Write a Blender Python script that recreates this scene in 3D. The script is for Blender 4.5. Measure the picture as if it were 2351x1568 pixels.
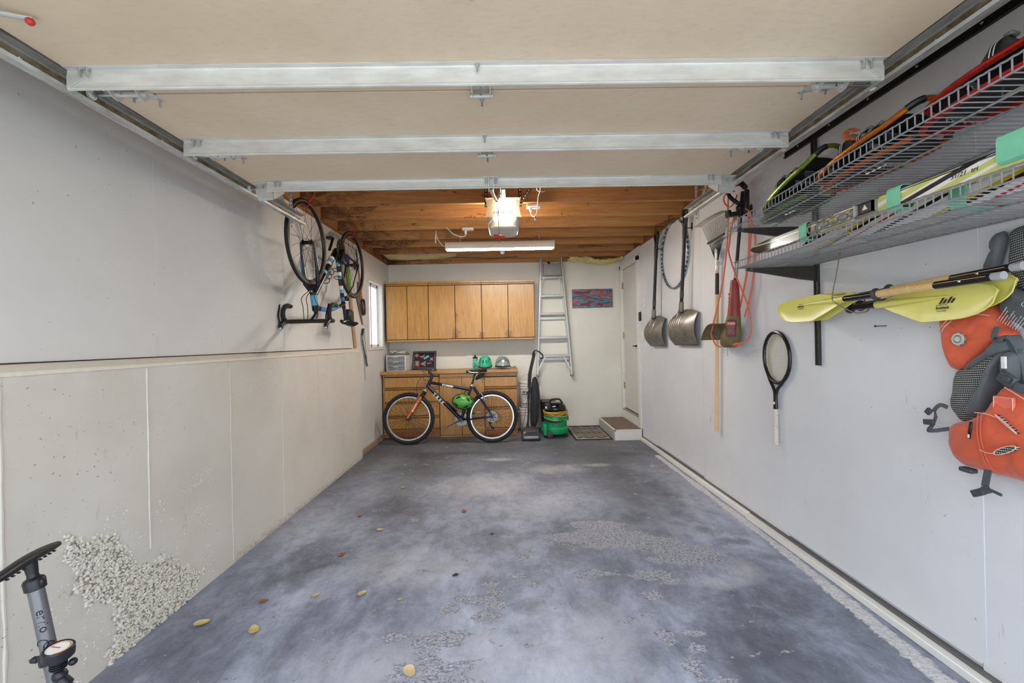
import bpy, bmesh, math, random
from mathutils import Vector, Matrix, Euler
from mathutils import noise as mnoise
R = math.radians
PI = math.pi
scene = bpy.context.scene
COL = scene.collection
for o in list(bpy.data.objects):
    bpy.data.objects.remove(o)

# ------------------------------------------------------------------ camera
F_PX = 970.0
cam_d = bpy.data.cameras.new('camera')
cam_d.sensor_width = 36.0
cam_d.lens = F_PX * 36.0 / 2351.0
cam_d.clip_start = 0.02
cam = bpy.data.objects.new('camera', cam_d)
COL.objects.link(cam)
cam.matrix_world = (Matrix.Translation((0, 0, 1.31)) @ Matrix.Rotation(-0.0155, 4, 'Z')
                    @ Matrix.Rotation(PI / 2, 4, 'X') @ Matrix.Rotation(-0.0215, 4, 'Z'))
scene.camera = cam

# ------------------------------------------------------------------ sky, exposure
world = bpy.data.worlds.new('sky')
scene.world = world
world.use_nodes = True
wn = world.node_tree
wn.nodes.clear()
w_out = wn.nodes.new('ShaderNodeOutputWorld')
w_bg = wn.nodes.new('ShaderNodeBackground')
w_bg.inputs[0].default_value = (0.80, 0.89, 1.0, 1)
w_bg.inputs[1].default_value = 3.4
wn.links.new(w_bg.outputs[0], w_out.inputs[0])
scene.view_settings.view_transform = 'Standard'
scene.view_settings.look = 'None'
scene.view_settings.exposure = 0.0
scene.view_settings.gamma = 1.0
scene.view_settings.use_curve_mapping = False
scene.cycles.use_denoising = True
scene.cycles.use_adaptive_sampling = True
scene.cycles.adaptive_threshold = 0.085
scene.cycles.adaptive_min_samples = 20
scene.cycles.max_bounces = 7
scene.cycles.diffuse_bounces = 5
scene.cycles.glossy_bounces = 3
scene.cycles.transmission_bounces = 4
scene.cycles.transparent_max_bounces = 8
scene.cycles.sample_clamp_indirect = 6.0

def portal(name, loc, rot, sx, sy):
    # a sampling guide across a real opening: it gives off no light of its own
    d = bpy.data.lights.new(name, 'AREA')
    d.shape = 'RECTANGLE'
    d.size, d.size_y = sx, sy
    d.cycles.is_portal = True
    o = bpy.data.objects.new(name, d)
    o.location = loc
    o.rotation_euler = rot
    COL.objects.link(o)
portal('daylight_opening', (0, 0.28, 1.12), (R(90), 0, 0), 3.5, 2.26)
portal('daylight_window', (-1.845, 5.72, 1.70), (0, R(90), 0), 0.92, 0.64)

# ------------------------------------------------------------------ helpers
ROOTS = {}
def link(o, parent=None):
    COL.objects.link(o)
    if parent is not None:
        o.parent = parent
    return o
def wmat(o):
    m = o.matrix_basis.copy()
    return wmat(o.parent) @ m if o.parent else m
def tag(o, label=None, cat=None, group=None, kind=None):
    if label: o['label'] = label
    if cat: o['category'] = cat
    if group: o['group'] = group
    if kind: o['kind'] = kind
    return o
def thing(name, label, cat, loc=(0, 0, 0), rot=(0, 0, 0), group=None):
    o = bpy.data.objects.new(name, None)
    o.empty_display_size = 0.05
    o.location = loc
    o.rotation_euler = rot
    link(o)
    return tag(o, label, cat, group)
def copy_tree(o, parent=None, label=None):
    c = o.copy()
    COL.objects.link(c)
    c.parent = parent
    for ch in list(o.children):
        copy_tree(ch, c)
    if label: c['label'] = label
    return c

def frame_from(d):
    d = Vector(d).normalized()
    up = Vector((0, 0, 1)) if abs(d.z) < 0.95 else Vector((0, 1, 0))
    a = d.cross(up).normalized()
    b = a.cross(d).normalized()
    return a, b, d

class MB:
    """collects shapes into one mesh"""
    def __init__(s):
        s.bm = bmesh.new()
        s.X = Matrix.Identity(4)
    def set(s, m):
        s.X = m
        return s
    def v(s, p):
        return s.bm.verts.new(s.X @ Vector(p))
    def f(s, vs):
        try:
            return s.bm.faces.new(vs)
        except ValueError:
            return None
    def box(s, lo, hi, bev=0.0, rot=None, seg=1):
        """axis box between two corners; rot = Matrix about the box centre"""
        lo, hi = Vector(lo), Vector(hi)
        c = (lo + hi) / 2
        h = (hi - lo) / 2
        t = bmesh.new()
        bmesh.ops.create_cube(t, size=2.0)
        for q in t.verts:
            q.co = Vector((q.co.x * h.x, q.co.y * h.y, q.co.z * h.z))
        if bev > 0:
            bmesh.ops.bevel(t, geom=list(t.edges), offset=min(bev, 0.49 * min(abs(h.x), abs(h.y), abs(h.z)) * 2), segments=seg, affect='EDGES', profile=0.5)
        m = Matrix.Translation(c) @ (rot.to_4x4() if rot else Matrix.Identity(4))
        s.merge(t, m)
        return s
    def merge(s, t, m=Matrix.Identity(4)):
        mp = {}
        for q in t.verts:
            mp[q] = s.v(m @ q.co)
        for fc in t.faces:
            s.f([mp[q] for q in fc.verts])
        t.free()
    def bar(s, p0, p1, w, h, up=(0, 0, 1), bev=0.0):
        """rectangular bar from p0 to p1, w across, h along up"""
        p0, p1 = Vector(p0), Vector(p1)
        d = (p1 - p0)
        L = d.length
        d.normalize()
        u = Vector(up)
        a = d.cross(u)
        if a.length < 1e-5:
            u = Vector((0, 1, 0)); a = d.cross(u)
        a.normalize()
        u = a.cross(d).normalized()
        m = Matrix((a, d, u)).transposed().to_4x4()
        m.translation = (p0 + p1) / 2
        t = bmesh.new()
        bmesh.ops.create_cube(t, size=1.0)
        for q in t.verts:
            q.co = Vector((q.co.x * w, q.co.y * L, q.co.z * h))
        if bev > 0:
            bmesh.ops.bevel(t, geom=list(t.edges), offset=bev, segments=1, affect='EDGES', profile=0.5)
        s.merge(t, m)
        return s
    def cyl(s, p0, p1, r0, r1=None, n=12, cap=True):
        r1 = r0 if r1 is None else r1
        p0, p1 = Vector(p0), Vector(p1)
        a, b, d = frame_from(p1 - p0)
        A, B = [], []
        for i in range(n):
            t = 2 * PI * i / n
            q = a * math.cos(t) + b * math.sin(t)
            A.append(s.v(p0 + q * r0)); B.append(s.v(p1 + q * r1))
        for i in range(n):
            j = (i + 1) % n
            s.f([A[i], A[j], B[j], B[i]])
        if cap:
            s.f(A[::-1]); s.f(B)
        return s
    def tube(s, pts, r, n=8, closed=False, cap=True, flat=1.0, up=None):
        """round tube along pts; r number or list; flat squashes the section"""
        pts = [Vector(p) for p in pts]
        N = len(pts)
        rr = r if isinstance(r, (list, tuple)) else [r] * N
        rings = []
        prev = None
        for i, p in enumerate(pts):
            if closed:
                d = pts[(i + 1) % N] - pts[i - 1]
            else:
                d = pts[min(i + 1, N - 1)] - pts[max(i - 1, 0)]
            if d.length < 1e-9: d = Vector((0, 0, 1))
            d.normalize()
            if prev is None:
                if up is not None:
                    a = d.cross(Vector(up))
                    if a.length < 1e-4: a = frame_from(d)[0]
                    a.normalize()
                else:
                    a = frame_from(d)[0]
            else:
                a = prev - d * prev.dot(d)
                if a.length < 1e-6: a = frame_from(d)[0]
                a.normalize()
            prev = a
            b = a.cross(d).normalized()
            ring = []
            for k in range(n):
                t = 2 * PI * k / n
                ring.append(s.v(p + a * (math.cos(t) * rr[i]) + b * (math.sin(t) * rr[i] * flat)))
            rings.append(ring)
        for i in range(N if closed else N - 1):
            A, B = rings[i], rings[(i + 1) % N]
            for k in range(n):
                j = (k + 1) % n
                s.f([A[k], A[j], B[j], B[k]])
        if cap and not closed:
            s.f(rings[0][::-1]); s.f(rings[-1])
        return s
    def ribbon(s, pts, w, th, side):
        """flat strap along pts: width w along side (vector or list), thickness th"""
        pts = [Vector(p) for p in pts]
        N = len(pts)
        sides = side if isinstance(side, list) else [side] * N
        ww = w if isinstance(w, (list, tuple)) else [w] * N
        rings = []
        for i, p in enumerate(pts):
            d = (pts[min(i + 1, N - 1)] - pts[max(i - 1, 0)]).normalized()
            a = Vector(sides[i])
            a = (a - d * a.dot(d)).normalized()
            b = a.cross(d).normalized()
            rings.append([s.v(p + a * (x * ww[i] / 2) + b * (y * th / 2)) for x, y in ((-1, -1), (1, -1), (1, 1), (-1, 1))])
        for i in range(N - 1):
            A, B = rings[i], rings[i + 1]
            for k in range(4):
                j = (k + 1) % 4
                s.f([A[k], A[j], B[j], B[k]])
        s.f(rings[0][::-1]); s.f(rings[-1])
        return s
    def prism(s, poly, o, u, w, n, th):
        """polygon (2-D points) placed at o with axes u, w; thickness th along n"""
        o, u, w, n = Vector(o), Vector(u), Vector(w), Vector(n)
        A = [s.v(o + u * x + w * y) for x, y in poly]
        B = [s.v(o + u * x + w * y + n * th) for x, y in poly]
        s.f(A[::-1]); s.f(B)
        for i in range(len(poly)):
            j = (i + 1) % len(poly)
            s.f([A[i], A[j], B[j], B[i]])
        return s
    def lathe(s, prof, c=(0, 0, 0), axis=(0, 0, 1), n=24, a0=0.0, a1=2 * PI, sx=1.0, sy=1.0):
        """profile of (radius, height)"""
        c = Vector(c)
        a, b, d = frame_from(axis)
        full = abs(a1 - a0 - 2 * PI) < 1e-6
        cnt = n if full else n + 1
        rings = []
        for r, h in prof:
            if r < 1e-7:
                rings.append([s.v(c + d * h)])
            else:
                ring = []
                for i in range(cnt):
                    t = a0 + (a1 - a0) * i / n
                    ring.append(s.v(c + a * (math.cos(t) * r * sx) + b * (math.sin(t) * r * sy) + d * h))
                rings.append(ring)
        for A, B in zip(rings, rings[1:]):
            for i in range(n):
                j = (i + 1) % cnt
                if len(A) == 1 and len(B) == 1: continue
                if len(A) == 1: s.f([A[0], B[j], B[i]])
                elif len(B) == 1: s.f([A[i], A[j], B[0]])
                else: s.f([A[i], A[j], B[j], B[i]])
        return s
    def grid(s, fn, nu, nv, closed_u=False):
        """surface fn(i/nu, j/nv)"""
        V = [[s.v(fn(i / nu, j / nv)) for j in range(nv + 1)] for i in range(nu if closed_u else nu + 1)]
        for i in range(nu):
            k = (i + 1) % len(V)
            for j in range(nv):
                s.f([V[i][j], V[k][j], V[k][j + 1], V[i][j + 1]])
        return s
    def sheet(s, fn, nu, nv, th):
        """surface with thickness th along its normals"""
        P = [[Vector(fn(i / nu, j / nv)) for j in range(nv + 1)] for i in range(nu + 1)]
        def nrm(i, j):
            a = P[min(i + 1, nu)][j] - P[max(i - 1, 0)][j]
            b = P[i][min(j + 1, nv)] - P[i][max(j - 1, 0)]
            c = a.cross(b)
            return c.normalized() if c.length > 1e-12 else Vector((0, 0, 1))
        A = [[s.v(P[i][j]) for j in range(nv + 1)] for i in range(nu + 1)]
        B = [[s.v(P[i][j] - nrm(i, j) * th) for j in range(nv + 1)] for i in range(nu + 1)]
        for i in range(nu):
            for j in range(nv):
                s.f([A[i][j], A[i + 1][j], A[i + 1][j + 1], A[i][j + 1]])
                s.f([B[i][j], B[i][j + 1], B[i + 1][j + 1], B[i + 1][j]])
        for i in range(nu):
            s.f([A[i][0], B[i][0], B[i + 1][0], A[i + 1][0]])
            s.f([A[i][nv], A[i + 1][nv], B[i + 1][nv], B[i][nv]])
        for j in range(nv):
            s.f([A[0][j], A[0][j + 1], B[0][j + 1], B[0][j]])
            s.f([A[nu][j], B[nu][j], B[nu][j + 1], A[nu][j + 1]])
        return s
    def ball(s, c, r, sub=2, scale=(1, 1, 1)):
        t = bmesh.new()
        bmesh.ops.create_icosphere(t, subdivisions=sub, radius=1.0)
        m = Matrix.Translation(Vector(c)) @ Matrix.Diagonal((r * scale[0], r * scale[1], r * scale[2], 1))
        s.merge(t, m)
        return s
    def mesh(s, name, mat=None, smooth=40, local=None):
        bmesh.ops.recalc_face_normals(s.bm, faces=list(s.bm.faces))
        me = bpy.data.meshes.new(name)
        if local is not None:
            s.bm.transform(local)
        s.bm.to_mesh(me)
        s.bm.free()
        if mat: me.materials.append(mat)
        if smooth:
            me.shade_smooth()
            me.set_sharp_from_angle(angle=R(smooth))
        return me
    def build(s, name, mat=None, parent=None, smooth=40, world=True):
        """mesh object; coordinates are world ones unless world=False (then the parent's own)"""
        loc = wmat(parent).inverted() if (parent and world) else None
        me = s.mesh(name, mat, smooth, loc)
        o = bpy.data.objects.new(name, me)
        return link(o, parent)
    def solo(s, name, mat, label, cat, group=None, smooth=40, base=None):
        """a thing that is one mesh, with its origin at base (default: bottom centre)"""
        if base is None:
            xs = [q.co for q in s.bm.verts]
            lo = Vector((min(q.x for q in xs), min(q.y for q in xs), min(q.z for q in xs)))
            hi = Vector((max(q.x for q in xs), max(q.y for q in xs), max(q.z for q in xs)))
            base = Vector(((lo.x + hi.x) / 2, (lo.y + hi.y) / 2, lo.z))
        me = s.mesh(name, mat, smooth, Matrix.Translation(-Vector(base)))
        o = bpy.data.objects.new(name, me)
        o.location = base
        link(o)
        return tag(o, label, cat, group)
    def struct(s, name, mat, parent=None, smooth=40, label=None):
        o = s.build(name, mat, parent, smooth)
        if parent is None:
            o['kind'] = 'structure'
            if label: o['label'] = label
        return o

def arc(c, r, a0, a1, n, u=(1, 0, 0), w=(0, 0, 1)):
    c, u, w = Vector(c), Vector(u), Vector(w)
    return [c + u * (r * math.cos(a0 + (a1 - a0) * i / n)) + w * (r * math.sin(a0 + (a1 - a0) * i / n)) for i in range(n + 1)]
def spline(pts, n=6, closed=False):
    """Catmull-Rom through pts"""
    P = [Vector(p) for p in pts]
    N = len(P)
    out = []
    rng = range(N) if closed else range(N - 1)
    for i in rng:
        if closed:
            a, b, c, d = P[i - 1], P[i], P[(i + 1) % N], P[(i + 2) % N]
        else:
            a, b, c, d = P[max(i - 1, 0)], P[i], P[i + 1], P[min(i + 2, N - 1)]
        for k in range(n):
            t = k / n
            out.append(0.5 * ((2 * b) + (c - a) * t + (2 * a - 5 * b + 4 * c - d) * t * t + (3 * b - a - 3 * c + d) * t ** 3))
    if not closed: out.append(P[-1])
    return out

# ------------------------------------------------------------------ materials
def srgb(r, g, b):
    f = lambda c: (c / 255 / 12.92) if c / 255 <= 0.04045 else ((c / 255 + 0.055) / 1.055) ** 2.4
    return (f(r), f(g), f(b), 1.0)
class NT:
    def __init__(s, name):
        s.m = bpy.data.materials.new(name)
        s.m.use_nodes = True
        s.t = s.m.node_tree
        s.t.nodes.clear()
        s.out = s.n('ShaderNodeOutputMaterial')
        s.b = s.n('ShaderNodeBsdfPrincipled')
        s.l(s.b.outputs[0], s.out.inputs[0])
        s.tc = None
    def n(s, k, **kw):
        q = s.t.nodes.new(k)
        for a, b in kw.items():
            setattr(q, a, b)
        return q
    def l(s, a, b):
        s.t.links.new(a, b)
    def coord(s, scale=(1, 1, 1), rot=(0, 0, 0), loc=(0, 0, 0), out='Object'):
        if s.tc is None: s.tc = s.n('ShaderNodeTexCoord')
        mp = s.n('ShaderNodeMapping')
        mp.inputs['Scale'].default_value = scale
        mp.inputs['Rotation'].default_value = rot
        mp.inputs['Location'].default_value = loc
        s.l(s.tc.outputs[out], mp.inputs[0])
        return mp.outputs[0]
    def noise(s, scale, detail=4, rough=0.55, co=None, dist=0.0):
        q = s.n('ShaderNodeTexNoise')
        q.inputs['Scale'].default_value = scale
        q.inputs['Detail'].default_value = detail
        q.inputs['Roughness'].default_value = rough
        q.inputs['Distortion'].default_value = dist
        s.l(co if co is not None else s.coord(), q.inputs['Vector'])
        return q.outputs['Fac']
    def ramp(s, fac, stops, interp='LINEAR'):
        q = s.n('ShaderNodeValToRGB')
        q.color_ramp.interpolation = interp
        el = q.color_ramp.elements
        while len(el) < len(stops): el.new(0.5)
        for e, (p, c) in zip(el, stops):
            e.position = p
            e.color = c if len(c) == 4 else (*c, 1)
        s.l(fac, q.inputs[0])
        return q.outputs[0]
    def mask(s, fac, a, b):
        q = s.n('ShaderNodeMapRange')
        q.inputs['From Min'].default_value = a
        q.inputs['From Max'].default_value = b
        s.l(fac, q.inputs['Value'])
        return q.outputs[0]
    def math(s, op, a, b=None):
        q = s.n('ShaderNodeMath', operation=op)
        for i, x in enumerate((a, b)):
            if x is None: continue
            if isinstance(x, (int, float)): q.inputs[i].default_value = x
            else: s.l(x, q.inputs[i])
        return q.outputs[0]
    def mix(s, fac, a, b, mode='MIX'):
        q = s.n('ShaderNodeMix', data_type='RGBA', blend_type=mode)
        for i, x in ((0, fac), (6, a), (7, b)):
            if isinstance(x, (int, float)): q.inputs[i].default_value = x
            elif isinstance(x, tuple): q.inputs[i].default_value = x if len(x) == 4 else (*x, 1)
            else: s.l(x, q.inputs[i])
        return q.outputs[2]
    def attr(s, name):
        q = s.n('ShaderNodeAttribute')
        q.attribute_name = name
        return q
    def bump(s, h, strength=0.3, dist=0.01):
        q = s.n('ShaderNodeBump')
        q.inputs['Strength'].default_value = strength
        q.inputs['Distance'].default_value = dist
        s.l(h, q.inputs['Height'])
        s.l(q.outputs[0], s.b.inputs['Normal'])
    def set(s, col=None, rough=None, metal=None, **kw):
        for k, x in (('Base Color', col), ('Roughness', rough), ('Metallic', metal)):
            if x is None: continue
            if isinstance(x, (int, float, tuple)): s.b.inputs[k].default_value = x
            else: s.l(x, s.b.inputs[k])
        for k, x in kw.items():
            s.b.inputs[k].default_value = x
        return s.m
_M = {}
def M(name, col, rough=0.5, metal=0.0, var=0.06, scale=30.0, bump=0.0, bscale=200.0, **kw):
    """plain finish with slight procedural mottling"""
    if name in _M: return _M[name]
    t = NT(name)
    c = srgb(*col) if max(col) > 1.0 or isinstance(col[0], int) else (*col, 1.0)
    f = t.noise(scale, 3)
    dk = tuple(x * (1 - var) for x in c[:3]) + (1,)
    lt = tuple(min(1, x * (1 + var)) for x in c[:3]) + (1,)
    cc = t.ramp(f, [(0.3, dk), (0.7, lt)])
    rr = t.n('ShaderNodeMapRange')
    rr.inputs['To Min'].default_value = max(0.03, rough - 0.06)
    rr.inputs['To Max'].default_value = min(1, rough + 0.06)
    t.l(f, rr.inputs['Value'])
    t.set(cc, rr.outputs[0], metal, **kw)
    if bump: t.bump(t.noise(bscale, 3), bump, 0.002)
    _M[name] = t.m
    return t.m
# ------------------------------------------------------------------ lettering and padded shapes
def text_mb(m, txt, size, origin, u, w, depth=0.0006, align='LEFT', shear=0.0, bold=0.0, spacing=1.0):
    """adds lettering to MB m, baseline origin, running along u with letter-up w"""
    cu = bpy.data.curves.new('lettering', 'FONT')
    cu.body = txt
    cu.size = size
    cu.align_x = align
    cu.shear = shear
    cu.offset = bold
    cu.space_character = spacing
    cu.extrude = depth / 2
    cu.resolution_u = 3
    ob = bpy.data.objects.new('lettering', cu)
    me = bpy.data.meshes.new_from_object(ob)
    bpy.data.objects.remove(ob)
    bpy.data.curves.remove(cu)
    t = bmesh.new()
    t.from_mesh(me)
    bpy.data.meshes.remove(me)
    u, w = Vector(u).normalized(), Vector(w).normalized()
    n = u.cross(w)
    mt = Matrix((u, w, n)).transposed().to_4x4()
    mt.translation = Vector(origin)
    m.merge(t, mt)
    return m
def pad(m, poly, x0, th, n=7, seed=0.0, wr=0.006, power=0.5, back=0.0):
    """puffed cushion from a (y,z) outline on the right wall: x0 at the rim, th of bulge towards the room"""
    c = Vector((sum(p[0] for p in poly) / len(poly), sum(p[1] for p in poly) / len(poly)))
    rings = []
    for k in range(n + 1):
        s = 1 - (k / (n + 1)) ** 1.3
        h = th * (1 - s ** 4) ** power
        ring = []
        for y, z in poly:
            yy, zz = c[0] + (y - c[0]) * s, c[1] + (z - c[1]) * s
            ww = wr * (mnoise.noise((yy * 17 + seed, zz * 17, seed)) + 0.6 * mnoise.noise((yy * 40 + seed, zz * 40, seed))) * (1 - s ** 6)
            ring.append(m.v((x0 - h - ww, yy, zz)))
        rings.append(ring)
    top = m.v((x0 - th, c[0], c[1]))
    N = len(poly)
    for A, B in zip(rings, rings[1:]):
        for i in range(N):
            j = (i + 1) % N
            m.f([A[i], A[j], B[j], B[i]])
    for i in range(N): m.f([rings[-1][i], rings[-1][(i + 1) % N], top])
    bk = [m.v((x0 + back, y, z)) for y, z in poly]
    for i in range(N):
        j = (i + 1) % N
        m.f([bk[i], bk[j], rings[0][j], rings[0][i]])
    m.f(bk)
    return m
def smooth2(poly, n=4):
    return [(p.x, p.y) for p in spline([Vector((a, b, 0)) for a, b in poly], n, True)]
# ================================================================== the setting
XL, XC, XR, YB, YF = -1.74, -1.675, 1.755, 6.385, 0.28
ZJ, ZT = 2.515, 2.75

# ---- painted drywall
def wall_paint(name, col, scuff=0.5):
    t = NT(name)
    co = t.coord()
    a = t.noise(1.3, 4, 0.6, co)
    b = t.noise(14, 5, 0.6, co)
    base = t.mix(t.mask(a, 0.35, 0.7), srgb(*col), srgb(*[max(0, int(c * 0.955)) for c in col]))
    # thin grey rub marks and dirt specks
    sc = t.noise(3.0, 6, 0.75, t.coord((1, 6, 1.0), (0.5, 0, 0)))
    m1 = t.math('MULTIPLY', t.mask(sc, 0.63, 0.72), t.mask(b, 0.46, 0.64))
    sp = t.noise(55, 2, 0.5, co)
    m2 = t.mask(sp, 0.745, 0.79)
    mm = t.math('MULTIPLY', t.math('MAXIMUM', m1, m2), scuff)
    c = t.mix(mm, base, srgb(120, 114, 108))
    t.set(c, 0.62)
    t.bump(t.noise(160, 3, 0.6, co), 0.12, 0.002)
    return t.m
m_wall = wall_paint('left_wall_paint', (219, 216, 211), 0.7)
m_wall_r = wall_paint('right_wall_paint', (224, 225, 228), 0.6)
m_back = wall_paint('back_wall_paint', (232, 229, 218), 0.25)
m_trim = M('white_trim', (232, 230, 224), 0.45, var=0.03)
m_wood_plate = M('raw_lumber', (150, 92, 50), 0.75, var=0.25, scale=9)
m_gap = M('dark_gap', (52, 46, 40), 0.9)

# ---- floor: mottled, stained and spalled concrete
t = NT('garage_concrete')
co = t.coord()
n1 = t.noise(0.8, 9, 0.68, co, 0.25)
n2 = t.noise(3.2, 10, 0.72, t.coord((1, 0.6, 1), (0, 0, 0.25)), 0.35)
n3 = t.noise(13, 8, 0.74, t.coord((1, 0.7, 1)))
n4 = t.noise(70, 3, 0.6, co)
s1 = t.math('ADD', t.math('MULTIPLY', n1, 0.5), t.math('MULTIPLY', n2, 0.5))
c = t.ramp(s1, [(0.34, srgb(90, 94, 106)), (0.45, srgb(130, 136, 152)), (0.53, srgb(164, 171, 190)), (0.64, srgb(206, 212, 228))])
c = t.mix(t.math('MULTIPLY', t.mask(n3, 0.48, 0.72), 0.45), c, srgb(82, 83, 92))
c = t.mix(t.math('MULTIPLY', t.mask(n4, 0.55, 0.8), 0.14), c, srgb(214, 214, 216))
# tyre-dark traffic bands, and darker towards the far end
dirt_dark = t.attr('grime_dark').outputs['Fac']
dm = t.mask(t.math('ADD', dirt_dark, t.math('MULTIPLY', t.math('SUBTRACT', n2, 0.5), 0.9)), 0.25, 0.95)
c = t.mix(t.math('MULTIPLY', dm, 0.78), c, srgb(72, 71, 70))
oil = t.attr('oil').outputs['Fac']
om = t.mask(t.math('ADD', oil, t.math('MULTIPLY', t.math('SUBTRACT', t.noise(4.5, 9, 0.74, co, 0.3), 0.5), 2.4)), 0.30, 1.1)
c = t.mix(t.math('MULTIPLY', om, 0.55), c, srgb(56, 56, 58))
pale = t.attr('pale').outputs['Fac']
pm = t.mask(t.math('ADD', pale, t.math('MULTIPLY', t.math('SUBTRACT', t.noise(5.5, 9, 0.75, t.coord((1, 0.7, 1), (0, 0, 0), (4, 2, 0)), 0.3), 0.5), 2.4)), 0.25, 1.2)
c = t.mix(t.math('MULTIPLY', pm, 0.5), c, srgb(208, 209, 214))
# spalled skin: rough, paler, with broken edges
sp = t.attr('spall').outputs['Fac']
sn = t.noise(24, 5, 0.7, t.coord((0.8, 1.3, 1)), 0.5)
sn2 = t.noise(9, 4, 0.65, t.coord((0.7, 1.2, 1), (0, 0, 0), (2, 5, 0)), 0.4)
sm = t.mask(t.math('ADD', sp, t.math('ADD', t.math('MULTIPLY', t.math('SUBTRACT', sn, 0.5), 1.8), t.math('MULTIPLY', t.math('SUBTRACT', sn2, 0.5), 2.4))), 0.40, 0.50)
grit = t.noise(85, 4, 0.7, t.coord((0.8, 1.25, 1)), 0.6)
spc = t.ramp(grit, [(0.34, srgb(92, 94, 104)), (0.5, srgb(164, 167, 178)), (0.64, srgb(206, 208, 216))])  # grit hollows dark, tops light: shade of the relief put into the colour
c = t.mix(t.math('MULTIPLY', sm, 0.95), c, spc)
cr = t.attr('paint').outputs['Fac']
crm = t.mask(t.math('ADD', cr, t.math('MULTIPLY', t.math('SUBTRACT', sn, 0.5), 1.4)), 0.45, 0.62)
c = t.mix(crm, c, t.ramp(grit, [(0.3, srgb(170, 168, 172)), (0.6, srgb(228, 227, 230))]))
t.set(c, t.mask(n2, -0.6, 1.15))
h = t.math('ADD', t.math('MULTIPLY', t.math('MULTIPLY', sm, grit), 1.2), t.math('ADD', t.math('MULTIPLY', n4, 0.05), t.math('MULTIPLY', t.math('MULTIPLY', crm, grit), 1.0)))
t.bump(h, 0.55, 0.012)
m_floor = t.m

SP = [(0.42, 2.80, .17, .09), (0.62, 2.92, .18, .15), (0.62, 2.72, .15, .10), (0.83, 2.74, .18, .11), (1.0, 2.62, .17, .12),
      (1.12, 2.55, .16, .12), (0.92, 2.50, .12, .05), (0.45, 2.36, .10, .045), (0.57, 2.36, .045, .03), (0.79, 2.33, .13, .05),
      (0.86, 2.26, .06, .03), (0.72, 2.13, .05, .025), (0.14, 2.64, .03, .03), (0.08, 2.55, .04, .03), (0.05, 2.36, .05, .035), (-0.1, 2.3, .05, .03),
      (0.13, 2.27, .03, .025), (-0.16, 2.16, .10, .04), (-0.07, 2.22, .05, .03), (-0.07, 2.1, .06, .03), (-0.12, 2.02, .07, .04),
      (-0.3, 2.08, .05, .035), (-0.3, 1.87, .10, .05), (-0.37, 1.82, .09, .05), (-0.23, 1.90, .06, .03), (-0.35, 1.76, .06, .05),
      (-0.44, 1.70, .05, .04), (-0.30, 1.70, .05, .03), (-0.2, 1.70, .05, .03), (-0.30, 1.62, .16, .04), (0.68, 1.84, .05, .045), (0.80, 1.865, .05, .025),
      (0.78, 1.77, .04, .03), (0.72, 1.66, .045, .04), (0.79, 1.6, .07, .02), (-0.53, 1.9, .05, .03), (0.2, 2.42, .03, .02), (0.66, 2.0, .03, .02)]
OIL = [(1.35, 4.8, .16, .10), (1.31, 2.86, .07, .06), (1.42, 2.68, .12, .05), (-0.9, 4.9, .3, .2), (0.1, 2.08, .09, .07), (1.1, 4.1, .16, .3),
       (1.05, 1.75, .30, .26), (1.3, 3.6, .12, .5), (-0.6, 5.0, .4, .1), (1.2, 2.0, .3, .15), (-0.9, 3.4, .25, .4), (-1.2, 2.6, .2, .3)]
PALE = [(-0.2, 3.9, .5, .3), (0.5, 4.3, .3, .15), (0.9, 4.4, .15, .06), (0.2, 3.4, .3, .2), (-0.35, 1.7, .6, .25), (0.3, 1.8, .3, .3), (1.3, 2.35, .12, .12), (-0.6, 2.5, .4, .2),
        (-0.1, 4.7, .2, .06), (1.15, 2.25, .2, .06)]
def blob(lst, x, y):
    v = 0.0
    for cx, cy, rx, ry in lst:
        d = ((x - cx) / rx) ** 2 + ((y - cy) / ry) ** 2
        if d < 4: v = max(v, 1.0 - 0.5 * d)
    return max(0.0, v)
def floor_mesh():
    me = bpy.data.meshes.new('floor')
    x0, x1, y0, y1, st = -1.76, 1.80, 0.28, 6.41, 0.025
    nx, ny = int((x1 - x0) / st) + 1, int((y1 - y0) / st) + 1
    V, at = [], {k: [] for k in ('spall', 'oil', 'pale', 'paint', 'grime_dark')}
    for j in range(ny + 1):
        y = y0 + (y1 - y0) * j / ny
        for i in range(nx + 1):
            x = x0 + (x1 - x0) * i / nx
            at['spall'].append(blob(SP, x, y)); at['oil'].append(blob(OIL, x, y)); at['pale'].append(blob(PALE, x, y))
            # texture-paint spill along the foot of the right wall
            w = 0.034 + 0.022 * mnoise.noise((0, y * 3.1, 2.0)) + 0.016 * max(0, 1 - abs(y - 1.7) / 0.9)
            p = 0.0
            if y < 4.7:
                xe = 1.665 - 0.045 * max(0, (2.6 - y))
                p = max(0, 1.2 - abs(x - xe) / w * 0.8)
            at['paint'].append(p)
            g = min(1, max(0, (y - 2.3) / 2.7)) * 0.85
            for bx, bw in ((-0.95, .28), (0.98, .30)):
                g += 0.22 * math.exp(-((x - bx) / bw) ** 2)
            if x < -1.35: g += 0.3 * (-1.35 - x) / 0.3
            at['grime_dark'].append(min(1.2, g))
            dz = -0.004 * at['spall'][-1] * max(0, 0.5 + mnoise.noise((x * 40, y * 40, 0))) * 0.6 + 0.006 * min(1, p)
            V.append((x, y, dz))
    Fc = []
    for j in range(ny):
        for i in range(nx):
            a = j * (nx + 1) + i
            Fc.append((a, a + 1, a + nx + 2, a + nx + 1))
    me.from_pydata(V, [], Fc)
    for k, vals in at.items():
        q = me.attributes.new(k, 'FLOAT', 'POINT')
        q.data.foreach_set('value', vals)
    me.materials.append(m_floor)
    me.shade_smooth()
    o = bpy.data.objects.new('floor', me)
    link(o)
    return tag(o, 'stained grey concrete slab with rough spalled patches', kind='structure')
floor_mesh()
t = NT('driveway_concrete')
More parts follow.
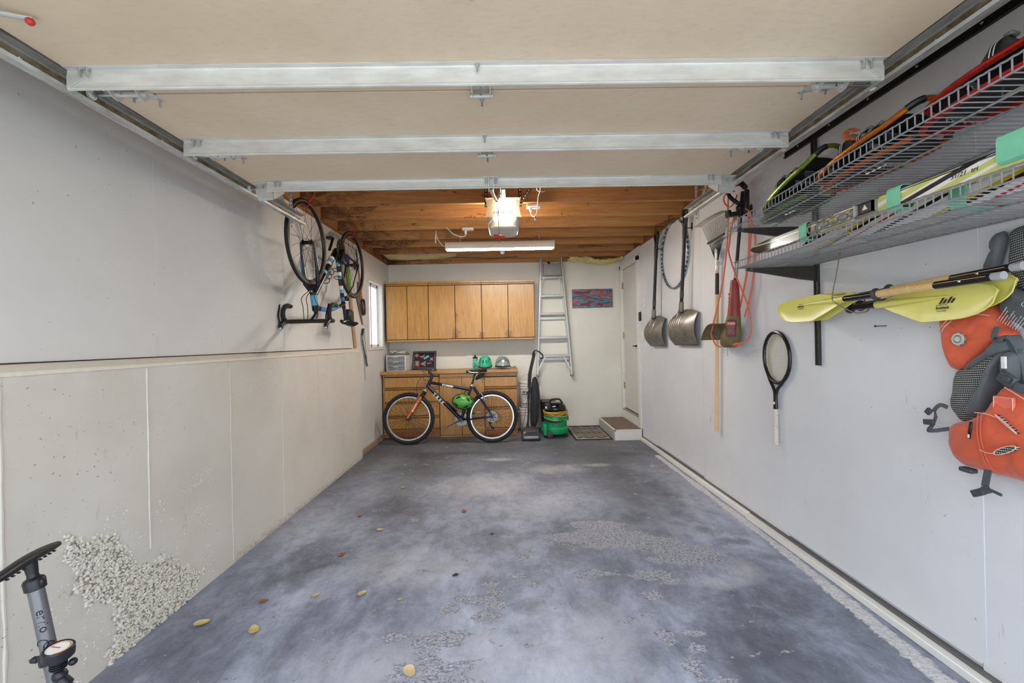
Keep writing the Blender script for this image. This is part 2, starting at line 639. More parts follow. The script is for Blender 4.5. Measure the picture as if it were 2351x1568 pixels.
t.set(t.ramp(t.noise(3, 6, 0.6), [(0.3, srgb(196, 192, 184)), (0.7, srgb(222, 218, 210))]), 0.9)
MB().box((-14, -22, -0.14), (14, 0.28, -0.02)).struct('driveway', t.m, label='unseen pale concrete driveway that bounces light into the open garage')  # unseen driveway, added to bounce light up to the door panels
MB().box((-1.95, 0.28, -0.30), (1.95, 6.5, -0.02)).struct('floor_slab_edge', t.m, label='slab below the garage floor')  # unseen slab, kept to stop light leaking in under the floor

# ---- right wall, sheeted, with the house door opening
DY0, DY1, DZ0, DZ1 = 5.52, 6.36, 0.13, 2.36      # door opening
wr = MB().box((XR + 0.012, YF, 0.0), (XR + 0.13, DY0 - 0.005, ZJ))
wr.box((XR + 0.012, DY0 - 0.005, DZ1), (XR + 0.13, YB, ZJ)).box((XR + 0.012, DY0 - 0.005, 0), (XR + 0.13, YB, DZ0))
wr.box((XR + 0.10, DY0 - 0.02, DZ0), (XR + 0.13, YB, DZ1))
wall_r = wr.struct('wall_right', m_wall_r, label='off-white sheeted garage wall with tools hung on it')
seams = [YF, 1.55, 2.63, 3.76, 4.92, DY0 - 0.07]
for i, (a, b) in enumerate(zip(seams, seams[1:])):
    z0 = 0.048 + (0.018 if i in (1, 3) else 0.0)
    MB().box((XR - 0.002 * (i % 2), a + 0.0012, z0), (XR + 0.012, b - 0.0012, ZJ - 0.002), 0.0015).build('wall_sheet', m_wall_r, wall_r)
for y in seams[1:-1]:     # taped joints
    MB().box((XR - 0.0022, y - 0.016, 0.075), (XR + 0.002, y + 0.014, ZJ - 0.004), 0.003).build('joint_strip', m_wall_r, wall_r)
MB().box((XR - 0.001, DY0 - 0.07, DZ1 + 0.05), (XR + 0.012, YB, ZJ)).build('wall_sheet', m_wall_r, wall_r)
# sill along the foot of the right wall
bb = MB().box((1.702, 1.0, 0.0), (XR + 0.012, 3.02, 0.036), 0.004).struct('baseboard_right', m_trim, label='white painted sill board along the foot of the right wall')
MB().box((1.712, 3.024, 0.0), (XR + 0.012, 5.42, 0.042), 0.004).build('sill_board', m_trim, bb)
MB().box((1.702, YF, 0.0), (XR + 0.012, 0.996, 0.036), 0.004).build('sill_board', m_trim, bb)
MB().box((1.738, YF, 0.034), (XR + 0.011, 5.42, 0.048)).build('gap', M('grey_gap', (104, 102, 100), 0.9), bb)

# ---- back wall
MB().box((XL - 0.12, YB, 0), (XR + 0.13, YB + 0.12, ZJ)).struct('wall_back', m_back, label='cream painted back wall behind the cabinets')
MB().box((XR - 0.9, YB - 0.008, 0.0), (XR - 0.36, YB, 0.012)).struct('trim_1', m_gap, label='dark joint at the foot of the back wall')

# ---- left wall: framed wall above and beyond the concrete stem wall
WY0, WY1, WZ0, WZ1 = 5.42, 6.00, 1.275, 2.135      # window opening
YE = 4.90                                            # far end of the stem wall
wl = MB()
wl.box((XL - 0.16, YF, 0), (XL, WY0, ZJ)).box((XL - 0.16, WY1, 0), (XL, YB, ZJ))
wl.box((XL - 0.16, WY0, 0), (XL, WY1, WZ0)).box((XL - 0.16, WY0, WZ1), (XL, WY1, ZJ))
wall_l = wl.struct('wall_left', m_wall, label='scuffed off-white framed wall above the concrete ledge')
for y in (0.93, 2.15, 3.37, 4.55):
    MB().box((XL, y - 0.016, 1.274), (XL + 0.0016, y + 0.016, 2.51), 0.0007).build('joint_strip', m_wall, wall_l)
MB().box((XL, YF, 2.488), (XL + 0.006, YB, ZJ)).build('top_plate', m_wood_plate, wall_l)
MB().box((XR - 0.005, YF, 2.494), (XR, 5.4, ZJ)).build('top_plate', m_wood_plate, wall_r)
MB().box((-1.745, YE - 0.02, 0), (-1.705, YB, 0.055), 0.004).struct('baseboard_left', M('old_sill', (150, 130, 108), 0.8, var=0.2), label='worn sill board beyond the end of the concrete wall')

t = NT('painted_concrete')
co = t.coord()
a = t.noise(1.6, 5, 0.6, co)
b = t.noise(40, 4, 0.65, co)
c = t.ramp(a, [(0.3, srgb(206, 199, 185)), (0.7, srgb(220, 214, 204))])
pit = t.mask(t.noise(60, 2, 0.5, t.coord((1, 1.0, 1.5))), 0.70, 0.735)
zone = t.mask(t.noise(2.2, 2, 0.5, co), 0.42, 0.6)
pm = t.math('MULTIPLY', pit, zone)
c = t.mix(t.math('MULTIPLY', pm, 0.75), c, srgb(112, 102, 88))
sc = t.math('MULTIPLY', t.mask(t.noise(2.4, 6, 0.75, t.coord((1, 5, 1), (0.9, 0, 0))), 0.62, 0.72), 0.5)
c = t.mix(sc, c, srgb(128, 121, 112))
gr = t.attr('grime_dark').outputs['Fac']
c = t.mix(t.math('MULTIPLY', t.mask(t.math('ADD', gr, t.math('MULTIPLY', t.math('SUBTRACT', b, 0.5), 1.2)), 0.5, 0.9), 0.6), c, srgb(120, 104, 82))
t.set(c, 0.6)
t.bump(t.math('SUBTRACT', t.math('MULTIPLY', b, 0.35), t.math('MULTIPLY', pm, 1.0)), 0.3, 0.006)
m_conc = t.m
def inside(poly, x, y):
    k = False
    x += 0.10 * mnoise.noise((x * 7, y * 7, 3)) + 0.05 * mnoise.noise((x * 22, y * 22, 5))
    y += 0.06 * mnoise.noise((x * 9, y * 9, 13))
    for (ax, ay), (bx, by) in zip(poly, poly[1:] + poly[:1]):
        if (ay > y) != (by > y) and x < (bx - ax) * (y - ay) / (by - ay) + ax: k = not k
    return k
HC = [(1.60, .60), (1.74, .56), (1.94, .41), (2.12, .24), (2.35, .08), (2.28, 0.0), (1.82, 0.0), (1.78, .15), (1.73, .26), (1.70, .42)]
def stem_wall():
    me = bpy.data.meshes.new('wall_left_stem')
    st = 0.04
    ys = [YF + (YE - YF) * i / 231 for i in range(232)]
    zs = [1.228 * j / 61 for j in range(62)]
    V, G = [], []
    for y in ys:
        for z in zs:
            b = mnoise.noise((y * 1.7, z * 1.7, 3.0)) * 0.0022 + mnoise.noise((y * 7, z * 7, 1.0)) * 0.0008
            if z > 1.2: b += mnoise.noise((y * 16, 9.0, 0)) * 0.006
            V.append((XC + b, y, z))
            g = max(0, 1 - z / 0.16) * (0.9 if y > 2.6 else 0.5) * 0.8
            if y > 4.4: g = max(g, 0.3)
            if inside(HC, y, z): g = 0.85; V[-1] = (V[-1][0] - 0.006, y, z)  # crevice shade between the pebbles is put into this tone
            G.append(g)
    n = len(V)
    nz = len(zs)
    Fc = [(i * nz + j, i * nz + j + 1, (i + 1) * nz + j + 1, (i + 1) * nz + j) for i in range(len(ys) - 1) for j in range(nz - 1)]
    V += [(XL - 0.02, YF, 0), (XL - 0.02, YF, 1.228), (XL - 0.02, YE, 0), (XL - 0.02, YE, 1.228)]
    G += [0.2] * 4
    Fc.append(tuple([n + 2] + [(len(ys) - 1) * nz + j for j in range(nz)] + [n + 3]))
    Fc.append(tuple([n + 1] + [j for j in reversed(range(nz))] + [n]))
    Fc.append(tuple([n + 1, n + 3] + [i * nz + nz - 1 for i in reversed(range(len(ys)))]))
    me.from_pydata(V, [], Fc)
    q = me.attributes.new('grime_dark', 'FLOAT', 'POINT')
    q.data.foreach_set('value', G)
    me.materials.append(m_conc)
    me.shade_smooth(); me.set_sharp_from_angle(angle=R(35))
    me.update()
    o = bpy.data.objects.new('wall_left_stem', me)
    link(o)
    return tag(o, 'cream painted concrete stem wall with form ridges and a honeycombed corner', kind='structure')
stem = stem_wall()
rnd = random.Random(4)
for y, r in ((1.42, 0.007), (1.995, 0.0065), (2.585, 0.004), (3.177, 0.0035), (3.785, 0.0032), (4.40, 0.0030)):    # form-board ridges
    pts = [(XC + 0.001, y + 0.004 * mnoise.noise((y, z * 6, 0)), z) for z in [1.222 - 1.2 * k / 40 for k in range(41)] if not (y == 1.995 and z < 0.36)]
    rr = [r * (0.75 + 0.5 * mnoise.noise((y * 3, p[2] * 18, 5))) for p in pts]
    MB().tube(pts, rr, 6, up=(1, 0, 0)).build('form_ridge', m_conc, stem)
pb = MB()
ico = bmesh.new(); bmesh.ops.create_icosphere(ico, subdivisions=1, radius=1.0)
iv = [q.co.copy() for q in ico.verts]; ifc = [[q.index for q in f.verts] for f in ico.faces]; ico.free()
for k in range(9500):
    y, z = rnd.uniform(1.5, 2.42), rnd.uniform(0, .64)
    ins = inside(HC, y, z)
    if not ins:
        d = mnoise.noise((y * 9, z * 9, 7))
        if rnd.random() > 0.12 or d < 0.06 or y < 1.54: continue
    s = rnd.uniform(0.0045, 0.0098) * (1 if ins else 0.55)
    rot = Euler((rnd.uniform(0, 6), rnd.uniform(0, 6), rnd.uniform(0, 6))).to_matrix()
    sc = Vector((rnd.uniform(.5, .8), rnd.uniform(.8, 1.3), rnd.uniform(.6, 1.1)))
    c = Vector((XC + (rnd.uniform(-0.006, 0.002) if ins else -0.001), y, z))
    vs = [pb.v(c + rot @ Vector((q.x * sc.x * s, q.y * sc.y * s, q.z * sc.z * s))) for q in iv]
    for f in ifc: pb.f([vs[i] for i in f])
o = pb.build('exposed_aggregate', M('aggregate_paint', (216, 210, 197), 0.65, var=0.10, scale=60, bump=0.2), stem, smooth=30)
o['kind'] = 'stuff'
# ledge on top of the stem wall
tr = MB()
tr.prism([(XC - 0.002, 1.226), (XC + 0.006, 1.228), (XC + 0.006, 1.242), (XL + 0.012, 1.266), (XL - 0.01, 1.27), (XL - 0.01, 1.226)], (0, YF, 0), (1, 0, 0), (0, 0, 1), (0, 1, 0), YE - YF - 0.06)
ledge = tr.struct('trim_2', M('ledge_paint', (228, 219, 202), 0.5, var=0.05), label='white painted ledge board on top of the concrete wall')
MB().box((XL, YF, 1.2655), (XL + 0.004, YE - 0.1, 1.2725)).build('gap', m_gap, ledge)
MB().box((XL + 0.0, 2.9, 1.2735), (XL + 0.016, YE - 0.12, 1.285), 0.002).build('bead', m_wall, ledge)

# ---- ceiling: subfloor boards on joists
t = NT('joist_lumber')
co = t.coord((0.35, 1, 1))
g = t.noise(26, 6, 0.7, t.coord((0.06, 1, 1)), 1.2)
c = t.ramp(g, [(0.25, srgb(160, 108, 56)), (0.5, srgb(190, 136, 80)), (0.75, srgb(212, 164, 110))])
st = t.noise(2.0, 4, 0.62, t.coord((0.8, 1, 1.6)), 1.2)
c = t.mix(t.math('MULTIPLY', t.mask(st, 0.60, 0.68), 0.5), c, srgb(104, 58, 30))
e1 = t.math('ABSOLUTE', t.math('SUBTRACT', st, 0.635))
c = t.mix(t.math('MULTIPLY', t.mask(e1, 0.010, 0.002), 0.8), c, srgb(36, 20, 12))
v = t.n('ShaderNodeTexVoronoi'); v.inputs['Scale'].default_value = 1.0
t.l(t.coord((1.9, 4, 6.0)), v.inputs['Vector'])
kn = t.mask(v.outputs['Distance'], 0.085, 0.05)
c = t.mix(t.math('MULTIPLY', kn, 0.8), c, srgb(74, 34, 16))
oi = t.n('ShaderNodeObjectInfo')
c = t.mix(t.math('MULTIPLY', oi.outputs['Random'], 0.35), c, srgb(120, 74, 40))
gx = t.n('ShaderNodeSeparateXYZ'); t.l(t.coord(out='Generated'), gx.inputs[0])
wet = t.mask(t.math('ADD', t.math('MULTIPLY', t.math('SUBTRACT', 0.24, gx.outputs[0]), 3.0), t.math('MULTIPLY', t.math('SUBTRACT', t.noise(6, 5, 0.7, t.coord((1, 1, 2.5)), 1.0), 0.5), 2.0)), 0.2, 0.65)
c = t.mix(t.math('MULTIPLY', wet, 0.75), c, srgb(70, 34, 20))
t.set(c, 0.7)
t.bump(g, 0.15, 0.003)
m_joist = t.m
ceil = MB().box((XL - 0.16, 0.1, ZT), (XR + 0.13, YB + 0.12, ZT + 0.05)).struct('ceiling', M('subfloor', (170, 120, 74), 0.8, var=0.2, scale=6), label='underside of the floor above, carried on timber joists')
jy = [0.48 + 0.4005 * k for k in range(15)]
for k, y in enumerate(jy):
    if y > YB - 0.1: break
    o = MB().box((XL - 0.1, -0.019, ZJ), (XR + 0.1, 0.019, ZT), 0.003).build('joist', m_joist, ceil, world=False)
    o.location = (0, y + 0.012, 0.0 if k % 2 else 0.004)
    o.data.transform(Matrix.Translation((7.3 * k, 3.1 * k, 0)))      # another stretch of timber for each joist
    o.location.x -= 7.3 * k; o.location.y -= 3.1 * k
MB().box((XL - 0.14, 0.1, ZJ - 0.004), (XL - 0.004, YB + 0.1, ZT)).build('rim_board', m_joist, ceil)
MB().box((XR + 0.006, 0.1, ZJ - 0.004), (XR + 0.12, YB + 0.1, ZT)).build('rim_board', m_joist, ceil)
MB().box((XL, YB - 0.042, 2.50), (XR, YB + 0.001, ZT), 0.003).build('ledger', m_joist, ceil)
MB().box((XR - 0.16, 3.4, ZJ - 0.0), (XR, 3.44, ZT)).build('blocking', m_joist, ceil)
# front wall above the opening
MB().box((XL - 0.16, 0.16, 2.28), (XR + 0.13, YF, ZT + 0.05)).struct('wall_front', m_wall, label='header wall above the garage opening')
# ================================================================== overhead door, tracks and opener
t = NT('galvanised_steel')
f = t.noise(38, 4, 0.6, t.coord((0.25, 1, 1)))
g = t.noise(5, 4, 0.6)
c = t.ramp(f, [(0.3, srgb(206, 206, 202)), (0.7, srgb(226, 226, 220))])
t.set(t.mix(t.math('MULTIPLY', t.mask(g, 0.5, 0.75), 0.35), c, srgb(196, 190, 172)), t.mask(f, -0.55, 1.9), 0.38)
m_galv = t.m
t = NT('track_steel')
f = t.noise(26, 5, 0.7, t.coord((1, 0.3, 1)))
t.set(t.ramp(f, [(0.28, srgb(140, 138, 128)), (0.5, srgb(192, 192, 186)), (0.75, srgb(216, 218, 214))]), 0.42, 0.3)
m_track = t.m
t = NT('track_grease')
f = t.noise(30, 5, 0.75, t.coord((1, 0.5, 1)))
t.set(t.ramp(f, [(0.3, srgb(84, 70, 44)), (0.5, srgb(150, 138, 110)), (0.75, srgb(190, 186, 172))]), 0.5, 0.25)
m_grease = t.m
m_bolt = M('zinc_bolt', (202, 206, 206), 0.3, 0.9)
m_black = M('black_plastic', (26, 26, 27), 0.45)
m_blackmetal = M('black_powder_coat', (30, 30, 31), 0.38, 0.3)
m_white_pl = M('white_plastic', (232, 231, 226), 0.4, var=0.02)
m_red = M('red_plastic', (196, 52, 46), 0.4)
t = NT('hardboard')
co = t.coord((1, 1, 1))
a = t.noise(1.4, 4, 0.6, co)
b = t.noise(42, 5, 0.75, t.coord((0.5, 1.2, 1), (0, 0, 0.5)))
c = t.ramp(a, [(0.3, srgb(214, 194, 165)), (0.7, srgb(228, 210, 184))])
c = t.mix(t.math('MULTIPLY', t.mask(b, 0.5, 0.72), 0.28), c, srgb(194, 168, 138))
s1 = t.noise(1.9, 3, 0.5, t.coord((1.0, 3.5, 1), (0, 0, -0.35), (3.3, 1.2, 0)))
s2 = t.mask(t.math('ABSOLUTE', t.math('SUBTRACT', s1, 0.62)), 0.004, 0.001)
t.set(c, 0.62)
m_hard = t.m

ZD = 2.25
DXA, DXB = -1.445, 1.325
door = thing('garage_door', 'raised sectional overhead door with hardboard panels and galvanised struts', 'garage door', (-0.06, 1.58, ZD), (0, -0.005, 0))
secs = [0.56, 1.0735, 1.5785, 2.0835, 2.60]
m_seam = M('rust_red_edge', (104, 40, 26), 0.8)
for a, b in zip(secs, secs[1:]):
    p = MB().box((DXA, a + 0.0045, ZD), (DXB, b - 0.0045, ZD + 0.035), 0.002).build('section', m_hard, door)
    MB().box((DXA, b - 0.006, ZD + 0.006), (DXB, b + 0.004, ZD + 0.03)).build('seam_edge', m_seam, p)
def strut(y, x0, x1, h=0.066, d=0.012):
    # stiffening fin: flange on the panel, face, rolled lip
    m = MB()
    prof = [(-0.022, 0.0), (-0.022, -0.003), (-0.0025, -0.003), (-0.0005, -0.008), (0.0, -h + 0.008), (-0.0035, -h + 0.003), (-0.003, -h - 0.002), (0.002, -h - 0.004), (0.008, -h - 0.001),
            (0.0085, -h + 0.006), (0.0065, -h + 0.006), (0.006, -h + 0.001), (0.002, -h - 0.001), (0.0, -h + 0.001), (0.0025, -h + 0.009), (0.0025, 0.0)]
    m.prism(prof, (x0, y, ZD - 0.0005), (0, 1, 0), (0, 0, 1), (1, 0, 0), x1 - x0)
    s = m.build('strut', m_galv, door, smooth=25)
    def bolt(x, tail=0.028):
        MB().cyl((x, y - 0.011, ZD - 0.003), (x, y - 0.011, ZD - 0.010), 0.008, n=6).cyl((x, y - 0.011, ZD - 0.006), (x, y - 0.011, ZD - 0.006 - tail), 0.0035, n=8).build('bolt', m_bolt, s)
    for x in (x0 + 0.05, x0 + 0.075, -0.075, x1 - 0.05, x1 - 0.075): bolt(x)
    # end caps: plain plate with a gusset
    for x, sg in ((x0, 1), (x1, -1)):
        MB().box((min(x, x + sg * 0.003), y - 0.002, ZD - h - 0.002), (max(x, x + sg * 0.003), y + d, ZD - 0.001)).prism([(0, 0), (0.075 * sg, 0), (0, -0.045)], (x, y - 0.0045, ZD - 0.02), (1, 0, 0), (0, 0, 1), (0, 1, 0), 0.003).build('end_cap', m_galv, s)
    return s
strut(1.433, DXA + 0.003, DXB - 0.006)
strut(1.932, DXA + 0.012, DXB)
s3 = strut(2.43, -1.34, 1.27, 0.053, 0.012)

def centre_hinge(y, k=1.0):
    h = MB()
    h.box((-0.105, y - 0.062, ZD - 0.0035), (-0.035, y - 0.012, ZD), 0.001)
    h.prism([(-0.035, 0), (0.035, 0), (0.012, 0.055), (-0.012, 0.055)], (-0.07, y + 0.004, ZD - 0.0035), (1, 0, 0), (0, 1, 0), (0, 0, 1), 0.0035)
    for x in (-0.105, -0.038):
        h.prism([(-0.05, 0), (0.004, 0), (0.012, -0.022), (0.0, -0.032), (-0.014, -0.028), (-0.045, -0.006)], (x, y, ZD - 0.001), (0, 1, 0), (0, 0, 1), (1, 0, 0), 0.003)
    o = h.build('hinge', m_galv, door)
    MB().cyl((-0.112, y - 0.001, ZD - 0.022), (-0.028, y - 0.001, ZD - 0.022), 0.0085, n=12).build('hinge_barrel', m_galv, o)
    MB().cyl((-0.07, y + 0.045, ZD), (-0.07, y + 0.045, ZD - 0.034), 0.0045, n=8).cyl((-0.07, y + 0.045, ZD - 0.0035), (-0.07, y + 0.045, ZD - 0.010), 0.009, n=6).build('bolt', m_bolt, o)
    MB().cyl((-0.07, y - 0.04, ZD), (-0.07, y - 0.04, ZD - 0.04), 0.0045, n=8).build('bolt', m_bolt, o)
for y in secs[1:4]: centre_hinge(y)
def end_hinge(y, sg):
    """hinge with roller at a side edge; sg=-1 left, +1 right"""
    xi = (DXA + 0.15) if sg < 0 else (DXB - 0.15)
    xo = (DXA - 0.036) if sg < 0 else (DXB + 0.066)
    h = MB()
    y = y - 0.022
    zb = ZD - 0.014
    h.box((min(xi, xi + sg * 0.115), y - 0.045, ZD - 0.003), (max(xi, xi + sg * 0.115), y + 0.006, ZD), 0.001)
    h.prism([(0, -0.005), (sg * 0.115, -0.005), (sg * 0.085, 0.05), (-sg * 0.028, 0.062), (-sg * 0.02, 0.02)], (xi, y, ZD - 0.003), (1, 0, 0), (0, 1, 0), (0, 0, 1), 0.003)
    for x in (xi + sg * 0.006, xi + sg * 0.1):
        h.prism([(-0.045, 0), (0.03, 0), (0.022, -0.022), (0.006, -0.034), (-0.014, -0.032), (-0.045, -0.008)], (x, y, ZD - 0.001), (0, 1, 0), (0, 0, 1), (1, 0, 0), 0.003)
    o = h.build('roller_hinge', m_galv, door)
    MB().cyl((xi - sg * 0.012, y - 0.001, zb), (xi + sg * 0.108, y - 0.001, zb), 0.0095, n=12).build('hinge_barrel', m_galv, o)
    MB().cyl((xi + sg * 0.02, y - 0.001, zb), (xo, y - 0.001, zb), 0.0065, n=10).build('roller_stem', m_bolt, o)
    MB().lathe([(0, -0.007), (0.014, -0.007), (0.0175, -0.004), (0.0175, 0.004), (0.014, 0.007), (0, 0.007)], (xo, y - 0.001, zb), (1, 0, 0), 18).build('roller', m_white_pl, o)
    b = MB()
    for dx, dy, L in ((-sg * 0.018, 0.05, 0.034), (sg * 0.06, 0.03, 0.026), (sg * 0.05, -0.036, 0.034)):
        b.cyl((xi + dx, y + dy, ZD), (xi + dx, y + dy, ZD - L), 0.004, n=8).cyl((xi + dx, y + dy, ZD - 0.003), (xi + dx, y + dy, ZD - 0.009), 0.008, n=6)
    b.build('bolts', m_bolt, o)
for y in secs[1:4]:
    for sg in (-1, 1): end_hinge(y, sg)
for sg in (-1, 1):      # top corner brackets with their rollers
    x0 = -1.43 if sg < 0 else 1.375
    m = MB()
    prof = [(0.0, 0.0), (0.085, 0.0), (0.105, -0.085), (0.02, -0.092), (0.0, -0.05)]
    m.prism([(q[0] * -sg, q[1]) for q in prof], (x0, 2.475, ZD - 0.001), (1, 0, 0), (0, 0, 1), (0, 1, 0), 0.0035)
    xa = x0 - sg * 0.012
    m.box((min(xa, xa - sg * 0.075), 2.43, ZD - 0.004), (max(xa, xa - sg * 0.075), 2.59, ZD), 0.001)
    m.prism([(0, 0), (0.13, 0), (0.0, -0.085)], (x0 - sg * 0.1, 2.475, ZD - 0.003), (0, 1, 0), (0, 0, 1), (1, 0, 0), 0.003)
    o = m.build('top_bracket', m_galv, door)
    xr = (DXA - 0.036) if sg < 0 else (DXB + 0.066)
    MB().cyl((x0 - sg * 0.02, 2.50, ZD - 0.012), (xr, 2.50, ZD - 0.012), 0.0055, n=10).build('roller_stem', m_bolt, o)
    MB().lathe([(0, -0.007), (0.014, -0.007), (0.0175, -0.004), (0.0175, 0.004), (0.014, 0.007), (0, 0.007)], (xr, 2.50, ZD - 0.012), (1, 0, 0), 18).build('roller', m_white_pl, o)
    b = MB()
    for k in range(2):
        b.cyl((x0 - sg * (0.02 + 0.035 * k), 2.45, ZD - 0.002), (x0 - sg * (0.02 + 0.035 * k), 2.45, ZD - 0.032), 0.004, n=8)
    b.build('bolts', m_bolt, o)
# bracket that takes the opener arm
m = MB().box((-0.105, 2.395, ZD - 0.005), (-0.02, 2.44, ZD), 0.001).prism([(0, 0), (0.07, 0), (0.06, -0.06), (0.03, -0.075), (0.012, -0.05)], (-0.078, 2.40, ZD - 0.003), (0, 1, 0), (0, 0, 1), (1, 0, 0), 0.003)
m.prism([(0, 0), (0.07, 0), (0.06, -0.06), (0.03, -0.075), (0.012, -0.05)], (-0.050, 2.40, ZD - 0.003), (0, 1, 0), (0, 0, 1), (1, 0, 0), 0.003)
for x in (-0.098, -0.085, -0.04, -0.027): m.cyl((x, 2.415, ZD), (x, 2.415, ZD - 0.034), 0.004, n=8)
m.build('arm_bracket', m_galv, door)
# bottom lift bracket by the left track, with its red-tipped catch
lb = MB().tube(spline([(-1.40, 0.95, ZD - 0.03), (-1.40, 1.06, ZD - 0.035), (-1.38, 1.13, ZD - 0.035), (-1.34, 1.17, ZD - 0.02), (-1.30, 1.20, ZD - 0.012)], 5), 0.011, 8, flat=0.5, up=(0, 0, 1)).build('lift_bracket', m_galv, door)
MB().ball((-1.302, 1.195, ZD - 0.022), 0.011, 2).build('red_knob', m_red, lb)

def track(name, x, sg, z0, z1, ya, yb, za, zb, label):
    """C channel open towards the door; sg = side of the wall"""
    o = thing(name, label, 'door track', (x, (ya + yb) / 2, z0))
    def ext(poly, nm, mt):
        m = MB()
        A = [m.v((x + sg * px, ya, pz + za)) for px, pz in poly]
        B = [m.v((x + sg * px, yb, pz + zb)) for px, pz in poly]
        m.f(A); m.f(B[::-1])
        for i in range(len(poly)):
            j = (i + 1) % len(poly)
            m.f([A[i], A[j], B[j], B[i]])
        return m.build(nm, mt, o, smooth=30)
    H = z1 - z0
    out = [(-0.014, z0 - 0.004), (-0.017, z0 + 0.007), (-0.006, z0 + 0.001), (0.022, z0 + 0.004), (0.026, z0 + H / 2), (0.022, z1 - 0.004), (-0.006, z1 - 0.001), (-0.017, z1 - 0.007), (-0.014, z1 + 0.004)]
    inn = [(-0.006, z1 + 0.003), (0.025, z1), (0.0295, z0 + H / 2), (0.025, z0), (-0.006, z0 - 0.003)]
    ext(out + inn, 'rail', m_track)
    ext([(0.0205, z0 + 0.012), (0.0235, z0 + H / 2), (0.0205, z1 - 0.014), (0.0195, z1 - 0.014), (0.0215, z0 + H / 2), (0.0195, z0 + 0.012)], 'greasy_web', m_grease)
    y = ya + 0.35
    while y < yb:
        MB().ball((x + sg * 0.019, y, (z0 + z1) / 2 + za + (zb - za) * (y - ya) / (yb - ya)), 0.007, 2, (0.5, 1, 1)).build('bolt_head', m_bolt, o)
        y += 0.55
    # perforated hanger at the far end
    yh = yb - 0.12
    h = MB()
    def perf(p0, p1, w, up):
        p0, p1 = Vector(p0), Vector(p1)
        h.bar(p0, p1, w, 0.003, up)
    perf((x + sg * 0.028, yh, z0 - 0.05), (x + sg * 0.028, yh, 2.53), 0.03, (sg, 0, 0))
    perf((x + sg * 0.042, yh, z0 - 0.05), (x + sg * 0.042, yh, 2.53), 0.003, (0, 1, 0))
    perf((x + sg * 0.03, yh - 0.02, z0 + 0.03), (x + sg * 0.03, yh - 0.32, 2.53), 0.028, (sg, 0, 0))
    ho = h.build('hanger', m_track, o)
    d = MB()
    z = z0 - 0.04
    while z < 2.52:
        d.cyl((x + sg * 0.0262, yh, z), (x + sg * 0.0255, yh, z), 0.006, n=8)
        z += 0.03
    d.build('hanger_holes', m_gap, ho)
    MB().cyl((x + sg * 0.015, yh, (z0 + z1) / 2), (x + sg * 0.006, yh, (z0 + z1) / 2), 0.008, n=6).build('bolt', m_bolt, o)
    return o
track('door_track', -1.485, -1, 2.208, 2.272, 0.45, 3.17, -0.012, 0.006, 'galvanised door track on the left wall side, ending by the hung road bike')
track('door_track', 1.395, 1, 2.224, 2.290, 0.45, 3.20, 0.0, 0.004, 'galvanised door track on the right, above the wire shelves')

# ---- opener
OX, OY = 0.005, 3.30
op = thing('garage_door_opener', 'ceiling-hung garage door opener with a glowing lamp cover', 'door opener', (OX, OY, 2.20))
lens_t = NT('opener_lamp_cover')
lens_t.t.nodes.remove(lens_t.b)
tr_ = lens_t.n('ShaderNodeBsdfTransparent'); tr_.inputs[0].default_value = (1.0, 0.95, 0.86, 1)
em = lens_t.n('ShaderNodeEmission')
gd = lens_t.n('ShaderNodeTexGradient', gradient_type='SPHERICAL')
lens_t.l(lens_t.coord((5.2, 2.2, 7.5), (0, 0, 0), (-0.26, 0.0, -0.95)), gd.inputs[0])
lens_t.l(lens_t.ramp(gd.outputs['Fac'], [(0.0, (0.9, 0.52, 0.30, 1)), (0.35, (1, 0.70, 0.38, 1)), (0.8, (1, 0.9, 0.62, 1))]), em.inputs[0])
st_ = lens_t.n('ShaderNodeMapRange'); st_.inputs['To Min'].default_value = 0.8; st_.inputs['To Max'].default_value = 1.9
lens_t.l(gd.outputs['Fac'], st_.inputs['Value'])
lens_t.l(st_.outputs[0], em.inputs[1])
mx = lens_t.n('ShaderNodeMixShader'); mx.inputs[0].default_value = 0.8
lens_t.l(tr_.outputs[0], mx.inputs[1]); lens_t.l(em.outputs[0], mx.inputs[2]); lens_t.l(mx.outputs[0], lens_t.out.inputs[0])
def lens_shape(y0, y1, flip):
    # pillow-shaped cover, pinched at the corners
    def fn(u, v):
        x = (u - 0.5) * 2
        z = (v - 0.5) * 2
        w = 0.136 - 0.012 * v * 0 - 0.010 * (1 - abs(z)) ** 1 + 0.008 * abs(z) ** 3
        hh = 0.078 - 0.008 * (1 - x * x)
        dep = (1 - x ** 6) * (1 - z ** 8)
        yy = y0 + (y1 - y0) * (0.15 + 0.85 * dep) if True else y0
        return (OX + x * w, yy, 2.362 + z * hh)
    m = MB().grid(fn, 20, 14)
    return m
lens = lens_shape(OY + 0.02, OY - 0.035, False).build('lamp_cover', lens_t.m, op)
sl = MB()
for k in range(9):
    x = OX - 0.072 + 0.018 * k
    sl.prism([(-0.0035, 0), (0.0035, 0), (0.0015, 0.018), (-0.0015, 0.018)], (x, OY - 0.036, 2.303), (1, 0, 0), (0, 0, 1), (0, 1, 0), 0.003)
sl.build('vent_slots', M('slot_brown', (96, 60, 24), 0.8), lens)
m_open = M('opener_grey', (196, 194, 188), 0.4)
bd = MB()
def body(u, v):
    a = 2 * PI * u
    w, dpt = 0.128, 0.17
    x = w * max(-1, min(1, 1.25 * math.cos(a)))
    y = dpt * max(-1, min(1, 1.25 * math.sin(a)))
    prof = [(1.0, 2.44), (1.0, 2.30), (0.99, 2.255), (0.93, 2.222), (0.80, 2.208), (0.0, 2.204)]
    k = v * (len(prof) - 1)
    i = min(int(k), len(prof) - 2)
    q = k - i
    s = prof[i][0] * (1 - q) + prof[i + 1][0] * q
    z = prof[i][1] * (1 - q) + prof[i + 1][1] * q
    return (OX + x * s, OY + 0.20 + y * s, z)
